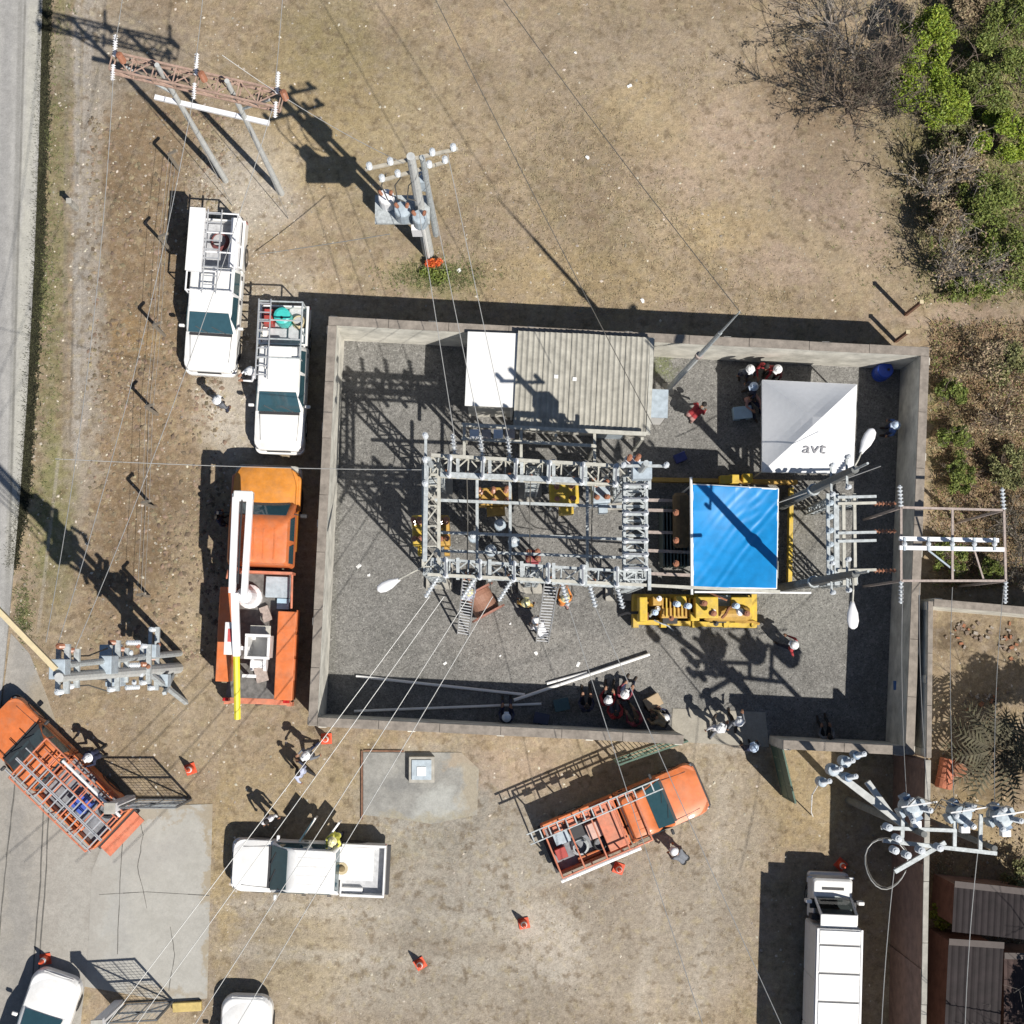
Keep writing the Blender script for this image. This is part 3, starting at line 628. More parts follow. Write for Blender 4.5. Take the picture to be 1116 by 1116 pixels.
for x in (986, 1012, 1038, 1062, 1084):
    epart('tie_bar', MB().bar(P(x, 586, EH+0.2), P(x, 600, EH+0.2), 0.07, 0.05), GREYB)
    epart('insulator', MB().insulator(P(x, 593, EH+0.2), P(x, 593, EH+0.6), 0.08), PORCG)
epart('brace', MB().bar(P(1062, 600, EH-.05), P(1072, 632, EH-.05), 0.05), RUSTP)
epart('brace', MB().bar(P(1012, 600, EH-.05), P(1040, 622, EH-.05), 0.05), GREYB)
for (x, y) in ((982, 553), (982, 633), (1094, 556), (1096, 633)):
    a = P(x, y, EH); epart('strain_insulator', MB().insulator(a, a+Vector((0.0, -0.7 if y > 600 else 0.7, -0.1)), 0.09), PORCG)
# lower disconnect portal inside the yard
d = thing('disconnect_portal', 'grey disconnect switch portal west of the east yard wall', 'switch frame', P(905, 590))
def dpart(name, mb, m): return obj(name, mb, m, d, world=True)
DH = 4.2
for (x, w_, m_) in ((902, 0.10, GALV), (911, 0.16, GALV), (919, 0.10, PALEST), (931, 0.09, PALEST)):
    dpart('portal_beam', MB().bar(P(x, 538, DH), P(x+1, 638, DH), w_, 0.12), m_)
for y in (542, 549, 581, 590, 622):
    dpart('cross_beam', MB().bar(P(913, y, DH+0.12), P(955, y-1, DH+0.12), 0.085, 0.07), PALEST if y in (549, 622) else GALV)
for (x, y) in ((911, 545), (911, 632), (931, 545), (931, 632)):
    t = P(x, y, DH); dpart('portal_column', MB().girder((t.x, t.y, 0.0), (t.x, t.y, DH-0.06), 0.22, 0.22, 0.6, 0.05, 0.028), GALV)
for i in range(6):
    y = 549+15*i; a = P(903, y, DH+0.06); dpart('post_insulator', MB().insulator(a, a+Vector((0, 0, 0.45)), 0.09), GREYB)
    a = P(952, y if y < 610 else 622, DH+0.06)
    if i in (0, 2, 5): dpart('strain_insulator', MB().insulator(a, a+Vector((0.7, 0, 0.05)), 0.085), PORC)

# ------------------------------------------------------------------ lightning mast
b0 = P(728, 424); t0 = P(806, 340, 12.4)
o = thing('lightning_mast', 'slender grey lightning mast beside the ribbed-roof building', 'mast', b0)
lv = [b0+(t0-b0)*t for t in (0, 0.5, 0.5, 0.78, 0.78, 1.0)]
obj('mast_foot', MB().tube(lv[:2], [0.10, 0.085], 8), POLEC, o, world=True)
obj('mast_shaft', MB().tube(lv[2:4], [0.07, 0.06], 8), GALV, o, world=True)
obj('mast_tip', MB().tube(lv[4:6], [0.04, 0.02], 8), GALV, o, world=True)
obj('mast_collar', MB().tube([lv[1]-(t0-b0)*0.01, lv[1]+(t0-b0)*0.01], 0.12, 8), RUSTP, o, world=True)
obj('base_plate', MB().box(b0+Vector((0, 0, 0.03)), (0.4, 0.4, 0.06)), CONC, o, world=True)

# ------------------------------------------------------------------ poles outside
def pole(mbase, mtop, r0, r1, n=10): return MB().tube([mbase, mbase+(mtop-mbase)*0.5, mtop], [r0, (r0+r1)/2, r1], n)
def tank(mb, c, r, h, n=14): return mb.lathe(c, [(r*0.9, 0), (r, h*0.04), (r, h*0.9), (r*0.88, h*0.97), (r*0.3, h)], n)
# two-pole structure with rust-brown crossarm, top left
o = thing('two_pole_structure', 'H-shaped two-pole line structure with rust-brown lattice crossarm near the road', 'utility pole', P(276, 204))
HZ = 10.0
tA = P(189, 74, HZ+0.6); tB = P(243, 89, HZ+0.6)
bA = P(246, 197); bB = P(307, 211)
vert = lambda b_, z: Vector((b_.x, b_.y, z))
obj('pole', pole(bA, vert(bA, HZ+0.7), 0.105, 0.07), POLEC, o, world=True)
obj('pole', pole(bB, vert(bB, HZ+0.7), 0.105, 0.07), POLEC, o, world=True)
cA, cB = vert(bA, HZ), vert(bB, HZ); ax = (cB-cA).normalized(); ctr = (cA+cB)/2
obj('lattice_crossarm', MB().girder(ctr-ax*2.45, ctr+ax*2.45, 0.50, 0.35, 0.62, 0.06, 0.035), mat('rust_brown_steel', (0.35, 0.24, 0.19), 0.85, var=0.3, scale=8), o, world=True)
obj('pale_beam', MB().bar(ctr-ax*1.75+Vector((0, 0, -2.3)), ctr+ax*1.75+Vector((0, 0, -2.3)), 0.14, 0.12), LAMPW, o, world=True)
for s in (-2.35, 0, 2.35):
    a = ctr+ax*s
    obj('strain_insulator', MB().insulator(a+Vector((0.02, 0.1, 0.25)), a+Vector((0.05, 0.72, 0.3)), 0.075, sheds=9), LAMPW, o, world=True)
    obj('strain_insulator', MB().insulator(a+Vector((-0.02, -0.1, 0.2)), a+Vector((-0.05, -0.55, 0.15)), 0.07, sheds=7), LAMPW, o, world=True)
    obj('post_insulator', MB().insulator(a+Vector((0.25, 0, 0.15)), a+Vector((0.25, 0, 0.7)), 0.10), PORC, o, world=True)
for s in (-1, 1):
    pb = bA if s < 0 else bB
    obj('knee_brace', MB().bar(vert(pb, HZ-1.6), ctr+ax*s*2.1+Vector((0, 0, -0.1)), 0.06), GALV, o, world=True)
    obj('guy_wire', MB().tube([vert(pb, HZ-2.3), vert(pb, 0)+Vector((0.25, -0.9, 0))*1.0], 0.012, 4), WIRE, o, world=True)

# transformer pole above the north wall
b0 = P(467, 276)
o = thing('transformer_pole', 'grey utility pole with platform transformers north of the yard', 'utility pole', b0)
up = lambda z, dx=0, dy=0: Vector((b0.x+dx, b0.y+dy, z))
obj('pole', pole(up(0), up(10.6), 0.19, 0.12), POLEC, o, world=True)
obj('pole', pole(up(2.0, 0.34, 0.12), up(10.2, 0.30, 0.1), 0.10, 0.08), GALV, o, world=True)
for z, l, dy in ((10.1, 1.3, 0.0), (9.0, 1.0, 0.05)):
    obj('crossarm', MB().bar(up(z, -l, -0.22), up(z, l, 0.38), 0.09, 0.10), mat('grey_cream_arm', (0.40, 0.37, 0.31), 0.85, var=0.25), o, world=True)
    for s in (-0.9, -0.45, 0.45, 0.9):
        q = up(z+0.07, l*s, 0.08+0.3*s); obj('pin_insulator', MB().insulator(q, q+Vector((0, 0, 0.32)), 0.09, sheds=4), PORCG, o, world=True)
obj('platform', MB().box(up(5.5, -0.55, -0.05), (1.7, 0.9, 0.12)), GALV, o, world=True)
for i, (dx, dy, r, h) in enumerate(((-1.0, 0.12, 0.25, 0.85), (-0.5, -0.28, 0.26, 0.9), (0.02, -0.5, 0.23, 0.85))):
    q = up(5.56, dx, dy); t = obj('transformer_tank', tank(MB(), q, r, h), GREYB if i else LAMPW, o, world=True)
    for s in (-0.14, 0.14):
        a = q+Vector((s, 0.05, h-0.03)); obj('bushing', MB().insulator(a, a+Vector((s*0.3, 0, 0.35)), 0.06, sheds=4), PORC, t)
        bs = t.children[-1]; 
        for v in bs.data.vertices: v.co = v.co-Vector(o.location)
obj('switch_box', MB().box(up(7.6, 0.1, 0.25), (0.5, 0.42, 0.9)), GREYB, o, world=True)
obj('switch_box', MB().box(up(3.3, -0.22, 0.0), (0.32, 0.4, 0.8)), LAMPW, o, world=True)
obj('brace', MB().bar(up(4.6), up(5.45, -1.2, 0.05), 0.06), GALV, o, world=True)
for k in range(3):
    obj('jumper_cable', MB().tube([up(9.0, -0.8+0.5*k, 0), up(8.2, -1.0+0.4*k, -0.1), up(7.2, -0.9+0.3*k, -0.2), up(6.6, -0.9+0.45*k, -0.1)], 0.02, 5), WIRED, o, world=True)
obj('conduit', MB().tube([up(0, 0.02, -0.22), up(5.4, 0.02, -0.2)], 0.05), PVC, o, world=True)

# big pole on the left
b0 = P(194, 728)
o = thing('tall_switch_pole', 'tall galvanised switch pole with three crossarms leaning over the dirt verge', 'utility pole', b0)
up = lambda z, dx=0, dy=0: Vector((b0.x+dx, b0.y+dy, z))
obj('pole', pole(up(0), up(14.0), 0.19, 0.12), POLEC, o, world=True)
obj('pole', pole(up(0, 0.05, 0.5), up(13.2, 0.0, 0.3), 0.11, 0.08), GALV, o, world=True)
def arm(z, l, w_=0.14, off=0.0, m=GALV, nI=4, dy=0.2):
    obj('crossarm', MB().bar(up(z, off, dy-l), up(z, off, dy+l), w_, 0.14), m, o, world=True)
    obj('crossarm', MB().bar(up(z, off-0.22, dy-l), up(z, off-0.22, dy+l), w_*0.8, 0.12), m, o, world=True)
    for k in range(nI):
        s = -1+2*k/(nI-1) if nI > 1 else 0
        q = up(z+0.08, off-0.1, dy+l*0.92*s); obj('post_insulator', MB().insulator(q, q+Vector((0, 0, 0.42)), 0.08), PORC if k % 2 else PORCG, o, world=True)
arm(13.3, 0.62); arm(12.4, 0.5); arm(8.2, 0.72); arm(7.2, 0.5); arm(5.2, 0.6, nI=3, off=0.2); arm(3.2, 1.0, nI=3, dy=0.35)
q = P(203, 766); obj('strut', MB().bar(up(4.4, 0.05, -0.1), Vector((q.x, q.y, 0.0)), 0.14, 0.12), GALV, o, world=True)
for k in range(8):
    q = up(3.6+0.45*k, 0.12-0.1*(k % 3), 0.75-0.22*(k % 6)); obj('line_fitting', MB().insulator(q, q+Vector((0.1, 0.05, 0.42)), 0.075, sheds=4), PORC if k % 3 == 0 else PORCG, o, world=True)
for (z, dx, dy, s) in ((7.6, -0.35, 0.6, (0.5, 0.4, 0.7)), (7.4, -0.25, -0.2, (0.45, 0.4, 0.6)), (9.6, 0.1, 0.25, (0.35, 0.5, 0.8)), (13.6, -0.1, 0.2, (0.4, 0.5, 0.5)), (4.2, 0.05, 0.6, (0.4, 0.4, 0.6)), (2.6, 0.1, -0.35, (0.35, 0.4, 0.5))):
    obj('switch_box', MB().box(up(z, dx, dy), s), GREYB, o, world=True, bevel=0.02)
for k in range(5):
    obj('jumper_cable', MB().tube([up(13.2, -0.2, -0.5+0.3*k), up(11.5, -0.45, -0.3+0.2*k), up(10, -0.35, -0.3+0.2*k), up(8.6, -0.2, -0.5+0.3*k)], 0.022, 5), WIRED, o, world=True)
obj('brace', MB().bar(up(1.3, 0.1, -0.2), up(3.2, 0.25, -0.75), 0.12, 0.1), GALV, o, world=True)
obj('outreach_arm', MB().bar(up(13.9, -0.1, 0.2), up(13.9, -1.9, 2.0), 0.13, 0.16), mat('cream_arm', (0.60, 0.50, 0.31), 0.8, var=0.12), o, world=True)
for k in range(3):
    q = up(7.2, 0, -0.45+0.65*k); obj('fuse_cutout', MB().insulator(q, q+Vector((0.25, 0, -0.6)), 0.08), PORCG, o, world=True)

# capacitor / regulator platform at lower right
b0 = P(925, 872)
o = thing('regulator_platform', 'two-pole platform with three blue-grey regulators by the boundary wall', 'utility pole', b0)
up = lambda z, dx=0, dy=0: Vector((b0.x+dx, b0.y+dy, z))
RZ = 8.4
tp = P(985, 918, RZ); b1 = Vector((tp.x, tp.y, 0))
obj('pole', pole(up(0), Vector((b0.x, b0.y, 9.2)), 0.13, 0.09), DPOLE, o, world=True)
t2 = P(1078, 922, RZ); obj('pole', pole(Vector((t2.x, t2.y, 0)), Vector((t2.x, t2.y, RZ+0.5)), 0.12, 0.08), DPOLE, o, world=True)
def ob(name, mb, m, **k): return obj(name, mb, m, o, world=True, **k)
ob('diagonal_beam', MB().bar(P(903, 836, RZ-1.0), P(988, 901, RZ-1.0), 0.20, 0.18), POLEC)
ob('diagonal_beam', MB().bar(P(945, 852, RZ-2.4), P(974, 892, RZ-2.4), 0.18, 0.16), POLEC)
ob('platform_beam', MB().bar(P(962, 916, RZ), P(1086, 930, RZ), 0.11, 0.12), GALV)
ob('platform_beam', MB().bar(P(960, 902, RZ), P(1040, 905, RZ), 0.10, 0.12), GALV)
ob('platform_beam', MB().bar(P(975, 950, RZ), P(1030, 918, RZ), 0.12, 0.12), GALV)
for (x, y) in ((983, 905), (1040, 908), (1068, 912)):
    ob('hanger_post', MB().bar(P(x, y+15, RZ), P(x+1, y-25, RZ), 0.10, 0.10), GALV)
for i, (x, y) in enumerate(((988, 878), (1040, 884), (1084, 888))):
    q = P(x, y, RZ-0.4)
    t = ob('regulator_tank', tank(MB(), q, 0.27, 0.9), GREYB)
    for k in range(5):
        a = q+Vector((0.22*math.cos(2.1*k+i), 0.22*math.sin(2.1*k+i), 0.86)); ob('bushing', MB().insulator(a, a+Vector((0.12*math.cos(2.1*k+i), 0.12*math.sin(2.1*k+i), 0.5)), 0.085, sheds=5), PORCG)
    for k in range(4):
        an = k*math.pi/2+0.5; ob('cooling_fin', MB().box(q+Vector((0.34*math.cos(an), 0.34*math.sin(an), 0.4)), (0.10, 0.22, 0.55), rz=an), mat('deep_blue_grey', (0.16, 0.23, 0.33), 0.5, var=0.3) if k % 2 else GREYB)
    ob('control_box', MB().box(q+Vector((0.12, -0.45, 0.5)), (0.24, 0.18, 0.3)), LAMPW)
    ob('terminal_bar', MB().bar(q+Vector((-0.5, 0.1, 1.35)), q+Vector((0.5, 0.25, 1.35)), 0.04), CHROME)
for (x, y, s) in ((893, 851, .34), (905, 838, .42), (918, 829, .4), (930, 822, .3), (921, 846, .3)):
    q = P(x, y, RZ-0.9); ob('recloser_pod', tank(MB(), q, s*0.42, 0.5), GREYB if s > .3 else mat('deep_blue_grey', (0.16, 0.23, 0.33), 0.5, var=0.3))
    ob('bushing', MB().insulator(q+Vector((0, 0, 0.45)), q+Vector((0.12, 0.08, 0.95)), 0.08), PORCG)
for (x, y) in ((965, 900), (975, 912), (985, 930), (1000, 925), (972, 925), (1020, 922)):
    q = P(x, y, RZ+0.1); ob('post_insulator', MB().insulator(q, q+Vector((0, 0, 0.5)), 0.11), PORCG)
q = P(966, 942, 6.8); pts = [q+Vector((0.62*math.cos(t), 0.72*math.sin(t), 0.2*math.sin(2*t))) for t in [k*2*math.pi/20 for k in range(20)]]
ob('cable_loop', MB().tube(pts, 0.016, 5), WIRE)
ob('cable_loop', MB().tube([p_*1+Vector((0.06, 0.03, -0.15)) for p_ in pts], 0.02, 5), WIRED)
ob('drop_cable', MB().tube([P(893, 853, RZ-1), P(885, 866, 5), P(884, 885, 2), P(886, 890, 0.1)], 0.02, 5), PVC)
for k in range(4):
    ob('jumper_cable', MB().tube([P(988+30*k, 880+3*k, RZ+0.9), P(1000+26*k, 868+3*k, RZ+1.2), P(1030+24*k, 880, RZ+0.8)], 0.02, 5), WIRED)

# ------------------------------------------------------------------ overhead conductors
def wire(a, b, sag, r, m, label, n=14, cat='power line'):
    a, b = P(*a), P(*b)
    pts = [a+(b-a)*(k/n)-Vector((0, 0, sag*4*(k/n)*(1-k/n))) for k in range(n+1)]
    o = obj('overhead_conductor', MB().tube(pts, r, 5), m); tag(o, label, cat, 'overhead conductors'); return o
R_ = 0.011
wire((448, 176, 10.3), (497, 487, GH+.2), 0.5, R_, WIRE, 'westmost of three conductors from the transformer pole to the gantry')
wire((462, 170, 10.3), (527, 489, GH+.2), 0.5, R_, WIRE, 'middle of three conductors from the transformer pole to the gantry')
wire((488, 168, 10.3), (557, 491, GH+.2), 0.5, R_, WIRE, 'eastmost of three conductors from the transformer pole to the gantry')
wire((440, 178, 10.3), (242, 60, 11), 0.6, R_, WIRE, 'conductor from the transformer pole towards the two-pole structure')
wire((425, 255, 5.0), (283, 277, 0.4), 0.05, 0.014, WIRE, 'thin stay wire sloping west from the transformer pole', cat='stay wire')
wire((455, -40, 10), (715, 470, 8.4), 0.3, 0.013, WIRED, 'thin dark line crossing the dry field, western of two')
wire((520, -40, 10), (808, 342, 12.2), 0.3, 0.013, WIRED, 'thin dark line crossing the dry field to the lightning mast, eastern of two')
wire((126, 45, 10.4), (140, -60, 10.4), 0.1, R_, WIRE, 'conductor leaving the two-pole structure northward, nearest the road')
wire((213, 68, 10.4), (226, -60, 10.4), 0.1, R_, WIRE, 'conductor leaving the two-pole structure northward, middle one')
wire((300, 90, 10.4), (312, -60, 10.4), 0.1, R_, WIRE, 'conductor leaving the two-pole structure northward, farthest from the road')
wire((124, 72, 10.2), (50, 700, 13.6), 0.9, R_, WIRE, 'conductor along the verge to the tall switch pole, nearest the road')
wire((212, 98, 10.2), (62, 706, 13.6), 0.9, R_, WIRE, 'conductor along the verge to the tall switch pole, middle one')
wire((297, 118, 10.2), (80, 712, 13.4), 0.9, R_, WIRE, 'conductor from the two-pole structure to the tall switch pole, passing the white pickups')
wire((60, 500, 11), (462, 512, GH+.3), 0.6, R_, WIRE, 'conductor crossing the bucket truck bonnet towards the gantry')
for i, (x0, x1, nm) in enumerate(((476, 60, 'westmost'), (492, 95, 'second from west'), (519, 165, 'third from west'), (545, 215, 'eastmost'))):
    wire((x0-8, 650, GH-.1), (x1, 1190, 9), 0.7, R_+0.001, WIRE, nm+' of four conductors running south-west from the gantry over the white pickup')
for i, (x0, x1, nm) in enumerate(((618, 790, 'western'), (646, 885, 'eastern'))):
    wire((x0, 655, GH-.1), (x1, 1190, 9), 0.7, R_+0.001, WIRE, nm+' of two conductors running south from the gantry over the orange pickup')
for i, (a_, b_, nm) in enumerate((((984, 640, EH), (988, 868, RZ+.6), 'westmost'), ((1002, 640, EH), (1012, 876, RZ+.6), 'second'), ((1038, 640, EH), (1040, 874, RZ+.6), 'third'), ((1094, 640, EH), (1084, 878, RZ+.6), 'eastmost'))):
    wire(a_, b_, 0.3, R_, WIRE, nm+' of four conductors from the line-entry frame to the regulator platform')
wire((975, 945, RZ), (958, 1200, 9), 0.3, R_, WIRE, 'conductor running south from the regulator platform above the brown wall')
wire((1066, 925, RZ), (1050, 1200, 9), 0.3, R_, WIRE, 'conductor running south from the regulator platform above the dark sheds')
wire((848, 548, 5.0), (960, 508, 6.0), 0.2, 0.014, WIRE, 'short grey line from the blue tarpaulin to the east wall')
# ------------------------------------------------------------------ yard equipment
Y0 = 0.012
# yellow bund frame around the tarpaulin bay
o = thing('equipment_skid', 'yellow steel skid frame with valves and radiators around the blue tarpaulin', 'transformer skid', P(790, 600))
def ob(name, mb, m, **k): return obj(name, mb, m, o, world=True, **k)
ob('skid_rail', MB().bar(P(706, 523, 0.35), P(868, 526, 0.3), 0.14, 0.4), OCHRE)
ob('skid_rail', MB().bar(P(862, 532, 0.35), P(860, 640, 0.3), 0.13, 0.35), YELLOW)
ob('skid_rail', MB().bar(P(690, 678, 0.5), P(822, 682, 0.5), 0.16, 0.7), YELLOW)
ob('skid_rail', MB().bar(P(690, 650, 0.5), P(822, 652, 0.5), 0.16, 0.7), YELLOW)
for i, x in enumerate((692, 722, 756, 790, 820)):
    ob('skid_crossbeam', MB().bar(P(x, 648, 0.55), P(x, 684, 0.55), 0.18, 0.8), YELLOW)
for i, (x, y, sx, sy, sz, m_) in enumerate(((701, 664, .26, .8, 1.9, YELLOW), (770, 662, .75, .7, 1.7, YELLOW), (808, 663, .7, .75, 1.2, YELLOW), (735, 668, .9, .35, 1.2, OCHRE), (716, 655, .3, .3, 1.5, OCHRE), (742, 655, .32, .32, 1.9, YELLOW), (757, 672, .3, .28, 1.4, YELLOW), (700, 672, .4, .3, .8, RUST), (789, 655, .45, .4, 1.0, GREYB))):
    p = P(x, y, sz); ob('tank', MB().box((p.x, p.y, sz/2+0.1), (sx, sy, sz)), m_, bevel=0.03)
for k in range(9):
    p = P(722+4.2*k, 662, 1.3); ob('radiator_fin', MB().box((p.x, p.y, 0.9), (0.045, 0.62, 1.0)), YELLOW if k % 2 else OCHRE)
for (x, y, z) in ((736, 658, 2.0), (748, 660, 2.0), (765, 657, 2.1), (775, 668, 2.1), (800, 660, 1.5), (811, 668, 1.5), (712, 667, 1.7)):
    p = P(x, y, z); ob('bushing', MB().insulator(p, p+Vector((0.03, -0.03, 0.55)), 0.10), PORC if x % 2 else HELMB)
for (x, y) in ((800, 522), (815, 521), (790, 523)):
    p = P(x, y, 0.7); ob('tank', MB().box((p.x, p.y, 0.5), (0.34, 0.3, 0.5)), YELLOW, bevel=0.03)
p = P(792, 669, 1.35); ob('pressure_vessel', MB().lathe(p, [(0.2, -0.75), (0.26, -0.6), (0.26, 0.6), (0.2, 0.75)], 14, axis='X'), OCHRE)
p = P(806, 667, 1.5); ob('valve_cap', MB().lathe(p, [(0.12, 0), (0.14, 0.08), (0.08, 0.2)], 12), LAMPW)
for (x0, y0, x1, y1) in ((705, 545, 752, 546), (705, 580, 752, 581), (706, 556, 752, 557), (706, 600, 752, 602), (706, 625, 752, 627)):
    ob('cable_tray', MB().bar(P(x0, y0, 1.6), P(x1, y1, 1.6), 0.1, 0.08), RUSTP)
for k in range(9):
    a = P(random.uniform(700, 815), random.uniform(652, 678), random.uniform(0.9, 1.9)); b2 = a+Vector((random.uniform(-.9, .9), random.uniform(-.4, .4), random.uniform(-.5, .1)))
    ob('hose', MB().tube([a, a+(b2-a)*0.3+Vector((0, 0, 0.18)), a+(b2-a)*0.7+Vector((0, 0.05, 0.1)), b2], random.choice((0.025, 0.035, 0.05)), 6), random.choice((DARK, OCHRE, GALV, RUST)))
for k in range(10):
    a = P(random.uniform(698, 818), random.uniform(650, 680), 1.5); ob('valve', MB().lathe((a.x, a.y, random.uniform(1.2, 1.8)), [(0.05, 0), (0.09, 0.03), (0.09, 0.06), (0.03, 0.08), (0.03, 0.2)], 10), random.choice((RUST, DARK, LAMPW, GREYB)))
for (x, y) in ((729, 675), (782, 674), (748, 669)):
    p = P(x, y, 0.9); ob('shade_gap_block', MB().box((p.x, p.y, 1.0), (0.5, 0.3, 0.5)), DARK, bevel=0.02)  # dark blocks stand in for the shaded gaps between skid parts
# transformer body under the tarp
t = thing('power_transformer', 'dark transformer with radiators half hidden beneath the blue tarpaulin', 'transformer', P(760, 585))
p = P(790, 585); obj('tank', MB().box((p.x, p.y, 0.95), (2.4, 2.2, 1.6)), mat('dark_tank', (0.07, 0.09, 0.10), 0.6, var=0.3), t, world=True, bevel=0.04)
for k in range(8):
    q = P(722+3.7*k, 585, 1.2); obj('radiator', MB().box((q.x, q.y, 0.95), (0.05, 2.0, 1.3)), mat('dark_green_radiator', (0.06, 0.085, 0.08), 0.6, var=0.3), t, world=True)
for y in (560, 590, 615):
    q = P(738, y, 1.9); obj('bushing', MB().insulator((q.x, q.y, 1.7), (q.x-0.1, q.y, 2.5), 0.11), PORC, t, world=True)
obj('conservator', MB().lathe((P(735, 585).x, P(735, 572).y, 1.9), [(0.2, -0.9), (0.27, -0.8), (0.27, 0.8), (0.2, 0.9)], 14, axis='Y'), mat('brown_conservator', (0.13, 0.085, 0.04), 0.7, var=0.3), t, world=True)
# blue tarpaulin canopy
TZ = 3.0
c4 = [P(755, 528, TZ), P(848, 533, TZ), P(846, 641, TZ), P(756, 640, TZ)]
tp = thing('tarpaulin_canopy', 'bright blue wrinkled tarpaulin stretched on a pale pipe frame', 'tarpaulin', Vector((c4[3].x, c4[3].y, Y0)))
n = 130; mb = MB(); V = []
for j in range(n+1):
    for i in range(n+1):
        s, t_ = i/n, j/n
        p = (c4[0]*(1-s)+c4[1]*s)*(1-t_)+(c4[3]*(1-s)+c4[2]*s)*t_
        sag = -0.20*math.sin(math.pi*s)*math.sin(math.pi*t_)-0.012*abs(math.sin(4*math.pi*s))*(1-t_)**8-0.012*abs(math.sin(4*math.pi*t_))*(1-s)**8
        dd = (s-0.5)*0.72-(0.62-t_)*0.55; ee = (s-0.5)+(t_-0.55)
        env = math.exp(-(dd*2.8)**2)*math.exp(-(ee*1.9)**2)
        fq = (s*0.62+t_*0.60); wr = 0.0085*(math.sin(fq*70+0.9*math.sin(7*s-4*t_))+0.5*math.sin(fq*103+1.5*math.sin(5*t_)))*env*(0.35+0.65*max(0, math.sin(9*ee+2*dd)))
        dd2 = (s-0.72)**2+(t_-0.25)**2
        wr += 0.005*math.sin((s*0.45+t_*0.9)*70)*math.exp(-dd2*40)
        wr += 0.007*math.sin(4*s+2*t_+math.sin(3*t_))
        V.append((p.x, p.y, p.z+sag+wr))
F = [(j*(n+1)+i, (j+1)*(n+1)+i, (j+1)*(n+1)+i+1, j*(n+1)+i+1) for j in range(n) for i in range(n)]
mb.add(V, F); sh = obj('sheet', mb, TARP, tp, world=True, smooth=True)
sm = sh.modifiers.new('thickness', 'SOLIDIFY'); sm.thickness = 0.006
for a, b_ in ((0, 1), (1, 2), (2, 3), (3, 0)):
    obj('frame_pipe', MB().tube([c4[a]+Vector((0, 0, -0.04)), c4[b_]+Vector((0, 0, -0.04))], 0.035, 8), PVC, tp, world=True)
for p in c4: obj('frame_leg', MB().tube([Vector((p.x, p.y, Y0)), p+Vector((0, 0, -0.04))], 0.035, 8), PVC, tp, world=True)
obj('frame_pipe', MB().tube([P(753, 520, TZ), P(754, 648, TZ)], 0.045, 8), PVC, tp, world=True)
obj('frame_pipe', MB().tube([P(690, 637, TZ), P(752, 641, TZ)], 0.035, 8), PVC, tp, world=True)
obj('frame_pipe', MB().tube([P(757, 645, TZ), P(884, 646, TZ)], 0.035, 8), PVC, tp, world=True)

# white tent with lettering
EZ, AZ = 2.25, 3.75
c4 = [P(831, 414, EZ), P(934, 419, EZ), P(930, 516, EZ), P(831, 514, EZ)]; ap = sum(c4, Vector())/4; ap.z = AZ
tn = thing('canopy_tent', 'white pyramid canopy tent with small grey lettering', 'tent', Vector((ap.x, ap.y, Y0)))
mb = MB(); m_ = 10; rows = []
for k in range(4):
    a, b_ = c4[k], c4[(k+1) % 4]; o_ = len(mb.v); idx = {}
    for i in range(m_+1):
        for j in range(m_+1-i):
            u_, v_ = i/m_, j/m_; p = ap*(1-u_-v_)+a*u_+b_*v_
            e_ = (1-u_-v_); sag = -0.07*math.sin(math.pi*e_)*math.sin(math.pi*min(1, v_/(u_+v_+1e-6)))
            idx[(i, j)] = len(mb.v); mb.v.append((p.x, p.y, p.z+sag))
    for i in range(m_):
        for j in range(m_-i):
            mb.f.append((idx[(i, j)], idx[(i, j+1)], idx[(i+1, j)]))
            if i+j+2 <= m_: mb.f.append((idx[(i+1, j)], idx[(i, j+1)], idx[(i+1, j+1)]))
cv = obj('canopy_cloth', mb, TENTW, tn, world=True, smooth=False); cv.modifiers.new('thickness', 'SOLIDIFY').thickness = 0.005
for k in range(4):
    a, b_ = c4[k], c4[(k+1) % 4]
    obj('valance', MB().bar(a+Vector((0, 0, -0.12)), b_+Vector((0, 0, -0.12)), 0.008, 0.24), TENTW, tn, world=True)
    q = a*0.97+Vector((ap.x, ap.y, EZ))*0.03
    obj('tent_leg', MB().bar(Vector((q.x, q.y, Y0)), q+Vector((0, 0, -0.05)), 0.04), ALU, tn, world=True)
    obj('roof_strut', MB().bar(q+Vector((0, 0, -0.04)), ap+Vector((0, 0, -0.05)), 0.03), ALU, tn, world=True)
    mdp = (a+b_)/2; obj('truss_bar', MB().bar(q+Vector((0, 0, -0.35)), Vector((mdp.x, mdp.y, EZ-0.06)), 0.025), ALU, tn, world=True)
def lettering(txt, size, corner, xdir, ydir, m, parent, name='lettering', bold=0.0):
    cu = bpy.data.curves.new('t', 'FONT'); cu.body = txt; cu.size = size; cu.extrude = 0.002; cu.offset = bold
    to = bpy.data.objects.new('t', cu); COL.objects.link(to)
    bpy.context.view_layer.update()
    me = bpy.data.meshes.new_from_object(to.evaluated_get(bpy.context.evaluated_depsgraph_get())); bpy.data.objects.remove(to); bpy.data.curves.remove(cu)
    zd = xdir.cross(ydir).normalized(); Mx = Matrix((xdir, ydir, zd)).transposed()
    l = parent.location
    for v in me.vertices: v.co = corner+Mx @ v.co-l
    me.materials.append(m); me.name = name
    o = bpy.data.objects.new(name, me); COL.objects.link(o); o.parent = parent; return o
a, b_ = c4[3], c4[2]; xd = (b_-a).normalized(); midp = (a+b_)/2; yd = (ap-midp).normalized()
frac = lambda x, t_: a+(b_-a)*x+(ap-midp)*t_
ct = frac(0.39, 0.38)+xd.cross(yd)*0.012-Vector((0, 0, 0.035))
lettering('avt', 0.64, ct+Vector((0, 0, 0.03)), xd, yd, mat('grey_ink', (0.25, 0.25, 0.27), 0.8), tn)

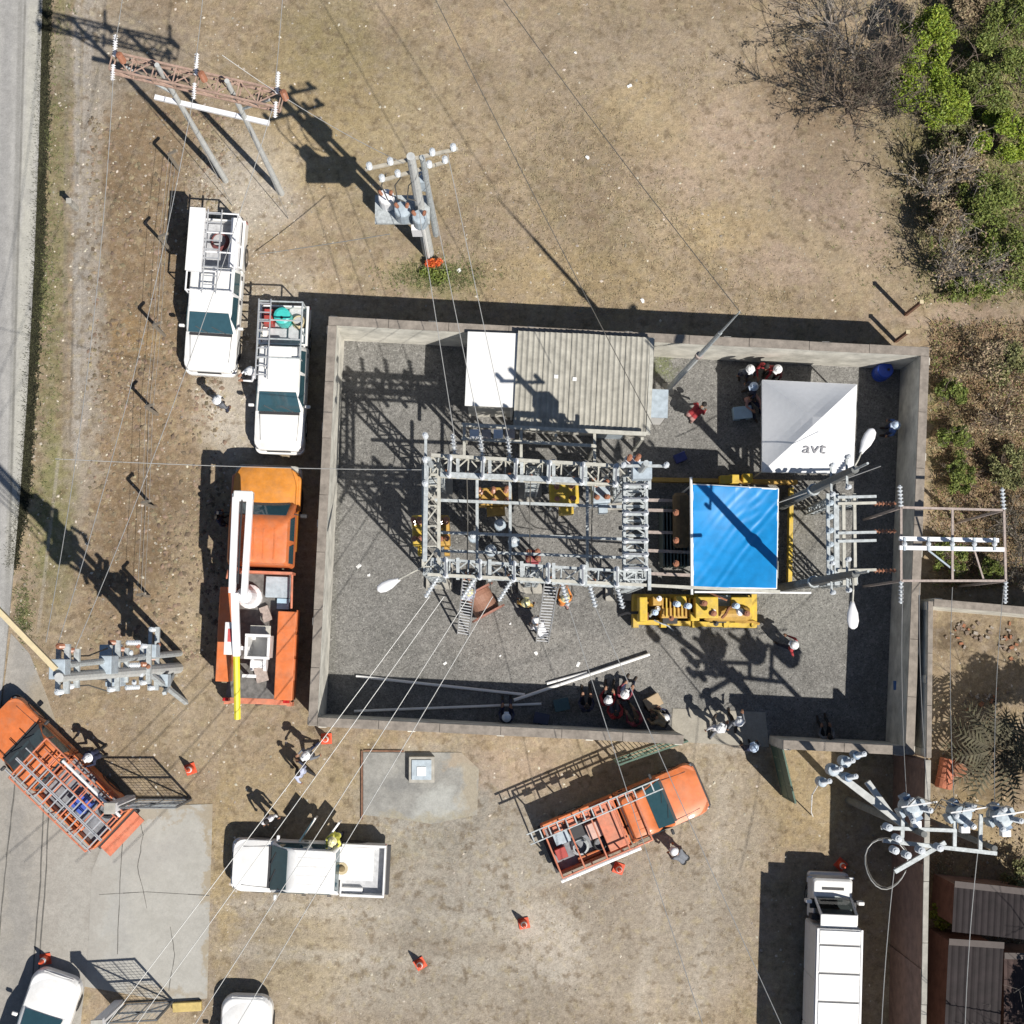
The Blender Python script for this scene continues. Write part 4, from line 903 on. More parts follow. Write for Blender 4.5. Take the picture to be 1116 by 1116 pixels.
# breakers and boxes under the gantry
def breaker(px, py, z, sx, sy, h, m, label, name='circuit_breaker', legs=True):
    p = P(px, py, z); o = thing(name, label, 'switchgear', (p.x, p.y, Y0), 0.05)
    zb = z-h
    obj('tank', MB().box((0, 0, zb+h/2), (sx, sy, h)), m, o, bevel=0.05)
    for x in (-1, 1):
        for y in (-1, 1):
            obj('leg', MB().box((x*(sx/2-.06), y*(sy/2-.06), zb/2), (0.07, 0.07, zb)), GALV, o)
    k = max(2, int(sx/0.35))
    for i in range(k):
        for y in (-0.25, 0.25):
            x = -sx/2+sx*(i+0.5)/k; obj('bushing', MB().insulator((x, y*sy, z), (x*1.15, y*sy*1.3, z+0.6), 0.09), PORC, o)
    obj('control_box', MB().box((0.05, -sy/2-0.16, zb+h*0.4), (sx*0.5, 0.3, h*0.7)), m, o, bevel=0.02)
    return o
breaker(615, 537, 2.4, 0.95, 0.75, 0.9, YELLOW, 'bright yellow circuit breaker under the gantry near the ribbed roof')
breaker(538, 541, 2.2, 1.2, 0.6, 0.7, OCHRE, 'ochre circuit breaker under the north-west part of the gantry')
breaker(455, 578, 2.4, 0.35, 1.0, 0.8, YELLOW, 'narrow yellow breaker just outside the west gantry beam')
breaker(484, 578, 2.3, 0.35, 1.0, 0.8, OCHRE, 'narrow ochre breaker just inside the west gantry beam')
breaker(655, 535, 2.1, 0.6, 0.8, 0.8, GREYB, 'grey metering unit east of the bright yellow breaker')
breaker(690, 505, 3.0, 0.5, 0.5, 1.0, LAMPW, 'white instrument transformer at the north-east gantry corner')
breaker(581, 606, 2.0, 0.5, 0.4, 0.5, mat('maroon_paint', (0.26, 0.05, 0.06), 0.5), 'small maroon switch box under the south gantry beam')
for i, (x, y) in enumerate(((516, 585), (535, 600), (560, 590), (545, 572))):
    p = P(x, y, 1.8); o = thing('instrument_transformer', ['slim grey instrument transformer under the gantry, westmost of four', 'slim grey instrument transformer under the gantry, southmost of four', 'slim grey instrument transformer under the gantry, eastmost of four', 'slim grey instrument transformer under the gantry, northmost of four'][i], 'switchgear', (p.x, p.y, Y0), 0, 'instrument transformers')
    obj('pedestal', MB().box((0, 0, 0.75), (0.18, 0.18, 1.5)), GALV, o); obj('tank', tank(MB(), (0, 0, 1.5), 0.2, 0.5), GREYB, o, smooth=False); obj('bushing', MB().insulator((0, 0, 1.98), (0, 0, 2.6), 0.11), PORCG, o)

# ladders
def ladder(a, b_, wdt, label, m=ALU, step=0.3):
    a, b_ = Vector(a), Vector(b_); o = thing('ladder', label, 'ladder', a); d = (b_-a).normalized(); sd_ = d.cross(Vector((0, 0, 1)))
    sd_ = Vector((0, 1, 0)) if sd_.length < 0.1 else sd_.normalized(); L = (b_-a).length
    for s in (-1, 1): obj('rail', MB().bar(a+sd_*s*wdt/2, b_+sd_*s*wdt/2, 0.035, 0.07), m, o, world=True)
    k = int(L/step)
    rung = None
    for i in range(k):
        q = a+d*(step*(i+0.5)); obj('rung', MB().bar(q-sd_*wdt/2, q+sd_*wdt/2, 0.032), m, o, world=True)
    return o
ladder(P(591, 700, 0.05), P(601, 636, 6.0), 0.42, 'aluminium ladder leaning on the middle of the south gantry beam')
ladder(P(505, 692, 0.05), P(512, 626, 6.0), 0.40, 'aluminium ladder leaning on the south gantry beam near the cable drum')
# cable drum
p = P(526, 657); o = thing('cable_drum', 'red-brown cable drum standing south of the gantry', 'cable drum', (p.x, p.y, Y0), 0.5)
RB = mat('red_brown_drum', (0.34, 0.16, 0.12), 0.8, var=0.25, scale=10)
for y in (-0.42, 0.42): obj('flange', MB().lathe((0, y-0.03, 0.62), [(0.62, 0), (0.62, 0.06)], 24, axis='Y'), RB, o)
obj('barrel', MB().lathe((0, -0.38, 0.62), [(0.42, 0), (0.44, 0.1), (0.42, 0.38), (0.44, 0.6), (0.42, 0.76)], 20, axis='Y'), mat('copper_cable', (0.30, 0.16, 0.11), 0.6, var=0.2, scale=30), o)
# conduit pipes
def pipe(a, b_, r, label, m=PVC):
    a, b_ = P(*a), P(*b_); o = obj('conduit_pipe', MB().tube([a, (a+b_)/2+Vector((0, 0, 0.01)), b_], r, 10), m); return tag(o, label, 'pipe', 'white conduit pipes')
pipe((388, 737, 0.08), (572, 757, 0.08), 0.05, 'long white pipe lying west across the yard, northern of the westward pair')
pipe((386, 775, 0.07), (590, 767, 0.07), 0.045, 'white pipe lying in the wall shade, southern of the westward pair')
pipe((560, 763, 0.16), (708, 713, 0.16), 0.055, 'bright white pipe lying north-east of the seated people')
pipe((596, 745, 0.07), (640, 733, 0.07), 0.05, 'short white pipe alongside the bright long pipe')
# scraps on gravel
for i, (x, y, l) in enumerate(((391, 617, 'upper of two white scraps on the gravel west of the floodlight'), (402, 627, 'lower of two white scraps on the gravel west of the floodlight'), (485, 723, 'white strip on the gravel north of the westward pipes'), (556, 680, 'white scrap on the gravel between the cable drum and the ladder'), (545, 715, 'white scrap on the gravel south of the cable drum'), (584, 712, 'white scrap on the gravel at the foot of the leaning ladder'), (630, 724, 'white scrap on the gravel above the bright white pipe'),
        (500, 295, 'white scrap on grass beside the orange-flowered plant'), (627, 58, 'white scrap in the dry field nearest the top edge'), (686, 94, 'white scrap in the middle of the dry field'), (640, 172, 'white scrap in the dry field near the dark lines'), (700, 328, 'white scrap at the shadow edge north of the yard'))):
    p = P(x, y); s = random.uniform(0.05, 0.11)
    mb = MB().box((0, 0, 0.012), (s*random.uniform(1, 2), s, 0.02), rz=random.uniform(0, 3)).box((s*.3, .02, 0.03), (s, s*.7, 0.015), rz=random.uniform(0, 3))
    o = obj('paper_scrap', mb, PVC); o.location = (p.x, p.y, 0.014); tag(o, l, 'litter', 'white scraps of litter')
# boxes and crates in the yard
def crate(px, py, z, s, rz, m, label, name='equipment_case', cat='case'):
    p = P(px, py, z); o = thing(name, label, cat, (p.x, p.y, Y0), rz)
    obj('case_body', MB().box((0, 0, s[2]*0.4), (s[0], s[1], s[2]*0.8)), m, o, bevel=0.015); obj('case_lid', MB().box((0, 0, s[2]*0.9+0.004), (s[0]*1.03, s[1]*1.03, s[2]*0.2)), m, o, bevel=0.015)
    obj('handle', MB().box((0, -s[1]/2-0.02, s[2]*0.6), (s[0]*0.3, 0.03, 0.03)), DARK, o); return o
crate(810, 449, 0.5, (0.62, 0.42, 0.4), 0.1, mat('pale_blue_plastic', (0.36, 0.50, 0.62), 0.5), 'pale blue case beside the tent legs')
crate(742, 498, 0.4, (0.4, 0.3, 0.3), 0.4, mat('navy_plastic', (0.03, 0.04, 0.16), 0.5), 'navy case in the shade near the mast')
crate(612, 768, 0.3, (0.5, 0.4, 0.35), 0.2, mat('dark_teal', (0.04, 0.09, 0.11), 0.6), 'dark teal case in the shade of the south wall')
crate(590, 783, 0.3, (0.5, 0.35, 0.35), -0.2, mat('dark_navy', (0.035, 0.045, 0.09), 0.6), 'dark navy case against the south wall')
crate(712, 765, 0.4, (0.55, 0.4, 0.4), 0.5, mat('tan_cardboard', (0.42, 0.32, 0.21), 0.9), 'tan cardboard box beside the seated people', 'cardboard_box', 'box')
# blue barrel
p = P(965, 403, 0.85); o = thing('water_barrel', 'blue plastic barrel in the north-east corner of the yard', 'barrel', (p.x, p.y, Y0))
obj('barrel_body', MB().lathe((0, 0, 0), [(0.26, 0), (0.29, 0.05), (0.29, 0.28), (0.3, 0.3), (0.29, 0.33), (0.29, 0.6), (0.3, 0.62), (0.29, 0.65), (0.27, 0.85), (0.24, 0.87)], 18), mat('blue_barrel', (0.015, 0.06, 0.40), 0.4), o, smooth=False)
obj('barrel_cap', MB().lathe((0.1, 0, 0.87), [(0.05, 0), (0.05, 0.03)], 10), DARK, o)
p = P(980, 747, 1.0); o = thing('fire_point', 'small blue and white box fixed low on the east wall', 'box', (p.x, p.y, Y0))
obj('post', MB().box((0, 0, 0.4), (0.08, 0.08, 0.8)), GALV, o); obj('box_body', MB().box((0, 0, 0.95), (0.3, 0.3, 0.3)), mat('mid_blue', (0.06, 0.16, 0.42), 0.5), o); obj('box_lid', MB().box((0, 0, 1.12), (0.2, 0.2, 0.04)), LAMPW, o)

# gate leaves of the yard opening
def gate(name, ha, hb, h, label, m, infill=None, bars=7, z0=0.08):
    a, b_ = Vector((*P(*ha).xy, 0)), Vector((*P(*hb).xy, 0)); d = b_-a; L = d.length; o = thing(name, label, 'gate', a, math.atan2(d.y, d.x))
    for x in (0.03, L-0.03): obj('stile', MB().box((x, 0, z0+h/2), (0.06, 0.06, h)), m, o)
    for z in (z0+0.03, z0+h/2, z0+h-0.03): obj('rail', MB().box((L/2, 0, z), (L-0.12, 0.05, 0.06)), m, o)
    obj('diagonal_brace', MB().bar((0.06, 0.03, z0+0.06), (L-0.06, 0.03, z0+h-0.06), 0.04), m, o)
    if infill:
        k = max(2, round(L/0.5)); 
        for i in range(k): obj('infill_panel', MB().box((0.06+(L-0.12)*(i+0.5)/k, -0.012, z0+h/2), ((L-0.12)/k-0.01, 0.012, h-0.1)), infill, o)
    else:
        for i in range(bars): obj('bar', MB().box((0.06+(L-0.12)*(i+1)/(bars+1), 0, z0+h/2), (0.02, 0.02, h-0.1)), m, o)
    return o
gate('yard_gate', (741, 803), (668, 828), 2.2, 'dark green gate leaf opened outward behind the orange pickup bonnet', GREENM, None, bars=16)
gate('yard_gate', (839, 808), (853, 868), 2.2, 'dark green gate leaf opened outward east of the yard entrance', GREENM, GREENM)
# driveway gates
DGM = mat('dark_gate', (0.10, 0.105, 0.11), 0.6)
MESHM = mat('mesh_wire', (0.36, 0.42, 0.47), 0.5, 0.3)
def drive_gate(ha, hb, h, label, plabel):
    o = gate('driveway_gate', ha, hb, h, label, DGM, None, bars=1)
    a, b_ = Vector((*P(*ha).xy, 0)), Vector((*P(*hb).xy, 0)); L = (b_-a).length; mb = MB()
    k = int(L/0.16)
    for i in range(k): mb.box((0.06+(L-0.12)*(i+0.5)/k, 0.035, h/2+0.08), (0.008, 0.008, h-0.1))
    for i in range(int(h/0.16)): mb.box((L/2, 0.05, 0.15+i*0.16), (L-0.12, 0.008, 0.008))
    obj('wire_mesh', mb, MESHM, o)
    d = (b_-a).normalized(); c = b_+d*0.22
    o = thing('gate_pillar', plabel, 'pillar', c, math.atan2(d.y, d.x))
    obj('shaft', MB().box((0, 0, 1.4), (0.30, 0.30, 2.8)), LAMPW, o, bevel=0.02); obj('cap', MB().box((0, 0, 2.84), (0.36, 0.36, 0.08)), CONC, o, bevel=0.02)
drive_gate((210, 871), (150, 871), 2.5, 'dark framed mesh gate leaf standing open at the north side of the driveway', 'square concrete gate pillar behind the orange ladder pickup')
drive_gate((190, 1091), (137, 1094), 2.5, 'dark framed mesh gate leaf standing open at the south side of the driveway', 'square concrete gate pillar at the south side of the driveway')
p = P(205, 1096); o = thing('timber_block', 'yellow timber block on the ground beside the south driveway gate', 'timber', (p.x, p.y, 0.0), 0.05)
obj('beam', MB().box((0, 0, 0.12), (0.95, 0.3, 0.2)), mat('yellow_timber', (0.50, 0.38, 0.14), 0.8, var=0.2), o, bevel=0.02); obj('bearer', MB().box((0.3, 0, 0.01), (0.12, 0.34, 0.02)), WOODB, o)
# ------------------------------------------------------------------ vehicles  (local x forward, y left)
def ring_xy(pts, z): return [(x, y, z) for x, y in pts]
def rrect(x0, x1, w, rf, rr, n=4):
    """rounded rectangle outline, front at x1"""
    out = []
    for (cx_, cy_, r, a0) in ((x1-rf, w-rf, rf, 0), (x0+rr, w-rr, rr, 90), (x0+rr, -w+rr, rr, 180), (x1-rf, -w+rf, rf, 270)):
        for k in range(n+1):
            a = math.radians(a0+90*k/n); out.append((cx_+r*math.cos(a), cy_+r*math.sin(a)))
    return out
def wheel(o, x, y, r, wd, name='wheel'):
    mb = MB().lathe((0, -wd/2, 0), [(r*0.62, 0.0), (r*0.9, 0.0), (r, wd*0.18), (r, wd*0.82), (r*0.9, wd), (r*0.62, wd)], 22, axis='Y')
    t = obj('wheel', mb, RUBBER, o); t.location = (x, y, r)
    s = 1 if y > 0 else -1
    obj('rim', MB().lathe((0, -wd*0.5+0.02, 0), [(r*0.6, 0), (r*0.6, wd*0.9), (r*0.3, wd*0.96), (r*0.12, wd*0.9)], 16, axis='Y'), CHROME, t)
    return t
def side_panels(o, xs, zt, zb, w, m): pass

def pickup(name, label, loc, rz, paint, cab='double', roofm=None, L=5.25, W=1.78, group='pickup trucks', hoodm=None):
    o = thing(name, label, 'pickup truck', loc, rz, group)
    roofm = roofm or paint; hoodm = hoodm or paint
    hw = W/2; xf = L/2; xr = -L/2
    xc = xf-3.55 if cab == 'double' else xf-2.85          # rear of the cab
    xw = xf-1.28                                          # base of the windscreen
    # lower body: sills, doors, wings
    rings = [ring_xy(rrect(xc, xf-0.06, hw-0.06, 0.25, 0.04), 0.36), ring_xy(rrect(xc, xf, hw, 0.30, 0.05), 0.50),
             ring_xy(rrect(xc, xf, hw, 0.32, 0.05), 0.74), ring_xy(rrect(xc, xf-0.03, hw-0.02, 0.33, 0.05), 0.90)]
    obj('body', MB().loft(rings), paint, o, smooth=False, bevel=0.02)
    # bonnet: curved top built as stations along x
    rings = []
    for t in range(9):
        s = t/8; x = xw-0.05+s*(xf-0.03-xw+0.05); hwx = hw-0.03-0.22*max(0, s-0.55)**1.6*2.6
        zt = 1.03-0.11*s**2.2; ring = []
        for k in range(9):
            y = -1+2*k/8; ring.append((x, y*hwx, zt-0.075*abs(y)**3+0.012*(abs(y) > 0.5)*(abs(y) < 0.8)))
        ring += [(x, hwx, 0.86), (x, -hwx, 0.86)]
        rings.append(ring)
    obj('bonnet', MB().loft(rings), hoodm, o, smooth='auto')
    # greenhouse
    zr = 1.70
    lv = [(0.88, xc+0.01, xw+0.04, hw-0.035), (1.08, xc+0.015, xw-0.06, hw-0.05), (1.35, xc+0.05, xw-0.36, hw-0.10), (1.58, xc+0.10, xw-0.63, hw-0.155), (1.66, xc+0.14, xw-0.74, hw-0.19), (zr, xc+0.28, xw-0.9, hw-0.32)]
    obj('cab', MB().loft([ring_xy(rrect(a, b, w_, 0.10, 0.10), z) for z, a, b, w_ in lv]), roofm, o, smooth=True)
    cab_o = o.children[-1]
    try: cab_o.data.set_sharp_from_angle(angle=math.radians(40))
    except Exception: pass
    def q4(pts, t=0.012): 
        a, b_, c, d = [Vector(p) for p in pts]; nn = (b_-a).cross(d-a).normalized()*t
        return MB().add([a, b_, c, d, a+nn, b_+nn, c+nn, d+nn], [(3, 2, 1, 0), (4, 5, 6, 7), (0, 1, 5, 4), (1, 2, 6, 5), (2, 3, 7, 6), (3, 0, 4, 7)])
    wb, wt = hw-0.13, hw-0.24
    xb_, xt_ = xw-0.045+0.01, xw-0.62
    obj('windscreen', q4([(xb_, -wb, 1.08), (xb_, wb, 1.08), (xt_, wt, 1.595), (xt_, -wt, 1.595)]), GLASS, o)
    obj('rear_window', q4([(xc+0.01, wb-0.05, 1.12), (xc+0.01, -wb+0.05, 1.12), (xc+0.085, -wt+0.02, 1.52), (xc+0.085, wt-0.02, 1.52)]), GLASS, o)
    for s in (-1, 1):
        segs = [(xc+0.18, (xc+xw)/2-0.20), ((xc+xw)/2-0.12, xw-0.42)] if cab == 'double' else [(xc+0.15, xw-0.42)]
        for (xa, xb2) in segs:
            pts = [(xa, s*(hw-0.052), 1.10), (xb2+(0.26 if xb2 > 0.3 else 0), s*(hw-0.052), 1.10), (xb2, s*(hw-0.142), 1.54), (xa+0.05, s*(hw-0.142), 1.54)]
            obj('side_window', q4(pts if s > 0 else pts, 0.012 if s < 0 else -0.012), GLASS, o)
            obj('door_handle', MB().box((xa+0.12, s*(hw+0.012), 0.96), (0.14, 0.03, 0.03)), DARK, o)
        obj('wing_mirror', MB().box((xw-0.22, s*(hw+0.10), 1.10), (0.10, 0.19, 0.15)), DARK if paint is ORANGE else paint, o, bevel=0.03)
        obj('headlight', MB().box((xf-0.13, s*(hw-0.22), 0.76), (0.14, 0.28, 0.16)), CHROME, o, bevel=0.03)
        obj('tail_light', MB().box((xr+0.03, s*(hw-0.05), 0.80), (0.05, 0.09, 0.28)), mat('lamp_red', (0.45, 0.02, 0.02), 0.3), o)
        for x in (xf-0.88, xr+1.12):
            wheel(o, x, s*(hw-0.13), 0.36, 0.24)
            obj('wheel_arch', MB().tube([(x+0.43*math.cos(a), s*(hw-0.01), 0.36+0.43*math.sin(a)) for a in [math.pi*k/8 for k in range(9)]], 0.03, 5), DARK, o)
    obj('front_bumper', MB().loft([ring_xy(rrect(xf-0.3, xf+0.07, hw-0.02, 0.22, 0.02), z) for z in (0.36, 0.58)]), paint if paint is WHITE else DARK, o, bevel=0.02)
    obj('grille', MB().box((xf+0.0, 0, 0.74), (0.04, 0.8, 0.16)), DARK, o)
    obj('wiper', MB().bar((xw-0.02, 0.5, 1.095), (xw-0.2, 0.05, 1.25), 0.02), DARK, o); obj('wiper', MB().bar((xw-0.02, -0.1, 1.095), (xw-0.2, -0.5, 1.25), 0.02), DARK, o)
    for y in (-0.45, -0.15, 0.15, 0.45): obj('roof_rib', MB().box((xc+0.28+(xw-0.9-xc-0.28)/2, y*(hw-0.32)/0.58, zr+0.004), (xw-0.9-xc-0.42, 0.045, 0.014)), roofm, o, bevel=0.006)
    obj('cowl', MB().box((xw+0.02, 0, 1.035), (0.10, W-0.34, 0.012)), DARK, o)
    for s in (-1, 1):
        obj('bonnet_gap', MB().bar((xw+0.08, s*(hw-0.19), 1.022), (xf-0.35, s*(hw-0.24), 0.955), 0.014, 0.008), DARK, o)
        obj('door_gap', MB().box(((xc+xw)/2-0.16 if cab == 'double' else xc+0.08, s*(hw+0.001), 0.72), (0.014, 0.01, 0.34)), DARK, o)
    # bed
    xb = xc-0.04
    obj('bed_floor', MB().box(((xr+xb)/2, 0, 0.66), (xb-xr-0.04, W-0.2, 0.06)), mat('bed_liner', (0.20, 0.21, 0.23), 0.7, var=0.3) if paint is not WHITE else mat('bed_grey', (0.42, 0.43, 0.45), 0.7, var=0.2), o)
    for s in (-1, 1): obj('bed_side', MB().box(((xr+xb)/2, s*(hw-0.055), 0.75), (xb-xr, 0.09, 0.60)), paint, o, bevel=0.02)
    obj('bed_front', MB().box((xb-0.03, 0, 0.80), (0.05, W-0.2, 0.5)), paint, o); obj('tailgate', MB().box((xr+0.03, 0, 0.76), (0.06, W-0.2, 0.58)), paint, o, bevel=0.015)
    for s in (-1, 1): obj('wheel_tub', MB().box((xr+1.12, s*(hw-0.2), 0.78), (0.8, 0.18, 0.22)), paint, o, bevel=0.04)
    obj('rear_bumper', MB().box((xr-0.05, 0, 0.5), (0.14, W-0.1, 0.14)), DARK, o, bevel=0.02)
    obj('chassis', MB().box((0, 0, 0.38), (L-0.5, W-0.55, 0.16)), DARK, o)
    return o, dict(xf=xf, xr=xr, xc=xc, hw=hw, xb=xb)
def rack(o, x0, x1, hw, z, m, posts=3):
    for s in (-1, 1):
        obj('rack_rail', MB().tube([(x0, s*hw, z), (x1, s*hw, z)], 0.03, 8), m, o)
        for i in range(posts):
            x = x0+(x1-x0)*i/(posts-1); obj('rack_post', MB().tube([(x, s*hw, 0.95 if x < 0 else 0.98), (x, s*hw, z)], 0.028, 8), m, o)
    for i in range(posts+1):
        x = x0+(x1-x0)*i/posts; obj('rack_bar', MB().tube([(x, -hw, z+0.002), (x, hw, z+0.002)], 0.028, 8), m, o)
def top_ladder(o, x0, x1, y, wd, z, label, m=ALU):
    l = thing('ladder', label, 'ladder'); l.location = (0, 0, 0)
    M = Matrix.Translation(o.location) @ Matrix.Rotation(o.rotation_euler.z, 4, 'Z')
    base = M @ Vector((x0, y, z)); l.location = base; l.rotation_euler = (0, 0, o.rotation_euler.z)
    Lr = x1-x0
    for s in (-1, 1): obj('rail', MB().box((Lr/2, s*wd/2, 0), (Lr, 0.035, 0.075)), m, l)
    k = int(Lr/0.3)
    for i in range(k): obj('rung', MB().box((0.15+i*0.3, 0, 0), (0.04, wd-0.035, 0.03)), m, l)
    return l
def load(o, name, label, cat, pos, build):
    """a loose thing lying on a vehicle, top-level"""
    M = Matrix.Translation(o.location) @ Matrix.Rotation(o.rotation_euler.z, 4, 'Z')
    t = thing(name, label, cat, M @ Vector(pos), o.rotation_euler.z); build(t); return t
def coil(t, m=DARK, r=0.26):
    for k in range(4): obj('coil_turn', MB().tube([(r*(1-.06*k)*math.cos(a), r*(1-.06*k)*math.sin(a), 0.04+0.05*k) for a in [j*2*math.pi/16 for j in range(17)]], 0.028, 6), m, t)
def toolbox(s, m):
    def f(t):
        obj('box_body', MB().box((0, 0, s[2]*0.42), (s[0], s[1], s[2]*0.84)), m, t, bevel=0.015); obj('box_lid', MB().box((0, 0, s[2]*0.92), (s[0]*1.02, s[1]*1.02, s[2]*0.14)), m, t, bevel=0.015)
    return f

# 1: white pickup, top left (nose to the south)
def mid_px(a, b_, z): p = (P(*a, z)+P(*b_, z))/2; return Vector((p.x, p.y, 0))
o, k1 = pickup('pickup_truck', 'white pickup with ladder rack and long white box, left of the two parked together', mid_px((240, 240), (227, 404), 1.0), yaw((240, 240), (227, 404)), WHITE)
rack(o, k1['xr']+0.05, k1['xc']+1.0, 0.78, 1.95, LAMPW, 4)
top_ladder(o, k1['xr']-0.05, k1['xc']+1.1, 0.02, 0.46, 2.02, 'aluminium ladder on the rack of the left white pickup')
def longbox(t):
    obj('box_body', MB().box((0, 0, 0.13), (2.1, 0.5, 0.26)), LAMPW, t, bevel=0.02); obj('box_lid', MB().box((0, 0, 0.275), (2.14, 0.52, 0.03)), WHITE, t, bevel=0.01)
load(o, 'storage_box', 'long white storage box on the rack of the left white pickup', 'storage box', (k1['xr']+1.05, -0.52, 1.985), longbox)
load(o, 'cable_coil', 'maroon rope coil in the bed of the left white pickup', 'rope coil', (k1['xr']+0.7, 0.0, 0.69), lambda t: coil(t, mat('maroon_rope', (0.16, 0.05, 0.05), 0.8), 0.3))
load(o, 'tool_box', 'white tool box stacked in the bed of the left white pickup', 'tool box', (k1['xr']+0.9, 0.62, 1.06), toolbox((1.7, 0.3, 0.4), LAMPW))
# 2: white pickup to its right
o, k2 = pickup('pickup_truck', 'white pickup carrying a teal barrel, right of the two parked together', mid_px((310, 338), (303, 486), 1.0), yaw((310, 338), (303, 486)), WHITE, L=4.95, W=1.7)
rack(o, k2['xr']+0.05, k2['xc']+0.55, 0.72, 1.85, GALV, 3)
top_ladder(o, k2['xr']+0.0, k2['xc']+1.3, -0.52, 0.4, 1.92, 'narrow aluminium ladder on the right white pickup')
def tealbar(t): obj('barrel_body', MB().lathe((0, 0, 0), [(0.25, 0), (0.29, 0.04), (0.29, 0.4), (0.3, 0.43), (0.29, 0.46), (0.28, 0.8), (0.2, 0.84)], 18), mat('teal_plastic', (0.05, 0.48, 0.44), 0.4), t); obj('barrel_cap', MB().lathe((0.08, 0, 0.84), [(0.05, 0), (0.05, 0.03)], 10), DARK, t)
load(o, 'water_barrel', 'teal plastic barrel standing in the bed of the right white pickup', 'barrel', (k2['xr']+0.45, 0.0, 0.69), tealbar)
load(o, 'tool_box', 'red tool box in the bed of the right white pickup', 'tool box', (k2['xr']+0.45, -0.5, 0.69), toolbox((0.5, 0.34, 0.6), mat('tool_red', (0.38, 0.05, 0.04), 0.5)))
load(o, 'cable_coil', 'tan rope coil in the bed of the right white pickup', 'rope coil', (k2['xr']+0.5, 0.48, 0.69), lambda t: coil(t, WOODC, 0.22))
load(o, 'storage_box', 'flat white box on the cab roof of the right white pickup', 'storage box', (k2['xc']+0.55, 0.0, 1.71), toolbox((0.75, 0.85, 0.14), WHITE))
# 3: white pickup at the bottom (nose to the west)
o, k3 = pickup('pickup_truck', 'white pickup with an open bed parked south of the yard', mid_px((418, 950), (254, 943), 1.0), yaw((418, 950), (254, 943)), WHITE, cab='double', L=5.05, W=1.72)
load(o, 'storage_box', 'white sheet-topped box filling the bed of the southern white pickup', 'storage box', (k3['xr']+1.0, -0.22, 0.69), toolbox((1.2, 1.05, 0.35), WHITE))
load(o, 'straw_hat', 'round tan straw hat lying on the white box in the pickup bed', 'hat', (k3['xr']+1.42, -0.05, 1.045), lambda t: (obj('brim', MB().lathe((0, 0, 0), [(0.20, 0), (0.2, 0.015)], 18), WOODC, t), obj('crown', MB().lathe((0, 0, 0.015), [(0.11, 0), (0.10, 0.08), (0.06, 0.11)], 14), mat('hat_tan', (0.20, 0.15, 0.08), 0.9), t)))
# open door of that pickup
M = Matrix.Translation(o.location) @ Matrix.Rotation(o.rotation_euler.z, 4, 'Z')
obj('open_door', MB().bar((0.32, -0.9, 0.72), (-0.15, -1.65, 0.72), 0.06, 0.62), WHITE, o, bevel=0.015)
obj('open_door', MB().bar((-0.52, -0.9, 0.78), (-0.95, -1.55, 0.78), 0.06, 0.7), WHITE, o, bevel=0.015)
obj('door_window', MB().bar((0.28, -0.92, 1.24), (-0.12, -1.6, 1.24), 0.03, 0.42), GLASS, o)

# 4: orange pickup with ladders, lower left (nose to the upper left)
o, k4 = pickup('pickup_truck', 'orange utility pickup covered with ladders at the road edge on the left', mid_px((118, 900), (-4, 782), 1.1), yaw((118, 900), (-4, 782)), ORANGE, cab='single', L=5.5, W=1.85, group='pickup trucks', hoodm=ORANGE)
rack(o, k4['xr']+0.05, k4['xf']-2.0, 0.86, 1.98, REDP, 5)
top_ladder(o, k4['xr']-0.1, k4['xf']-1.75, 0.50, 0.48, 2.05, 'ladder on the left orange pickup, southern of three side by side')
top_ladder(o, k4['xr']-0.1, k4['xf']-1.75, 0.0, 0.42, 2.05, 'ladder on the left orange pickup, middle of three side by side')
top_ladder(o, k4['xr']+0.0, k4['xf']-2.2, -0.42, 0.36, 2.05, 'ladder on the left orange pickup, northern of three side by side', m=REDP)
load(o, 'pipe_bundle', 'long white pipe strapped along the left orange pickup', 'pipe', (k4['xr']+0.0, -0.72, 2.05), lambda t: (obj('pipe_wall', MB().tube([(0, 0, 0), (2.6, 0, 0)], 0.05, 8), PVC, t), obj('pipe_cap', MB().tube([(2.6, 0, 0), (2.66, 0, 0)], 0.058, 8), DARK, t)))
load(o, 'tool_box', 'blue tool box in the bed of the left orange pickup', 'tool box', (k4['xr']+1.3, 0.1, 0.69), toolbox((0.5, 0.5, 0.5), mat('tool_blue', (0.05, 0.10, 0.42), 0.5)))
load(o, 'cable_coil', 'dark cable coil in the bed of the left orange pickup', 'rope coil', (k4['xr']+0.6, -0.3, 0.69), lambda t: coil(t, DARK, 0.3))
obj('rear_step', MB().box((k4['xr']-0.3, 0, 0.55), (0.45, 1.6, 0.08)), REDP, o)
# 5: orange pickup in the middle (nose to the east)
o, k5 = pickup('pickup_truck', 'orange utility pickup with a cluttered bed south of the yard gate', mid_px((598, 928), (768, 856), 1.1), yaw((598, 928), (768, 856)), ORANGE, cab='single', L=5.45, W=1.76, hoodm=ORANGE)
rack(o, k5['xr']+0.05, k5['xc']+0.6, 0.84, 1.9, REDP, 4)
top_ladder(o, k5['xr']-0.5, k5['xf']-1.3, 0.72, 0.34, 2.0, 'grey ladder along the far side of the middle orange pickup', m=GALV)
load(o, 'pipe_bundle', 'thick white pipe along the near side of the middle orange pickup', 'pipe', (k5['xr']-0.05, -1.02, 1.3), lambda t: (obj('pipe_wall', MB().tube([(0, 0, 0), (2.75, 0, 0)], 0.065, 8), PVC, t), obj('pipe_cap', MB().tube([(2.75, 0, 0), (2.82, 0, 0)], 0.072, 8), LAMPW, t)))
obj('pipe_bracket', MB().box((k5['xr']+0.4, -0.97, 1.18), (0.05, 0.2, 0.1)).box((k5['xr']+2.2, -0.97, 1.18), (0.05, 0.2, 0.1)), DARK, o)
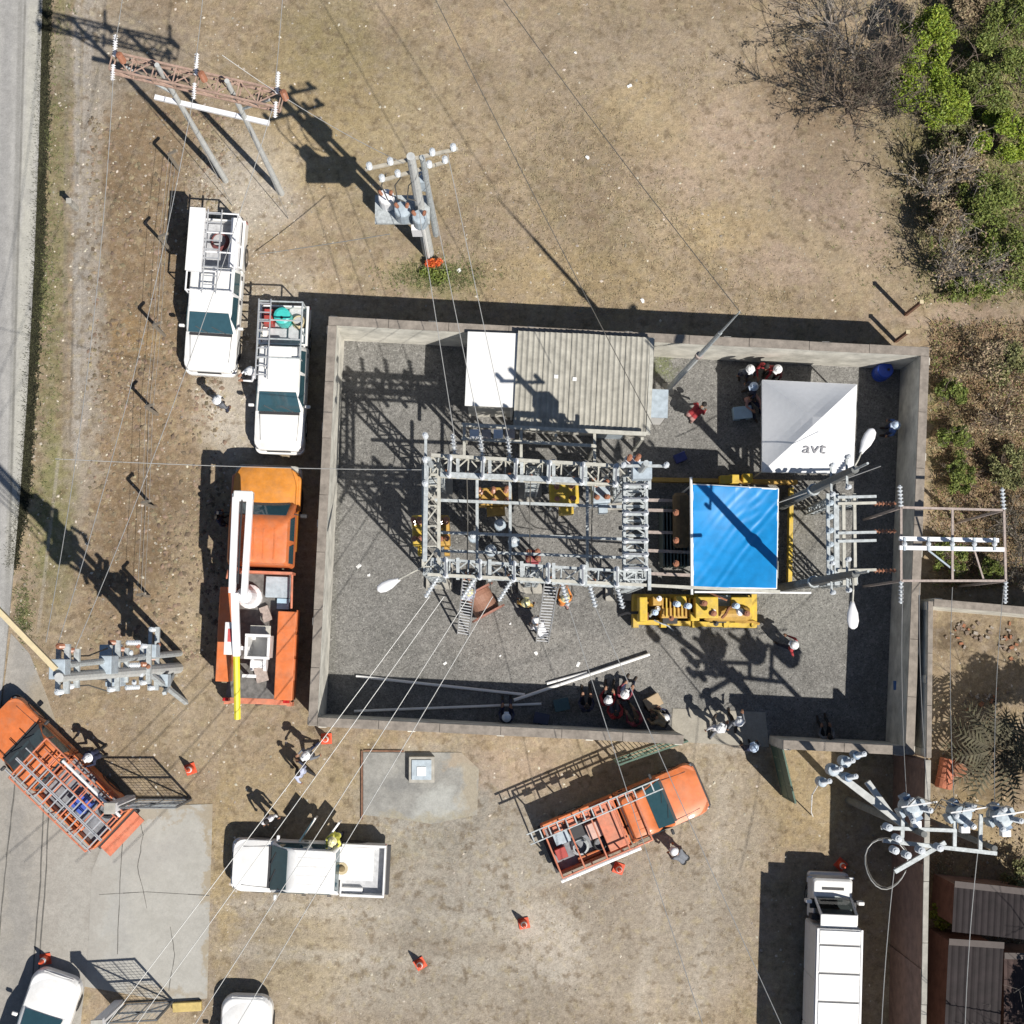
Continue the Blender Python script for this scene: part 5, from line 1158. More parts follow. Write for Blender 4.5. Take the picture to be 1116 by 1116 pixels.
for i, (x, y, s, m_, nm) in enumerate(((0.5, 0.25, (0.5, 0.4, 0.45), GREYB, 'grey-blue'), (1.05, 0.3, (0.45, 0.5, 0.5), DARK, 'black'), (1.6, 0.05, (0.5, 0.5, 0.4), mat('pale_pink', (0.55, 0.36, 0.30), 0.6), 'pale pink'), (0.3, -0.2, (0.35, 0.35, 0.6), mat('tool_red', (0.38, 0.05, 0.04), 0.5), 'red'))):
    load(o, 'tool_box', nm+' tool box in the bed of the middle orange pickup', 'tool box', (k5['xr']+x, y, 0.69), toolbox(s, m_))
load(o, 'cable_coil', 'grey cable coil in the bed of the middle orange pickup', 'rope coil', (k5['xr']+0.95, -0.3, 0.69), lambda t: coil(t, GALV, 0.28))
load(o, 'cable_coil', 'black cable coil near the tailgate of the middle orange pickup', 'rope coil', (k5['xr']+1.6, -0.45, 0.69), lambda t: coil(t, DARK, 0.24))
obj('bed_locker', MB().box((k5['xc']-0.45, 0.0, 1.15), (0.7, 1.5, 0.5)), REDP, o, bevel=0.02)
for x in (0.6, 1.1, 1.6, 2.1): obj('rack_plate', MB().box((k5['xc']-x, 0.66, 1.85), (0.3, 0.22, 0.03)), REDP, o)

# bucket truck (nose to the north)
def bucket_truck():
    ctr = mid_px((291, 512), (278, 768), 1.2); rz = yaw((278, 768), (291, 512))
    o = thing('bucket_truck', 'orange bucket truck with folded white boom parked beside the west wall', 'bucket truck', ctr, rz)
    hw = 1.16; xf = 4.0; xr = -3.75
    rings = [ring_xy(rrect(1.2, xf-0.05, hw-0.1, 0.35, 0.04), 0.55), ring_xy(rrect(1.2, xf, hw-0.06, 0.40, 0.05), 0.8), ring_xy(rrect(1.2, xf-0.02, hw-0.08, 0.42, 0.05), 1.25)]
    obj('body', MB().loft(rings), ORANGE2, o, bevel=0.03)
    rings = []
    for t in range(9):
        s = t/8; x = 2.72+s*(xf-0.04-2.72); h_ = hw-0.13-0.30*max(0, s-0.5)**1.6*2.2; zt = 1.72-0.17*s**2.0; ring = []
        for k in range(9):
            y = -1+2*k/8; ring.append((x, y*h_, zt-0.13*abs(y)**3))
        rings.append(ring+[(x, h_, 1.2), (x, -h_, 1.2)])
    obj('bonnet', MB().loft(rings), ORANGE2, o, smooth='auto')
    for s in (-1, 1):
        obj('wing', MB().loft([ring_xy([(x, s*(hw-0.16)+y) for x, y in rrect(2.55, 3.75, 0.16, 0.15, 0.05)], z) for z in (0.9, 1.2)]), ORANGE2 if s < 0 else REDP, o, bevel=0.05)
        wheel(o, 2.95, s*(hw-0.18), 0.48, 0.28); wheel(o, -2.1, s*(hw-0.18), 0.48, 0.30); 
        obj('wing_mirror', MB().box((2.35, s*(hw+0.22), 1.75), (0.12, 0.22, 0.35)), DARK, o, bevel=0.03); obj('mirror_arm', MB().bar((2.4, s*(hw-0.12), 1.75), (2.37, s*(hw+0.12), 1.75), 0.03), DARK, o)
        obj('headlight', MB().box((3.92, s*0.72, 1.0), (0.1, 0.3, 0.2)), CHROME, o, bevel=0.03)
    lv = [(1.2, 0.62, 2.80, hw-0.08), (1.65, 0.64, 2.78, hw-0.09), (2.2, 0.68, 2.30, hw-0.16), (2.36, 0.74, 2.16, hw-0.22), (2.41, 0.9, 2.0, hw-0.36)]
    c = obj('cab', MB().loft([ring_xy(rrect(a, b_, w_, 0.12, 0.12), z) for z, a, b_, w_ in lv]), ORANGE, o, smooth=True)
    c.data.set_sharp_from_angle(angle=math.radians(40))
    def quad(pts, t=0.014):
        a, b_, c_, d = [Vector(p) for p in pts]; nn = (b_-a).cross(d-a).normalized()*t
        return MB().add([a, b_, c_, d, a+nn, b_+nn, c_+nn, d+nn], [(3, 2, 1, 0), (4, 5, 6, 7), (0, 1, 5, 4), (1, 2, 6, 5), (2, 3, 7, 6), (3, 0, 4, 7)])
    obj('windscreen', quad([(2.75, -0.92, 1.70), (2.75, 0.92, 1.70), (2.315, 0.86, 2.19), (2.315, -0.86, 2.19)]), GLASS, o)
    for s in (-1, 1):
        for xa, xb_ in ((0.75, 1.4), (1.5, 2.3)):
            obj('side_window', quad([(xa, s*1.075, 1.7), (xb_, s*1.075, 1.7), (xb_-0.1, s*1.0, 2.18), (xa, s*1.0, 2.18)], 0.012 if s < 0 else -0.012), GLASS, o)
    for y in (-0.55, -0.2, 0.1): obj('roof_rib', MB().box((1.35, y, 2.415), (1.0, 0.05, 0.02)), ORANGE, o)
    obj('front_bumper', MB().loft([ring_xy(rrect(3.7, xf+0.1, hw-0.04, 0.25, 0.02), z) for z in (0.5, 0.8)]), PALEST, o, bevel=0.03)
    obj('chassis', MB().box((-1.2, 0, 0.65), (5.2, 0.9, 0.25)), DARK, o)
    obj('deck', MB().box((-1.55, 0.0, 0.98), (4.3, 2.0, 0.08)), mat('worn_deck', (0.13, 0.125, 0.12), 0.8, var=0.4, scale=6), o)
    obj('side_locker', MB().box((-1.62, 1.05, 1.25), (3.1, 0.46, 0.75)), ORANGE, o, bevel=0.025); obj('side_locker', MB().box((-2.25, -0.98, 1.30), (2.9, 0.60, 0.85)), ORANGE, o, bevel=0.025)
    for x in (-0.6, -1.4, -2.2): obj('locker_door', MB().box((x, 1.29, 1.25), (0.7, 0.02, 0.6)), ORANGE, o); obj('locker_door', MB().box((x-0.5, -1.29, 1.3), (0.7, 0.02, 0.65)), ORANGE, o)
    obj('bed_rail', MB().tube([(0.5, -1.05, 1.5), (-0.7, -1.08, 1.5)], 0.04, 8), REDP, o); obj('bed_rail', MB().tube([(0.5, 1.05, 1.5), (0.2, 1.1, 1.5)], 0.04, 8), REDP, o)
    obj('front_board', MB().box((0.45, -0.1, 1.4), (0.08, 2.0, 0.9)), REDP, o)
    obj('deck_hatch', MB().box((0.0, -0.55, 1.12), (0.7, 0.8, 0.2)), GREYB, o, bevel=0.02); obj('deck_hatch', MB().box((-0.55, -0.75, 1.10), (0.35, 0.4, 0.18)), mat('pale_blue_plastic', (0.36, 0.50, 0.62), 0.5), o)
    # boom
    obj('turret', MB().lathe((-0.35, 0.35, 1.02), [(0.4, 0), (0.4, 0.25), (0.28, 0.35), (0.26, 1.4), (0.2, 1.5)], 16), LAMPW, o)
    obj('lower_boom', MB().bar((-0.4, 0.30, 2.65), (2.75, 0.22, 2.95), 0.20, 0.28), LAMPW, o, bevel=0.03)
    obj('boom_elbow', MB().box((2.82, 0.42, 3.0), (0.34, 0.62, 0.36)), WHITE, o, bevel=0.04); obj('elbow_pin', MB().lathe((2.82, 0.1, 3.0), [(0.1, 0), (0.1, 0.68)], 12, axis='Y'), GREYB, o)
    obj('upper_boom', MB().bar((2.8, 0.66, 3.05), (-0.3, 0.64, 2.95), 0.22, 0.24), LAMPW, o, bevel=0.03); obj('boom_extension', MB().bar((-0.28, 0.56, 2.93), (-2.3, 0.46, 2.5), 0.24, 0.22), LAMPW, o, bevel=0.02)
    obj('hydraulic_ram', MB().tube([(0.2, 0.30, 2.4), (1.6, 0.26, 2.62)], 0.06, 8), CHROME, o); obj('boom_hose', MB().tube([(2.7, 0.44, 3.16), (1.5, 0.46, 3.08), (0.0, 0.46, 3.02)], 0.03, 6), DARK, o)
    obj('boom_rest', MB().bar((0.5, 0.66, 1.1), (0.5, 0.66, 2.8), 0.12), REDP, o)
    # open bucket
    def bucket(x, y, z, s, h, m, name='bucket'):
        t = 0.05; mb = MB().box((x, y, z+0.03), (s, s, 0.06))
        for (dx, dy, sx, sy) in ((s/2-t/2, 0, t, s), (-s/2+t/2, 0, t, s), (0, s/2-t/2, s-2*t-.002, t), (0, -s/2+t/2, s-2*t-.002, t)): mb.box((x+dx, y+dy, z+h/2+0.03), (sx, sy, h))
        b_ = obj(name, mb, m, o); obj('bucket_lip', MB().box((x+s/2, y, z+h+0.04), (0.09, s+0.1, 0.06)).box((x-s/2, y, z+h+0.04), (0.09, s+0.1, 0.06)).box((x, y+s/2, z+h+0.04), (s-0.1, 0.09, 0.06)).box((x, y-s/2, z+h+0.04), (s-0.1, 0.09, 0.06)), m, b_, bevel=0.01)
    bucket(-1.98, -0.18, 1.45, 0.72, 1.0, WHITE); obj('bucket_step', MB().box((-1.45, -0.18, 2.0), (0.3, 0.66, 0.06)), PALEST, o)
    obj('bucket_bracket', MB().bar((-2.05, 0.42, 2.4), (-2.05, 0.15, 2.2), 0.12), LAMPW, o)
    obj('control_panel', MB().box((-1.75, 0.72, 2.45), (1.05, 0.34, 0.18)), WHITE, o, bevel=0.02); obj('panel_label', MB().box((-1.65, 0.72, 2.548), (0.42, 0.12, 0.01)), mat('panel_red', (0.5, 0.08, 0.08), 0.5), o)
    obj('winch', MB().lathe((-2.55, -0.35, 1.35), [(0.24, 0), (0.24, 0.1), (0.14, 0.12), (0.14, 0.42), (0.24, 0.44), (0.24, 0.52)], 16, axis='Y'), LAMPW, o); obj('rear_frame', MB().bar((-2.95, -0.1, 1.9), (-2.95, 0.35, 1.9), 0.1).bar((-2.95, 0.30, 1.05), (-2.95, 0.30, 1.9), 0.09), LAMPW, o)
    obj('hot_stick', MB().tube([(-2.3, 0.5, 2.35), (-4.35, 0.44, 1.9)], 0.11, 8), mat('bright_yellow', (0.68, 0.60, 0.03), 0.5, var=0.08), o)
    obj('rear_bumper', MB().box((xr-0.05, 0, 0.7), (0.2, 2.2, 0.3)), REDP, o, bevel=0.02); obj('tail_light', MB().box((xr-0.02, 1.0, 1.0), (0.1, 0.2, 0.2)), mat('lamp_red', (0.45, 0.02, 0.02), 0.3), o); obj('tail_light', MB().box((xr-0.02, -1.0, 1.0), (0.1, 0.2, 0.2)), mat('lamp_red', (0.45, 0.02, 0.02), 0.3), o)
    for y in (-1.05, 0.0, 1.05): obj('outrigger', MB().box((xr-0.12, y, 0.35), (0.14, 0.16, 0.65)), REDP if y else DARK, o)
    obj('tool_tray', MB().box((-0.9, -0.2, 1.12), (0.5, 0.3, 0.2), rz=0.4), RUSTP, o); obj('jack_pad', MB().box((-2.9, -0.15, 1.12), (0.5, 0.4, 0.2), rz=0.3), RUSTP, o)
    return o
bucket_truck()

# white box van at the lower right (nose to the north)
def clear_glass():
    m = bpy.data.materials.new('clear_window_glass'); m.use_nodes = True; n = m.node_tree; L = n.links; n.nodes.remove(n.nodes['Principled BSDF'])
    tr = n.nodes.new('ShaderNodeBsdfTransparent'); tr.inputs[0].default_value = (0.62, 0.68, 0.68, 1); gl = n.nodes.new('ShaderNodeBsdfGlossy'); gl.inputs['Roughness'].default_value = 0.03
    fr = n.nodes.new('ShaderNodeFresnel'); fr.inputs[0].default_value = 1.5; mx = n.nodes.new('ShaderNodeMixShader')
    L.new(fr.outputs[0], mx.inputs[0]); L.new(tr.outputs[0], mx.inputs[1]); L.new(gl.outputs[0], mx.inputs[2]); L.new(mx.outputs[0], n.nodes['Material Output'].inputs[0]); return m
def van():
    rz = yaw((900, 1160), (905, 970)); a = P(908, 957, 1.35)
    o = thing('box_van', 'long white box van with ribbed roof parked by the brown wall', 'van', (0, 0, 0), rz)
    L = 6.4; hw = 0.69; dirv = Vector((math.cos(rz), math.sin(rz), 0)); o.location = Vector((a.x, a.y, 0))-dirv*L/2
    xf = L/2; xr = -L/2; CG = clear_glass()
    lv = [(0.42, xf-1.35, xf-0.06, hw-0.05), (0.6, xf-1.35, xf, hw-0.02), (1.28, xf-1.35, xf-0.02, hw-0.04), (1.36, xf-1.35, xf-0.10, hw-0.08)]
    obj('cab_body', MB().loft([ring_xy(rrect(p, q, w_, 0.10, 0.03), z) for z, p, q, w_ in lv]), WHITE, o, bevel=0.02)
    obj('cowl_vent', MB().box((xf-0.34, 0, 1.365), (0.09, 0.72, 0.014)), DARK, o)
    obj('dashboard', MB().box((xf-0.82, 0, 1.42), (0.3, 1.5, 0.12)), DARK, o); obj('cab_seat', MB().box((xf-1.22, 0, 1.5), (0.14, 1.5, 0.5)), DARK, o)
    obj('cab_roof', MB().box((xf-1.20, 0, 2.36), (0.42, 2*hw-0.18, 0.09)), WHITE, o, bevel=0.03)
    for s in (-1, 1):
        obj('windscreen_pillar', MB().bar((xf-0.62, s*(hw-0.10), 1.34), (xf-1.02, s*(hw-0.12), 2.34), 0.07), WHITE, o)
        obj('door_window', MB().add([(xf-0.72, s*(hw-0.10), 1.38), (xf-1.34, s*(hw-0.10), 1.38), (xf-1.34, s*(hw-0.12), 2.30), (xf-1.02, s*(hw-0.12), 2.30)], [(0, 1, 2, 3)]), CG, o)
        obj('wing_mirror', MB().box((xf-0.72, s*(hw+0.16), 1.6), (0.12, 0.2, 0.34)), WHITE, o, bevel=0.03); obj('mirror_arm', MB().bar((xf-0.74, s*(hw-0.06), 1.5), (xf-0.73, s*(hw+0.1), 1.55), 0.03), DARK, o)
        obj('headlight', MB().box((xf-0.03, s*0.62, 0.95), (0.08, 0.3, 0.2)), CHROME, o, bevel=0.02)
        wheel(o, xf-0.75, s*(hw-0.14), 0.38, 0.22); wheel(o, xr+1.4, s*(hw-0.14), 0.38, 0.24)
        for i in range(3): obj('side_panel', MB().box((xf-2.25-i*1.62, s*(hw+0.055), 1.62), (1.58, 0.02, 1.75)), WHITE, o, bevel=0.006)
    obj('windscreen', MB().add([(xf-0.60, -hw+0.16, 1.40), (xf-0.60, hw-0.16, 1.40), (xf-1.0, hw-0.18, 2.30), (xf-1.0, -hw+0.18, 2.30)], [(0, 1, 2, 3)]), CG, o)
    obj('cargo_box', MB().box(((xr+xf-1.42)/2, 0, 1.62), (xf-1.42-xr, 2*hw+0.08, 1.86)), WHITE, o, bevel=0.03)
    xs = [xf-1.44, xf-1.92, xf-2.80, xf-3.68, xr+0.02]
    for i in range(4): obj('roof_panel', MB().box(((xs[i]+xs[i+1])/2, 0, 2.575), (xs[i]-xs[i+1]-0.055, 2*hw-0.08, 0.055)), WHITE, o, bevel=0.015)
    for s in (-1, 1): obj('roof_edge', MB().box(((xr+xf-1.42)/2, s*(hw+0.01), 2.565), (xf-1.42-xr, 0.06, 0.05)), LAMPW, o)
    for x in xs[1:4]: obj('roof_seam', MB().box((x, 0, 2.556), (0.05, 2*hw-0.1, 0.012)), mat('seam_grey', (0.16, 0.16, 0.165), 0.8), o)
    obj('front_bumper', MB().loft([ring_xy(rrect(xf-0.3, xf+0.08, hw-0.02, 0.12, 0.02), z) for z in (0.38, 0.64)]), LAMPW, o, bevel=0.02)
    obj('chassis', MB().box((-0.5, 0, 0.58), (L-1.2, 1.1, 0.2)), DARK, o)
van()
# cars cut by the bottom edge
def car(label, loc, rz, L=4.3):
    o = thing('parked_car', label, 'car', loc, rz, 'cars at the bottom edge'); hw = 0.84; xf = L/2; xr = -L/2
    lv = [(0.3, xr+0.05, xf-0.06, hw-0.06), (0.45, xr, xf, hw), (0.72, xr, xf-0.02, hw), (0.86, xr+0.05, xf-0.12, hw-0.06)]
    b_ = obj('body', MB().loft([ring_xy(rrect(a, c, w_, 0.42, 0.36, 6), z) for z, a, c, w_ in lv]), WHITE, o, bevel=0.03)
    rings = []
    for t in range(8):
        s = t/7; x = xf-1.3+s*1.24; h_ = hw-0.08-0.35*max(0, s-0.4)**1.7*1.8; zt = 0.98-0.16*s**2
        rings.append([(x, (-1+k/4)*h_, zt-0.07*abs(-1+k/4)**3) for k in range(9)]+[(x, h_, 0.8), (x, -h_, 0.8)])
    obj('bonnet', MB().loft(rings), WHITE, o, smooth='auto')
    lv = [(0.84, xr+0.5, xf-1.15, hw-0.05), (1.0, xr+0.62, xf-1.35, hw-0.08), (1.36, xr+1.0, xf-2.0, hw-0.2), (1.43, xr+1.2, xf-2.15, hw-0.28), (1.46, xr+1.5, xf-2.4, hw-0.4)]
    c = obj('cabin', MB().loft([ring_xy(rrect(a, c_, w_, 0.16, 0.16), z) for z, a, c_, w_ in lv]), WHITE, o, smooth=True); c.data.set_sharp_from_angle(angle=math.radians(40))
    def quad(pts, t=0.014):
        a, b2, c_, d = [Vector(p) for p in pts]; nn = (b2-a).cross(d-a).normalized()*t
        return MB().add([a, b2, c_, d, a+nn, b2+nn, c_+nn, d+nn], [(3, 2, 1, 0), (4, 5, 6, 7), (0, 1, 5, 4), (1, 2, 6, 5), (2, 3, 7, 6), (3, 0, 4, 7)])
    obj('windscreen', quad([(xf-1.33, -0.64, 1.0), (xf-1.33, 0.64, 1.0), (xf-1.97, 0.54, 1.35), (xf-1.97, -0.54, 1.35)], 0.02), GLASS, o)
    obj('rear_window', quad([(xr+0.60, 0.6, 1.02), (xr+0.60, -0.6, 1.02), (xr+0.98, -0.52, 1.35), (xr+0.98, 0.52, 1.35)], 0.02), GLASS, o)
    for s in (-1, 1):
        obj('side_window', quad([(xr+0.85, s*(hw-0.075), 1.0), (xf-1.55, s*(hw-0.075), 1.0), (xf-2.05, s*(hw-0.19), 1.33), (xr+1.1, s*(hw-0.19), 1.33)], 0.012 if s < 0 else -0.012), GLASS, o)
        wheel(o, xf-0.85, s*(hw-0.1), 0.31, 0.2); wheel(o, xr+0.85, s*(hw-0.1), 0.31, 0.2)
        obj('headlight', MB().box((xf-0.22, s*0.56, 0.68), (0.22, 0.3, 0.14)), CHROME, o, bevel=0.04); obj('wing_mirror', MB().box((xf-1.6, s*(hw+0.08), 1.0), (0.12, 0.18, 0.12)), WHITE, o, bevel=0.03)
    return o
def by_nose(nose, rz, L, z=0.7):
    p = P(*nose, z); return Vector((p.x-math.cos(rz)*L/2, p.y-math.sin(rz)*L/2, 0))
car('white car cut off at the bottom left corner by the road cone', by_nose((66, 1060), math.radians(72), 4.3), math.radians(72))
car('white car cut off at the bottom edge, right of the driveway', by_nose((270, 1084), math.radians(88), 4.3), math.radians(88))
# ------------------------------------------------------------------ people
HAIR = mat('dark_hair', (0.02, 0.016, 0.014), 0.8); BOOT = mat('work_boot', (0.05, 0.035, 0.025), 0.8)
def capsule(mb, a, b_, ra, rb, n=10):
    a, b_ = Vector(a), Vector(b_); d = b_-a; L = d.length
    M = (d if L > 1e-5 else Vector((0, 0, 1))).to_track_quat('Z', 'Y').to_matrix()
    prof = [(ra*math.cos(t), -ra*math.sin(t)) for t in (1.45, 1.0, 0.5)]+[(ra, 0), (rb, L)]+[(rb*math.cos(t), L+rb*math.sin(t)) for t in (0.5, 1.0, 1.45)]
    mb.lathe(a, [(r, h) for r, h in prof], n, M=M)
def body_mesh(name, pelvis, chest, head, hands, elbows, knees, feet, toe):
    pelvis, chest, head = Vector(pelvis), Vector(chest), Vector(head)
    caps = []          # (a, b, ra, rb, material)
    up = (chest-pelvis).normalized(); L_ = Vector((0, 1, 0)); fw = L_.cross(up)
    for s in (-1, 1):
        hip = pelvis+L_*s*0.085; sh = chest+up*0.10+L_*s*0.165
        caps += [(hip, pelvis+up*0.16+L_*s*0.07, 0.108, 0.10, 1 if s else 1), (pelvis+up*0.16+L_*s*0.065, chest+L_*s*0.085, 0.10, 0.105, 1), (chest+L_*s*0.08, sh, 0.105, 0.062, 1)]
        kn, ft = Vector(knees[0 if s > 0 else 1]), Vector(feet[0 if s > 0 else 1]); caps += [(hip, kn, 0.088, 0.06, 2), (kn, ft+Vector((0, 0, 0.06)), 0.06, 0.045, 2)]
        td = Vector(toe); caps += [(ft+Vector((0, 0, 0.045))-td*0.04, ft+td*0.17+Vector((0, 0, 0.035)), 0.045, 0.036, 3)]
        el, hd = Vector(elbows[0 if s > 0 else 1]), Vector(hands[0 if s > 0 else 1]); caps += [(sh, el, 0.056, 0.045, 1), (el, hd, 0.043, 0.029, 1 if s > 0 else 1)]
        hv = (hd-el).normalized(); sv = hv.cross(Vector((0, 0, 1))); sv = sv.normalized() if sv.length > 0.1 else Vector((1, 0, 0)); nv = sv.cross(hv)
        caps += [(hd, hd+hv*0.07, 0.03, 0.034, 0)]
        for i, (off, ln) in enumerate(((-0.033, 0.065), (-0.011, 0.078), (0.011, 0.074), (0.033, 0.055))):
            k0 = hd+hv*0.085+sv*off; k1 = k0+hv*ln*0.55-nv*0.008; k2 = k1+hv*ln*0.4-nv*0.022
            caps += [(k0-hv*0.02, k1, 0.0115, 0.0105, 0), (k1, k2, 0.0105, 0.009, 0)]
        k0 = hd+hv*0.03+sv*0.035*s; k1 = k0+hv*0.035+sv*0.028*s; caps += [(k0, k1, 0.0125, 0.0115, 0), (k1, k1+hv*0.03-nv*0.01, 0.0115, 0.0095, 0)]
    hdir = (head-chest).normalized(); nk = chest+up*0.14
    caps += [(nk, head-hdir*0.07, 0.052, 0.05, 0), (head+fw*0.012+Vector((0, 0, 0.02)), head-fw*0.015+Vector((0, 0, 0.045)), 0.088, 0.09, 4), (head+fw*0.03-Vector((0, 0, 0.055)), head+fw*0.03+Vector((0, 0, 0.0)), 0.058, 0.075, 0)]
    caps += [(head+fw*0.098+Vector((0, 0, 0.015)), head+fw*0.118-Vector((0, 0, 0.022)), 0.011, 0.016, 0)]
    for s in (-1, 1): caps += [(head+L_*s*0.088+Vector((0, 0, 0.015)), head+L_*s*0.09-Vector((0, 0, 0.022)), 0.02, 0.015, 0)]
    eyes = [head+fw*0.098+L_*s*0.033+Vector((0, 0, 0.008)) for s in (-1, 1)]; mouth = head+fw*0.1-Vector((0, 0, 0.055))
    mb = MB()
    for a, b_, ra, rb, mi in caps: capsule(mb, a, b_, ra, rb)
    t = obj('tmp', mb, None); rm = t.modifiers.new('r', 'REMESH'); rm.mode = 'VOXEL'; rm.voxel_size = 0.0115
    sm = t.modifiers.new('s', 'SMOOTH'); sm.factor = 0.4; sm.iterations = 2
    dc = t.modifiers.new('d', 'DECIMATE'); dc.ratio = 0.28
    bpy.context.view_layer.update(); dg = bpy.context.evaluated_depsgraph_get()
    me = bpy.data.meshes.new_from_object(t.evaluated_get(dg)); me.name = name; old = t.data; bpy.data.objects.remove(t); bpy.data.meshes.remove(old)
    n = len(me.polygons); cen = np.zeros(n*3); me.polygons.foreach_get('center', cen); cen = cen.reshape(-1, 3)
    best = np.full(n, 1e9); mi_ = np.zeros(n, dtype=np.int32)
    for a, b_, ra, rb, mi in caps:
        a, b_ = np.array(a), np.array(b_); d = b_-a; t_ = np.clip(((cen-a)@d)/(d@d+1e-9), 0, 1)
        ds = np.linalg.norm(cen-(a+t_[:, None]*d), axis=1)-(ra+(rb-ra)*t_)
        m_ = ds < best; best[m_] = ds[m_]; mi_[m_] = mi
    hp = np.array(pelvis); upn = np.array(up)
    m_ = (mi_ == 1) & (((cen-hp)@upn) < 0.06); mi_[m_] = 2
    for e_ in eyes: mi_[np.linalg.norm(cen-np.array(e_), axis=1) < 0.014] = 4
    mi_[np.linalg.norm(cen-np.array(mouth), axis=1) < 0.015] = 4
    for m_ in (SKIN, WHITE, DARK, BOOT, HAIR): me.materials.append(m_)
    me.polygons.foreach_set('material_index', mi_); me.polygons.foreach_set('use_smooth', [True]*n); me.update()
    return me, head, (head-chest).normalized()
POSE = {}
POSE['stand'] = body_mesh('standing_body', (0, 0, 0.92), (0.01, 0, 1.26), (0.03, 0, 1.60), ((0.12, 0.27, 0.86), (0.08, -0.28, 0.84)), ((0.0, 0.25, 1.09), (-0.02, -0.25, 1.08)), ((0.03, 0.11, 0.50), (0.02, -0.11, 0.5)), ((0, 0.13, 0), (-0.03, -0.13, 0)), (1, 0, 0))
POSE['walk'] = body_mesh('walking_body', (0, 0, 0.90), (0.04, 0, 1.24), (0.08, 0, 1.57), ((-0.18, 0.26, 0.92), (0.32, -0.22, 0.98)), ((-0.1, 0.25, 1.1), (0.06, -0.25, 1.06)), ((0.2, 0.1, 0.52), (0.02, -0.1, 0.48)), ((0.28, 0.1, 0), (-0.30, -0.1, 0.04)), (1, 0, 0))
POSE['reach'] = body_mesh('reaching_body', (0, 0, 0.91), (0.10, 0, 1.24), (0.16, 0, 1.57), ((0.52, 0.14, 1.22), (0.50, -0.12, 1.12)), ((0.24, 0.24, 1.12), (0.24, -0.23, 1.08)), ((0.05, 0.12, 0.5), (-0.02, -0.12, 0.48)), ((0.04, 0.14, 0), (-0.12, -0.14, 0)), (1, 0, 0))
POSE['bend'] = body_mesh('bending_body', (-0.08, 0, 0.86), (0.20, 0, 1.08), (0.45, 0, 1.25), ((0.42, 0.2, 0.55), (0.48, -0.16, 0.58)), ((0.28, 0.24, 0.82), (0.30, -0.22, 0.82)), ((0.08, 0.12, 0.46), (0.06, -0.12, 0.46)), ((0, 0.14, 0), (-0.04, -0.14, 0)), (1, 0, 0))
POSE['sit'] = body_mesh('seated_body', (-0.1, 0, 0.16), (-0.06, 0, 0.52), (0.02, 0, 0.85), ((0.34, 0.16, 0.50), (0.30, -0.18, 0.46)), ((0.12, 0.25, 0.40), (0.1, -0.25, 0.38)), ((0.36, 0.14, 0.42), (0.38, -0.14, 0.40)), ((0.52, 0.13, 0), (0.56, -0.14, 0)), (1, 0, 0))
hel = MB().lathe((0, 0, 0), [(0.155, 0.0), (0.15, 0.012), (0.128, 0.02), (0.124, 0.05), (0.108, 0.10), (0.07, 0.135), (0.02, 0.148)], 18); hel.box((0.13, 0, 0.008), (0.12, 0.16, 0.015)); hel.box((0, 0, 0.14), (0.18, 0.03, 0.025))
HELMET_ME = None
def cloth(r, g, b_): return mat('cloth_%d_%d_%d' % (int(r*1000), int(g*1000), int(b_*1000)), (r, g, b_), 0.9, var=0.15, scale=12)
RED = cloth(.33, .035, .04); NAVY = cloth(.02, .026, .06); KHAKI = cloth(.27, .21, .13); PALEB = cloth(.42, .45, .58); ORNG = cloth(.62, .22, .05); YVEST = cloth(.60, .58, .10); GREYC = cloth(.16, .17, .19); BLK = cloth(.02, .02, .022); WHT = cloth(.68, .68, .70); PNKC = cloth(.42, .24, .22); BLUE = cloth(.06, .12, .33)
def person(px, py, pose, face, shirt, trs, helmet, label, zh=None, foot_z=0.012):
    global HELMET_ME
    me, hd, hv = POSE[pose]; hz = hd.z+0.1
    h = P(px, py, hz); a = math.radians(face)
    off = Matrix.Rotation(a, 3, 'Z') @ Vector((hd.x, hd.y, 0))
    o = bpy.data.objects.new('person', me); COL.objects.link(o); o.location = (h.x-off.x, h.y-off.y, foot_z); o.rotation_euler = (0, 0, a)
    for i, m_ in ((1, shirt), (2, trs)): o.material_slots[i].link = 'OBJECT'; o.material_slots[i].material = m_
    tag(o, label, 'person', 'people at work')
    if helmet is not None:
        if HELMET_ME is None:
            c = obj('helmet', hel, None, o, smooth=True); HELMET_ME = c.data; HELMET_ME.materials.append(HELMW)
        else:
            c = bpy.data.objects.new('helmet', HELMET_ME); COL.objects.link(c); c.parent = o
        c.material_slots[0].link = 'OBJECT'; c.material_slots[0].material = helmet
        c.location = hd+Vector((0.0, 0, 0.052)); c.rotation_euler = (0, math.atan2(hv.x, hv.z)*0.7, 0)
    return o
person(236, 436, 'stand', 60, GREYC, NAVY, HELMW, 'person in white helmet and grey shirt standing ahead of the left white pickup')
person(272, 404, 'reach', 200, WHT, GREYC, HELMW, 'person in white helmet and white shirt beside the right white pickup')
person(333, 824, 'walk', 220, GREYC, NAVY, HELMW, 'person in white helmet walking below the south-west wall corner, upper of two')
person(324, 843, 'walk', 140, PALEB, BLK, None, 'bareheaded person in pale blue shirt below the south-west wall corner, lower of two')
person(290, 896, 'stand', 300, WHT, BLK, None, 'person in white shirt standing at the west end of the southern white pickup')
person(362, 917, 'reach', 250, YVEST, NAVY, HELMY, 'person in yellow vest at the open door of the white pickup')
person(511, 645, 'reach', 100, PALEB, PALEB, HELMY, 'person in cream helmet and pale blue clothes beside the cable drum')
person(573, 657, 'stand', 80, OCHRE, NAVY, HELMY, 'person in ochre shirt south of the gantry, left of the ladder')
person(584, 676, 'bend', 120, WHT, GREYC, HELMW, 'person in white shirt bending at the foot of the leaning ladder')
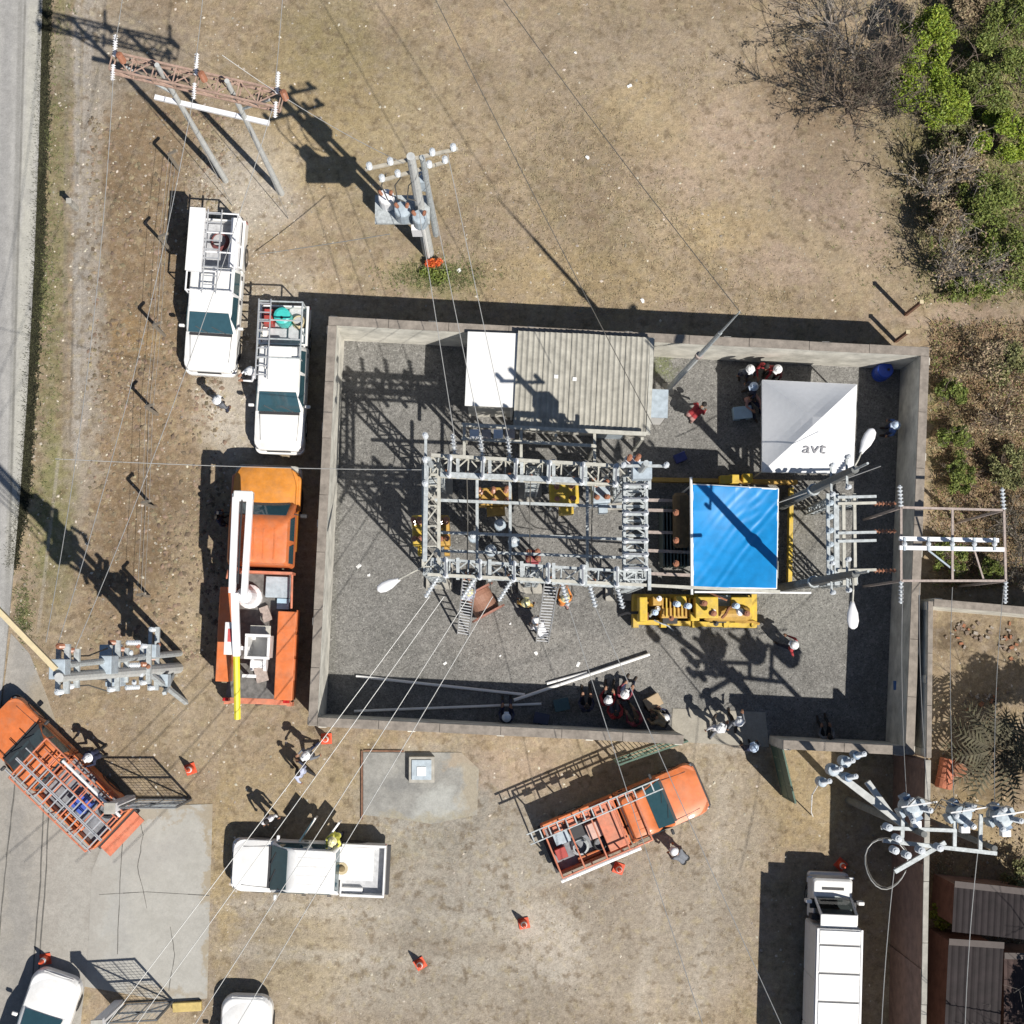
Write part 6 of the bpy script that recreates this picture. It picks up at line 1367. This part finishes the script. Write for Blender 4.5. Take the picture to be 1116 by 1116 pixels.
person(616, 652, 'reach', 90, ORNG, PNKC, HELMY, 'person in orange shirt south of the gantry, right of the ladder')
person(866, 703, 'walk', 150, RED, NAVY, HELMW, 'person in red shirt and white helmet walking on the open gravel')
person(822, 815, 'stand', 110, NAVY, NAVY, HELMB, 'person in pale blue helmet at the yard entrance beside the green gate')
person(806, 787, 'walk', 90, GREYC, BLK, HELMW, 'person in white helmet at the yard entrance, inside the wall line')
person(785, 794, 'walk', 60, WHT, GREYC, HELMW, 'person in white shirt at the yard entrance, west of the others')
person(663, 764, 'sit', 80, RED, BLK, HELMW, 'person in red shirt and white helmet seated by the south wall')
person(681, 757, 'sit', 60, cloth(.22, .05, .07), NAVY, HELMW, 'person in maroon shirt and white helmet seated by the south wall')
person(672, 778, 'sit', 100, RED, GREYC, None, 'bareheaded person in red shirt seated by the south wall')
person(640, 770, 'sit', 90, NAVY, BLK, None, 'bareheaded person in navy shirt seated by the south wall')
person(694, 786, 'sit', 120, cloth(.22, .05, .07), KHAKI, None, 'bareheaded person in maroon shirt and khaki trousers seated by the south wall')
person(712, 780, 'bend', 150, KHAKI, BLK, None, 'person in khaki shirt bending over the cardboard box')
person(725, 783, 'sit', 140, NAVY, BLK, HELMW, 'person in navy shirt and white helmet seated nearest the gate')
person(552, 782, 'sit', 90, NAVY, NAVY, HELMB, 'person in dark clothes seated alone against the south wall')
person(735, 928, 'bend', 140, GREYC, BLK, HELMW, 'person in white helmet bending beside the middle orange pickup')
person(836, 399, 'reach', 250, RED, BLK, None, 'bareheaded person in bright red shirt north of the tent')
person(818, 402, 'stand', 270, GREYC, NAVY, HELMW, 'person in white helmet and grey shirt north of the tent')
person(822, 421, 'stand', 200, NAVY, BLK, HELMB, 'person in navy shirt and pale helmet at the tent corner')
person(848, 402, 'stand', 230, cloth(.25, .06, .06), BLK, HELMW, 'person in dark red shirt and white helmet north of the tent')
person(822, 434, 'sit', 300, PNKC, NAVY, None, 'person in pink shirt crouching at the west side of the tent')
person(768, 440, 'bend', 40, RED, PNKC, None, 'person in red shirt bending beside the lightning mast')
person(977, 463, 'stand', 180, BLUE, NAVY, HELMB, 'person in blue shirt and pale helmet against the east wall')
person(96, 826, 'reach', 215, NAVY, BLK, HELMW, 'person in white helmet behind the left orange pickup')
person(236, 563, 'stand', 20, NAVY, NAVY, None, 'person in dark clothes in the shade west of the bucket truck')
person(905, 803, 'sit', 100, GREYC, BLK, None, 'person in grey seated in the shade of the south-east wall')

# ------------------------------------------------------------------ cones
def cone(px, py, label, tilt=0.0):
    p = P(px, py); o = thing('traffic_cone', label, 'traffic cone', (p.x, p.y, 0.024), random.uniform(0, 1.5), 'traffic cones')
    obj('cone_base', MB().box((0, 0, 0.02), (0.36, 0.36, 0.04)), CONE, o, bevel=0.01)
    obj('cone_body', MB().lathe((0, 0, 0.04), [(0.14, 0), (0.115, 0.16), (0.085, 0.36), (0.055, 0.56), (0.03, 0.68)], 16), CONE, o, smooth=False)
    obj('white_band', MB().lathe((0, 0, 0.3), [(0.106, 0), (0.090, 0.12)], 16), PVC, o)
cone(208, 838, 'orange cone beside the north driveway gate'); cone(356, 805, 'orange cone below the south-west corner of the wall')
cone(571, 1006, 'orange cone on open dirt, right of the two south of the pickups'); cone(458, 1050, 'orange cone on open dirt, left of the two south of the pickups')
cone(50, 1045, 'orange cone behind the car at the bottom left'); cone(674, 946, 'orange cone in front of the middle orange pickup')
cone(916, 942, 'orange cone in the shade near the white van')

# ------------------------------------------------------------------ verge fence posts
names = ['northmost', 'second', 'third', 'fourth', 'fifth', 'southmost']
FP = [(196, 186), (186, 273), (180, 366), (172, 452), (168, 553), (163, 650)]
for i, (x, y) in enumerate(FP):
    p = P(x, y); o = thing('fence_post', names[i]+' concrete fence post with bent top along the dirt verge', 'fence post', (p.x, p.y, 0), 0, 'bent-top fence posts')
    obj('shaft', MB().box((0, 0, 0.9), (0.08, 0.08, 1.8)), mat('weathered_post', (0.25, 0.215, 0.17), 0.9), o); obj('bent_arm', MB().bar((0, 0, 1.8), (0.34, 0.03, 2.1), 0.075), mat('weathered_post', (0.25, 0.215, 0.17), 0.9), o)
for k, z in enumerate((0.5, 1.0, 1.5)):
    pts = []
    for x, y in FP: p = P(x, y); pts.append((p.x-0.06, p.y, z+0.02*math.sin(x)))
    tag(obj('fence_wire', MB().tube(pts, 0.006, 4), WIRE), ['lowest', 'middle', 'highest'][k]+' wire strung along the bent-top fence posts', 'wire', 'fence wires')
for i, (a, b_, l) in enumerate((((987, 343), 2.0, 'thin post north-east of the yard, northern of two'), ((976, 372), 1.6, 'thin post at the north-east wall corner, southern of two'))):
    p = P(*a); o = thing('fence_post', l, 'fence post', (p.x, p.y, 0)); obj('shaft', MB().box((0, 0, b_/2), (0.10, 0.10, b_)), WOODB, o); obj('post_cap', MB().box((0, 0, b_+0.02), (0.13, 0.13, 0.04)), WOODC, o)
# red box beside the verge track and rusty junk in the neighbour yard
p = P(84, 228); o = thing('marker_post', 'short dark marker post on the gravel track by the road', 'post', (p.x, p.y, 0)); obj('shaft', MB().box((0, 0, 0.5), (0.14, 0.14, 1.0)), CONC, o, bevel=0.02); obj('cap', MB().box((0, 0, 1.02), (0.18, 0.18, 0.04)), CONC, o)
p = P(1028, 842); o = thing('rusty_drum', 'rusty orange-red drum lying in the neighbouring yard', 'barrel', (p.x, p.y, 0.3), 1.35)
RO = mat('orange_rust', (0.42, 0.15, 0.085), 0.85, var=0.35, scale=9)
obj('drum_shell', MB().lathe((-0.5, 0, 0), [(0.26, 0), (0.29, 0.02), (0.28, 0.3), (0.3, 0.33), (0.28, 0.36), (0.28, 0.66), (0.3, 0.69), (0.28, 0.72), (0.29, 0.98), (0.26, 1.0)], 16, axis='X'), RO, o); obj('drum_end', MB().lathe((-0.51, 0, 0), [(0.25, 0), (0.25, 0.02)], 16, axis='X'), RUST, o)
p = P(1040, 838); o = thing('rusty_drum', 'smaller pale rusty drum behind the orange-red drum', 'barrel', (p.x, p.y, 0.012)); obj('drum_shell', MB().lathe((0, 0, 0), [(0.24, 0), (0.25, 0.4), (0.24, 0.7)], 14), mat('pale_rust', (0.42, 0.27, 0.2), 0.85, var=0.3), o); obj('drum_lid', MB().lathe((0, 0, 0.7), [(0.22, 0), (0.22, 0.02)], 14), RUST, o)
# ------------------------------------------------------------------ vegetation
def leaf_cloud(name, cen, rad, n, size, m, parent=None, flat=0.5, world_off=None):
    """n leaf quads spread round clump centres cen (k,3) with radius rad (k,)"""
    k = rng.integers(0, len(cen), n); d = rng.normal(size=(n, 3)); d /= np.linalg.norm(d, axis=1)[:, None]
    pos = cen[k]+d*(rad[k]*rng.random(n)**0.45)[:, None]*np.array([1, 1, 0.75])
    pos[:, 2] = np.maximum(pos[:, 2], 0.02)
    nr = rng.normal(size=(n, 3))*np.array([1, 1, flat])+np.array([0, 0, 0.9]); nr /= np.linalg.norm(nr, axis=1)[:, None]
    t = np.cross(nr, rng.normal(size=(n, 3))); t /= np.linalg.norm(t, axis=1)[:, None]; b_ = np.cross(nr, t)
    s = (size*(0.6+0.8*rng.random(n)))[:, None]
    V = np.stack([pos-t*s, pos-b_*s*0.42+nr*s*0.1, pos+t*s, pos+b_*s*0.42+nr*s*0.1], axis=1).reshape(-1, 3)
    F_ = np.arange(4*n).reshape(-1, 4)
    if world_off is not None: V = V-np.array(world_off)
    return npmesh(name, V, F_, m, parent)
def branches(base, h, spread, n1, n2, r, twigs=True, seed=0):
    R = random.Random(seed); mb = MB(); tips = []
    base = Vector(base)
    for i in range(n1):
        a = 2*math.pi*(i+R.random()*0.7)/n1; L = h*R.uniform(0.75, 1.1)
        d = Vector((math.cos(a)*spread*R.uniform(0.5, 1), math.sin(a)*spread*R.uniform(0.5, 1), 1)).normalized()
        pts = [base+Vector((0, 0, h*0.1))]
        for k in range(4):
            d = (d+Vector((R.uniform(-.3, .3), R.uniform(-.3, .3), R.uniform(-.15, .12)))).normalized(); pts.append(pts[-1]+d*L/4)
        mb.tube(pts, [r, r*0.75, r*0.55, r*0.38, r*0.22], 5)
        for j in range(n2):
            p0 = pts[R.randint(1, 4)]; dd = (d+Vector((R.uniform(-1, 1), R.uniform(-1, 1), R.uniform(-0.3, 0.6)))).normalized(); l = L*R.uniform(0.2, 0.5)
            q = [p0, p0+dd*l*0.5+Vector((R.uniform(-.1, .1), R.uniform(-.1, .1), 0)), p0+dd*l]
            mb.tube(q, [r*0.4, r*0.28, r*0.12], 4); tips.append(q[2])
            if twigs:
                for _ in range(3):
                    e_ = (dd+Vector((R.uniform(-1, 1), R.uniform(-1, 1), R.uniform(-.5, .6)))).normalized(); s0 = q[R.randint(0, 1)]+dd*l*0.2
                    mb.tube([s0, s0+e_*l*0.5], [r*0.2, r*0.08], 3)
        tips.append(pts[-1])
    return mb, tips
BARK = mat('bark', (0.16, 0.125, 0.10), 0.95, var=0.3, scale=10); BARKG = mat('grey_dry_bark', (0.27, 0.24, 0.21), 0.95, var=0.3, scale=10)
LG1 = mat('bright_green_leaf', (0.20, 0.265, 0.028), 0.6, var=0.3, scale=1.5, island=0.35); LG2 = mat('olive_leaf', (0.185, 0.19, 0.075), 0.7, var=0.3, scale=1.5, island=0.4)
LG3 = mat('mid_green_leaf', (0.15, 0.185, 0.04), 0.65, var=0.3, scale=1.5, island=0.35); LDRY = mat('dry_leaf', (0.30, 0.235, 0.145), 0.9, var=0.3, scale=1.5, island=0.4); LRED = mat('red_brown_leaf', (0.26, 0.16, 0.10), 0.9, var=0.3, scale=2, island=0.4)
def tree(name, label, px, py, h, r, m, nleaf=2600, size=0.052, ncl=22, cat='tree', group='shrubs and trees', bark=BARK, seed=1, density=1.0):
    p = P(px, py); o = thing(name, label, cat, (p.x, p.y, 0), 0, group)
    R = random.Random(seed)
    obj('trunk', MB().tube([(0, 0, -0.05), (R.uniform(-.1, .1), R.uniform(-.1, .1), h*0.25), (R.uniform(-.2, .2), R.uniform(-.2, .2), h*0.5)], [0.05+0.02*h, 0.04+0.014*h, 0.03], 7), bark, o)
    mb, tips = branches((0, 0, 0), h*0.9, 1.1*r/h*1.2, 6, 6, 0.02+0.006*h, True, seed); obj('limbs', mb, bark, o)
    cen = []; rad = []
    for i in range(ncl):
        a = R.uniform(0, 6.283); q = math.sqrt(R.random())*r*0.85; z = h*(0.95-0.5*(q/r)**2*R.uniform(0.6, 1.2))-R.uniform(0, 0.35)*h*0.5
        cen.append((q*math.cos(a), q*math.sin(a), max(0.2, z))); rad.append(r*R.uniform(0.16, 0.36))
    leaf_cloud('crown', np.array(cen), np.array(rad), int(nleaf*density), size, m, o)
    return o
def bare_shrub(label, px, py, h, spread, n1, n2, seed, m=BARKG, dry=0, r=0.03):
    p = P(px, py); o = thing('bare_shrub', label, 'shrub', (p.x, p.y, 0), 0, 'leafless shrubs')
    mb, tips = branches((0, 0, 0), h, spread, n1, n2, r, True, seed); obj('branches', mb, m, o)
    obj('root_crown', MB().lathe((0, 0, -0.05), [(0.12, 0), (0.10, 0.12), (0.05, 0.22)], 8), m, o)
    if dry > 2000:
        cen = np.array([tuple(t) for t in tips]); leaf_cloud('dry_leaves', cen, np.full(len(cen), 0.2), dry, 0.05, mat('shade_toned_dry_leaf', (0.10, 0.085, 0.06), 0.9, var=0.3, island=0.4), o)  # leaf tone darkened to stand for the shadow among the twigs
    elif dry:
        cen = np.array([tuple(t) for t in tips]); leaf_cloud('dry_leaves', cen, np.full(len(cen), 0.22), dry, 0.05, LDRY, o)
# top-right thicket
T = [('bright green leafy tree in the thicket at the top right, biggest and brightest', 1002, 118, 3.0, 1.5, LG1, 6200), ('green tree just above the brightest tree in the top-right thicket', 998, 62, 2.8, 1.15, LG1, 3800), ('olive tree at the top right edge beside the brightest tree', 1072, 92, 2.6, 1.45, LG3, 5500),
     ('slender green tree right of the bare dirt gap in the thicket', 1080, 165, 2.2, 1.1, LG1, 4600), ('green bush in the lower part of the top-right thicket', 1068, 238, 2.0, 1.3, LG3, 5200), ('olive bush where the thicket meets the footpath', 1092, 292, 1.6, 1.25, LG3, 4600),
     ('small green bush beside the footpath, left end', 1052, 316, 1.1, 0.8, LG3, 2200), ('dry brown bush with sparse leaves beside the slender green tree', 1040, 195, 1.5, 1.0, LDRY, 2000), ('dusty olive bush at the very top right corner', 1095, 30, 2.2, 1.3, LG3, 4000),
     ('dry bush below the brightest tree', 1020, 250, 1.6, 0.9, LDRY, 1900), ('dusty olive bush left of the slender green tree', 1035, 150, 1.2, 0.7, LG2, 1200), ('straw-coloured bush at the top edge above the green trees', 1045, 15, 1.8, 1.1, LDRY, 2200),
     ('green bush on the east wall, upper of three', 1032, 432, 1.0, 0.55, LG3, 1500), ('green bush on the east wall, middle of three', 1036, 482, 1.1, 0.65, LG3, 2000), ('green bush on the east wall, lower of three', 1040, 522, 1.0, 0.6, LG3, 1600),
     ('olive bush at the right edge beside the line-entry frame', 1092, 512, 1.2, 0.8, LG2, 1600), ('dark green bush beneath the line-entry frame', 1030, 610, 1.1, 0.7, LG3, 1500), ('dark green bush at the right end beneath the line-entry frame', 1072, 622, 1.0, 0.5, LG3, 900),
     ('small green bush at the foot of the brown boundary wall', 1022, 995, 0.9, 0.45, LG1, 1000), ('olive scrub at the right edge south of the footpath', 1095, 400, 1.0, 0.8, LG2, 1300), ('dry olive bush at the right edge below the regulators', 1105, 950, 1.1, 0.6, LG2, 1000)]
for i, (l, x, y, h, r, m_, n_) in enumerate(T): tree('leafy_tree' if h > 1.7 else 'bush', l, x, y, h, r, m_, n_, seed=i+3, cat='tree' if h > 1.7 else 'bush', density=2.0)
bare_shrub('leafless grey tree casting the darkest shadow at the top right', 925, 122, 3.4, 0.6, 12, 16, 21, m=BARK, dry=2600, r=0.035)
bare_shrub('leafless grey shrub between the darkest shadow and the green trees', 930, 62, 2.4, 0.7, 8, 9, 22, dry=200, r=0.03)
bare_shrub('leafless grey shrub at the top edge left of the green trees', 905, 30, 2.2, 0.9, 8, 10, 23, dry=200)
bare_shrub('leafless dark shrub below the green trees at the field edge', 1008, 212, 2.2, 0.55, 9, 12, 24, dry=900, r=0.04)
bare_shrub('leafless dark shrub lowest along the field edge', 1022, 300, 2.2, 0.5, 9, 12, 25, dry=900, r=0.04)
bare_shrub('leafless twiggy shrub by the right edge under the frame', 1108, 590, 2.2, 0.7, 8, 10, 27, dry=2200)
bare_shrub('leafless pale shrub in front of the dark sheds, bottom right', 1098, 1085, 2.6, 1.1, 9, 9, 28, dry=0)
bare_shrub('leafless shrub at the right edge above the line-entry frame', 1085, 455, 1.4, 0.9, 7, 8, 29, m=BARK, dry=900)
bare_shrub('leafless red-brown shrub on the slope east of the yard', 1062, 400, 1.2, 1.0, 8, 8, 30, m=BARK, dry=1200)
# palm in the neighbouring yard
p = P(1062, 812); o = thing('palm', 'dry palm with drooping fronds in the neighbouring yard', 'palm', (p.x, p.y, 0))
obj('trunk', MB().tube([(0, 0, 0), (0.05, 0.02, 0.8), (0.12, -0.02, 1.6)], [0.16, 0.13, 0.11], 9), BARK, o)
FR = mat('dry_frond', (0.085, 0.075, 0.045), 0.8, var=0.35, scale=3, island=0.3)
for k in range(20):
    a = k*2*math.pi/20+random.uniform(-.15, .15); mb = MB(); L = random.uniform(1.3, 2.0); prev = None; dz = random.uniform(0.4, 0.9)
    sp = [Vector((0.12+math.cos(a)*L*t, -0.02+math.sin(a)*L*t, 1.6+dz*math.sin(2.2*t)-0.55*t*t)) for t in [j/12 for j in range(13)]]
    mb.tube(sp, [0.02]*6+[0.012]*7, 4); sv = Vector((-math.sin(a), math.cos(a), 0))
    for j in range(2, 13):
        for s in (-1, 1):
            l = 0.42*math.sin(math.pi*min(1, j/12*0.85+0.12)); q = sp[j]; e_ = q+sv*s*l+Vector((math.cos(a), math.sin(a), 0))*0.18+Vector((0, 0, -0.12))
            d_ = (e_-q); w_ = Vector((math.cos(a), math.sin(a), 0))*0.05; mb.add([q-w_, q+w_, e_, e_-Vector((0, 0, .004))], [(0, 1, 2, 3)])
    obj('frond', mb, FR, o)
tree('leafy_tree', 'unseen tall tree added to cast shade, outside the right edge beside the regulators', 1156, 850, 5.6, 2.2, LG3, 6000, seed=61, cat='tree', density=2.0, size=0.08)  # unseen tree added to throw shade onto the neighbouring yard
tree('leafy_tree', 'unseen tall tree added to cast shade, outside the right edge beside the dark sheds', 1166, 1085, 6.0, 2.3, LG3, 6500, seed=62, cat='tree', density=2.0, size=0.08)  # added out of view so its shade falls over the sheds
for i, (x, y, l) in enumerate(((1050, 690, 'small heap of brown rubble near the top of the neighbouring yard'), (1100, 700, 'small heap of brown rubble at the right edge of the neighbouring yard'), (1080, 765, 'low heap of dark brush beside the dry palm'))):
    p = P(x, y); o = thing('rubble_heap', l, 'rubble', (p.x, p.y, 0), 0, 'rubble heaps')
    for k in range(22):
        b_ = obj('chunk', MB().box((random.gauss(0, .4), random.gauss(0, .25), 0.04), (random.uniform(.05, .16), random.uniform(.04, .12), random.uniform(.05, .1)), rz=random.uniform(0, 3)), [BARK, RUST, BARK, BARKG][(k+i) % 4], o)
# flowering plant at the foot of the transformer pole
p = P(473, 291); o = thing('flowering_plant', 'low plant with orange-red flowers at the foot of the transformer pole', 'plant', (p.x, p.y, 0))
obj('stem', branches((0, 0, 0), 0.35, 1.2, 6, 3, 0.012, False, 5)[0], BARK, o)
leaf_cloud('leaves', np.array([(0.0, -0.25, .12), (0.35, -0.3, .1), (-0.3, -0.2, .12), (0.1, -0.45, .08)]), np.array([.25, .25, .22, .25]), 700, 0.05, LG3, o)
leaf_cloud('petals', np.array([(-0.05, 0.05, .35), (0.15, 0.08, .36), (-0.2, 0.05, .33)]), np.array([.16, .17, .13]), 420, 0.05, mat('orange_red_petal', (0.62, 0.12, 0.03), 0.6, island=0.2), o)

# ------------------------------------------------------------------ ground cover (nobody could count these)
def in_poly(X, Y, poly):
    c = np.zeros(len(X), bool); n = len(poly)
    for i in range(n):
        x1, y1 = poly[i]; x2, y2 = poly[(i+1) % n]
        m_ = ((y1 > Y) != (y2 > Y)) & (X < (x2-x1)*(Y-y1)/(y2-y1+1e-9)+x1); c ^= m_
    return c
def pix_to_world(X, Y):
    Rm = np.array(R_CAM); d = np.stack([(X-CX)/F_PX, -(Y-CY)/F_PX, -np.ones(len(X))], axis=1)@Rm.T
    t = CAM_H/(-d[:, 2]); return d*t[:, None]+np.array([0, 0, CAM_H])
NO = [[(330, 330), (1016, 365), (1004, 835), (330, 805)], [(-50, -50), (50, -50), (42, 200), (33, 440), (10, 620), (-50, 660)], [(-50, 660), (20, 690), (62, 800), (128, 876), (234, 872), (230, 1092), (90, 1130), (-50, 1200)], [(392, 815), (525, 815), (525, 900), (392, 895)]]
def free(X, Y):
    ok = np.ones(len(X), bool)
    for p_ in NO: ok &= ~in_poly(X, Y, p_)
    return ok
_c = rng.random((60, 2))*1116; _r = 14+rng.random(60)*46
def patchy(X, Y):
    v = np.zeros(len(X))
    for (x, y), r_ in zip(_c, _r): v += np.exp(-((X-x)**2+(Y-y)**2)/(2*r_*r_))
    return np.clip(v, 0, 1)
def tufts(name, X, Y, hgt, m, label, cat, per=3, wid=0.012):
    W = pix_to_world(X, Y); n = len(W)*per; W = np.repeat(W, per, axis=0)+np.concatenate([rng.normal(size=(n, 2))*0.03, np.zeros((n, 1))], axis=1)
    a = rng.random(n)*6.283; h = hgt*(0.5+rng.random(n)); le = rng.random(n)*0.9+0.25
    dx = np.stack([np.cos(a), np.sin(a), np.zeros(n)], axis=1); sx = np.stack([-np.sin(a), np.cos(a), np.zeros(n)], axis=1)*wid
    W[:, 2] = 0.0
    tip = W+dx*(h*le)[:, None]+np.array([0, 0, 1])*(h*0.8)[:, None]
    V = np.stack([W-sx, W+sx, tip], axis=1).reshape(-1, 3)
    o = npmesh(name, V, np.arange(3*n).reshape(-1, 3), m); tag(o, label, cat, kind='stuff'); return o
def scatter(n, x0, y0, x1, y1): return x0+rng.random(n)*(x1-x0), y0+rng.random(n)*(y1-y0)
X, Y = scatter(26000, -30, -30, 1146, 345); k = free(X, Y) & (rng.random(len(X)) < 0.05+0.95*patchy(X, Y)**2) & (X > 200); 
DG = mat('dry_grass', (0.34, 0.275, 0.17), 0.95, var=0.25, scale=0.8, island=0.3)
tufts('dry_grass', X[k], Y[k], 0.075, DG, 'short dry straw-coloured grass over the open field', 'grass')
X, Y = scatter(30000, -30, 345, 1146, 1146); k = free(X, Y) & (rng.random(len(X)) < 0.02+0.22*patchy(X, Y)**2); 
tufts('dry_grass', X[k], Y[k], 0.05, DG, 'sparse dry grass on the dirt around the yard', 'grass', per=2)
X = rng.normal(size=9000)*9; Y = rng.random(9000)*760-30; X = X+63-Y*0.035-(Y > 450)*(Y-450)*0.06; k = free(X, Y) & (X > 0) & (rng.random(9000) < 0.08+0.92*patchy(X*3+100, Y)**2.5)
GG = mat('verge_grass', (0.15, 0.165, 0.065), 0.9, var=0.35, scale=1.2, island=0.4)
tufts('verge_grass', X[k], Y[k], 0.10, GG, 'green grass strip along the road verge', 'grass')
X = rng.normal(size=7000)*3.0; Y = rng.random(7000)*640-20; X = X+np.interp(Y, [0, 160, 280, 440, 540, 620], [50, 46, 42, 33, 26, 12]); k = X > -5
tufts('ditch_weeds', X[k], Y[k], 0.14, mat('ditch_shade_weed', (0.045, 0.045, 0.022), 0.95, var=0.4, island=0.4), 'weeds toned dark for the ditch shade along the road kerb', 'weeds', wid=0.02)  # dark blade colour stands in for the shaded ditch line
X = np.concatenate([rng.normal(size=900)*24+478, rng.normal(size=1500)*60+1070]); Y = np.concatenate([rng.normal(size=900)*8+300, rng.normal(size=1500)*120+200]); k = free(X, Y)
tufts('green_grass', X[k], Y[k], 0.10, GG, 'patches of green grass below the transformer pole and in the thicket', 'grass')
# scrub leaves on the eastern slope and in the thicket
def cover(name, n, x0, y0, x1, y1, m, size, label, hz=0.25, thr=0.35):
    X, Y = scatter(n, x0, y0, x1, y1); k = free(X, Y) & (rng.random(n) < thr+(1-thr)*patchy(X*2.3 % 1116, Y*2.1 % 1116)); W = pix_to_world(X[k], Y[k]); W[:, 2] = rng.random(len(W))*hz+0.03
    o = leaf_cloud(name, W, np.full(len(W), 0.12), len(W)*2, size, m); tag(o, label, 'ground cover', kind='stuff')
cover('scrub_cover', 7000, 1016, 355, 1140, 640, LRED, 0.036, 'red-brown dry scrub covering the slope east of the yard', 0.3)
cover('scrub_cover', 6000, 1016, 355, 1140, 640, LDRY, 0.036, 'straw-brown dry scrub covering the slope east of the yard', 0.3)
cover('scrub_cover', 4200, 1016, 350, 1140, 640, LG3, 0.04, 'olive weeds scattered over the slope east of the yard', 0.25, 0.1)
cover('scrub_cover', 6000, 985, -20, 1140, 330, LDRY, 0.036, 'dry leaf litter beneath the top-right thicket', 0.2, 0.2)
cover('scrub_cover', 11000, 1010, -20, 1140, 330, LG3, 0.055, 'olive weeds beneath the top-right thicket', 0.3, 0.1)
cover('scrub_cover', 3000, 1012, 870, 1116, 1116, LDRY, 0.05, 'dry leaf litter in the yard of the dark sheds', 0.1, 0.2)
X, Y = scatter(5000, 1014, 350, 1140, 640); k = free(X, Y) & (rng.random(5000) < 0.3+0.7*patchy(X*2 % 1116, Y*2 % 1116))
tufts('dry_grass', X[k], Y[k], 0.22, mat('tall_dry_grass', (0.34, 0.25, 0.14), 0.95, var=0.3, scale=0.9, island=0.35), 'taller dry grass on the slope east of the yard', 'grass', per=5, wid=0.014)
X, Y = scatter(5000, 1000, -20, 1140, 330); k = free(X, Y) & (rng.random(5000) < 0.3+0.7*patchy(X*2 % 1116, Y*2 % 1116))
tufts('dry_grass', X[k], Y[k], 0.2, mat('thicket_grass', (0.27, 0.25, 0.12), 0.95, var=0.35, scale=0.9, island=0.4), 'pale olive grass between the shrubs of the thicket', 'grass', per=5, wid=0.014)
# stones
def stones(name, X, Y, smin, smax, m, label, z=0.0):
    W = pix_to_world(X, Y); n = len(W); s = smin+(smax-smin)*rng.random(n)**3
    base = np.array([(1, 0, 0), (0, 1, 0), (-1, 0, 0), (0, -1, 0), (0, 0, 0.8)], float)
    j = 0.6+0.6*rng.random((n, 5, 1)); a = rng.random(n)*6.283; ca, sa = np.cos(a), np.sin(a)
    B = base[None]*j*s[:, None, None]; B[:, :, 0:2] *= np.array([1.0, 0.75])
    x = B[..., 0]*ca[:, None]-B[..., 1]*sa[:, None]; y = B[..., 0]*sa[:, None]+B[..., 1]*ca[:, None]
    V = np.stack([x+W[:, None, 0], y+W[:, None, 1], B[..., 2]+z], axis=2).reshape(-1, 3)
    f = np.array([(0, 1, 4), (1, 2, 4), (2, 3, 4), (3, 0, 4)]); F_ = (f[None]+np.arange(n)[:, None, None]*5).reshape(-1, 3)
    tag(npmesh(name, V, F_, m), label, 'gravel', kind='stuff')
GS = mat('yard_stone', (0.19, 0.185, 0.175), 0.95, var=0.2, island=0.55); DS = mat('field_stone', (0.40, 0.36, 0.30), 0.95, var=0.2, island=0.45)
X, Y = scatter(60000, 350, 360, 985, 795); k = in_poly(X, Y, [(366, 372), (978, 396), (968, 800), (350, 782)]) & ~in_poly(X, Y, [(733, 765), (800, 768), (800, 815), (730, 812)])
stones('yard_gravel_stones', X[k], Y[k], 0.015, 0.045, GS, 'grey crushed stone covering the substation yard', 0.012)
X, Y = scatter(15000, -20, -20, 1130, 1130); k = free(X, Y) & (rng.random(len(X)) < np.where(X < 260, 1.0, 0.35))
stones('dirt_stones', X[k], Y[k], 0.012, 0.075, DS, 'loose pale stones scattered over the dirt')
CL = mat('soil_clod', (0.20, 0.155, 0.105), 0.95, var=0.25, island=0.45)
X, Y = scatter(9000, 95, 120, 245, 720); k = free(X, Y) & (rng.random(9000) < 0.35+0.65*patchy(X*2.7 % 1116, Y*2.3 % 1116))
stones('soil_clods', X[k], Y[k], 0.02, 0.13, CL, 'rough brown soil clods on the dirt verge')
X = 270+rng.normal(size=2500)*30; Y = 200+rng.random(2500)*260; k = free(X, Y)
stones('dirt_stones', X[k], Y[k], 0.012, 0.06, DS, 'pale stones around the two white pickups')
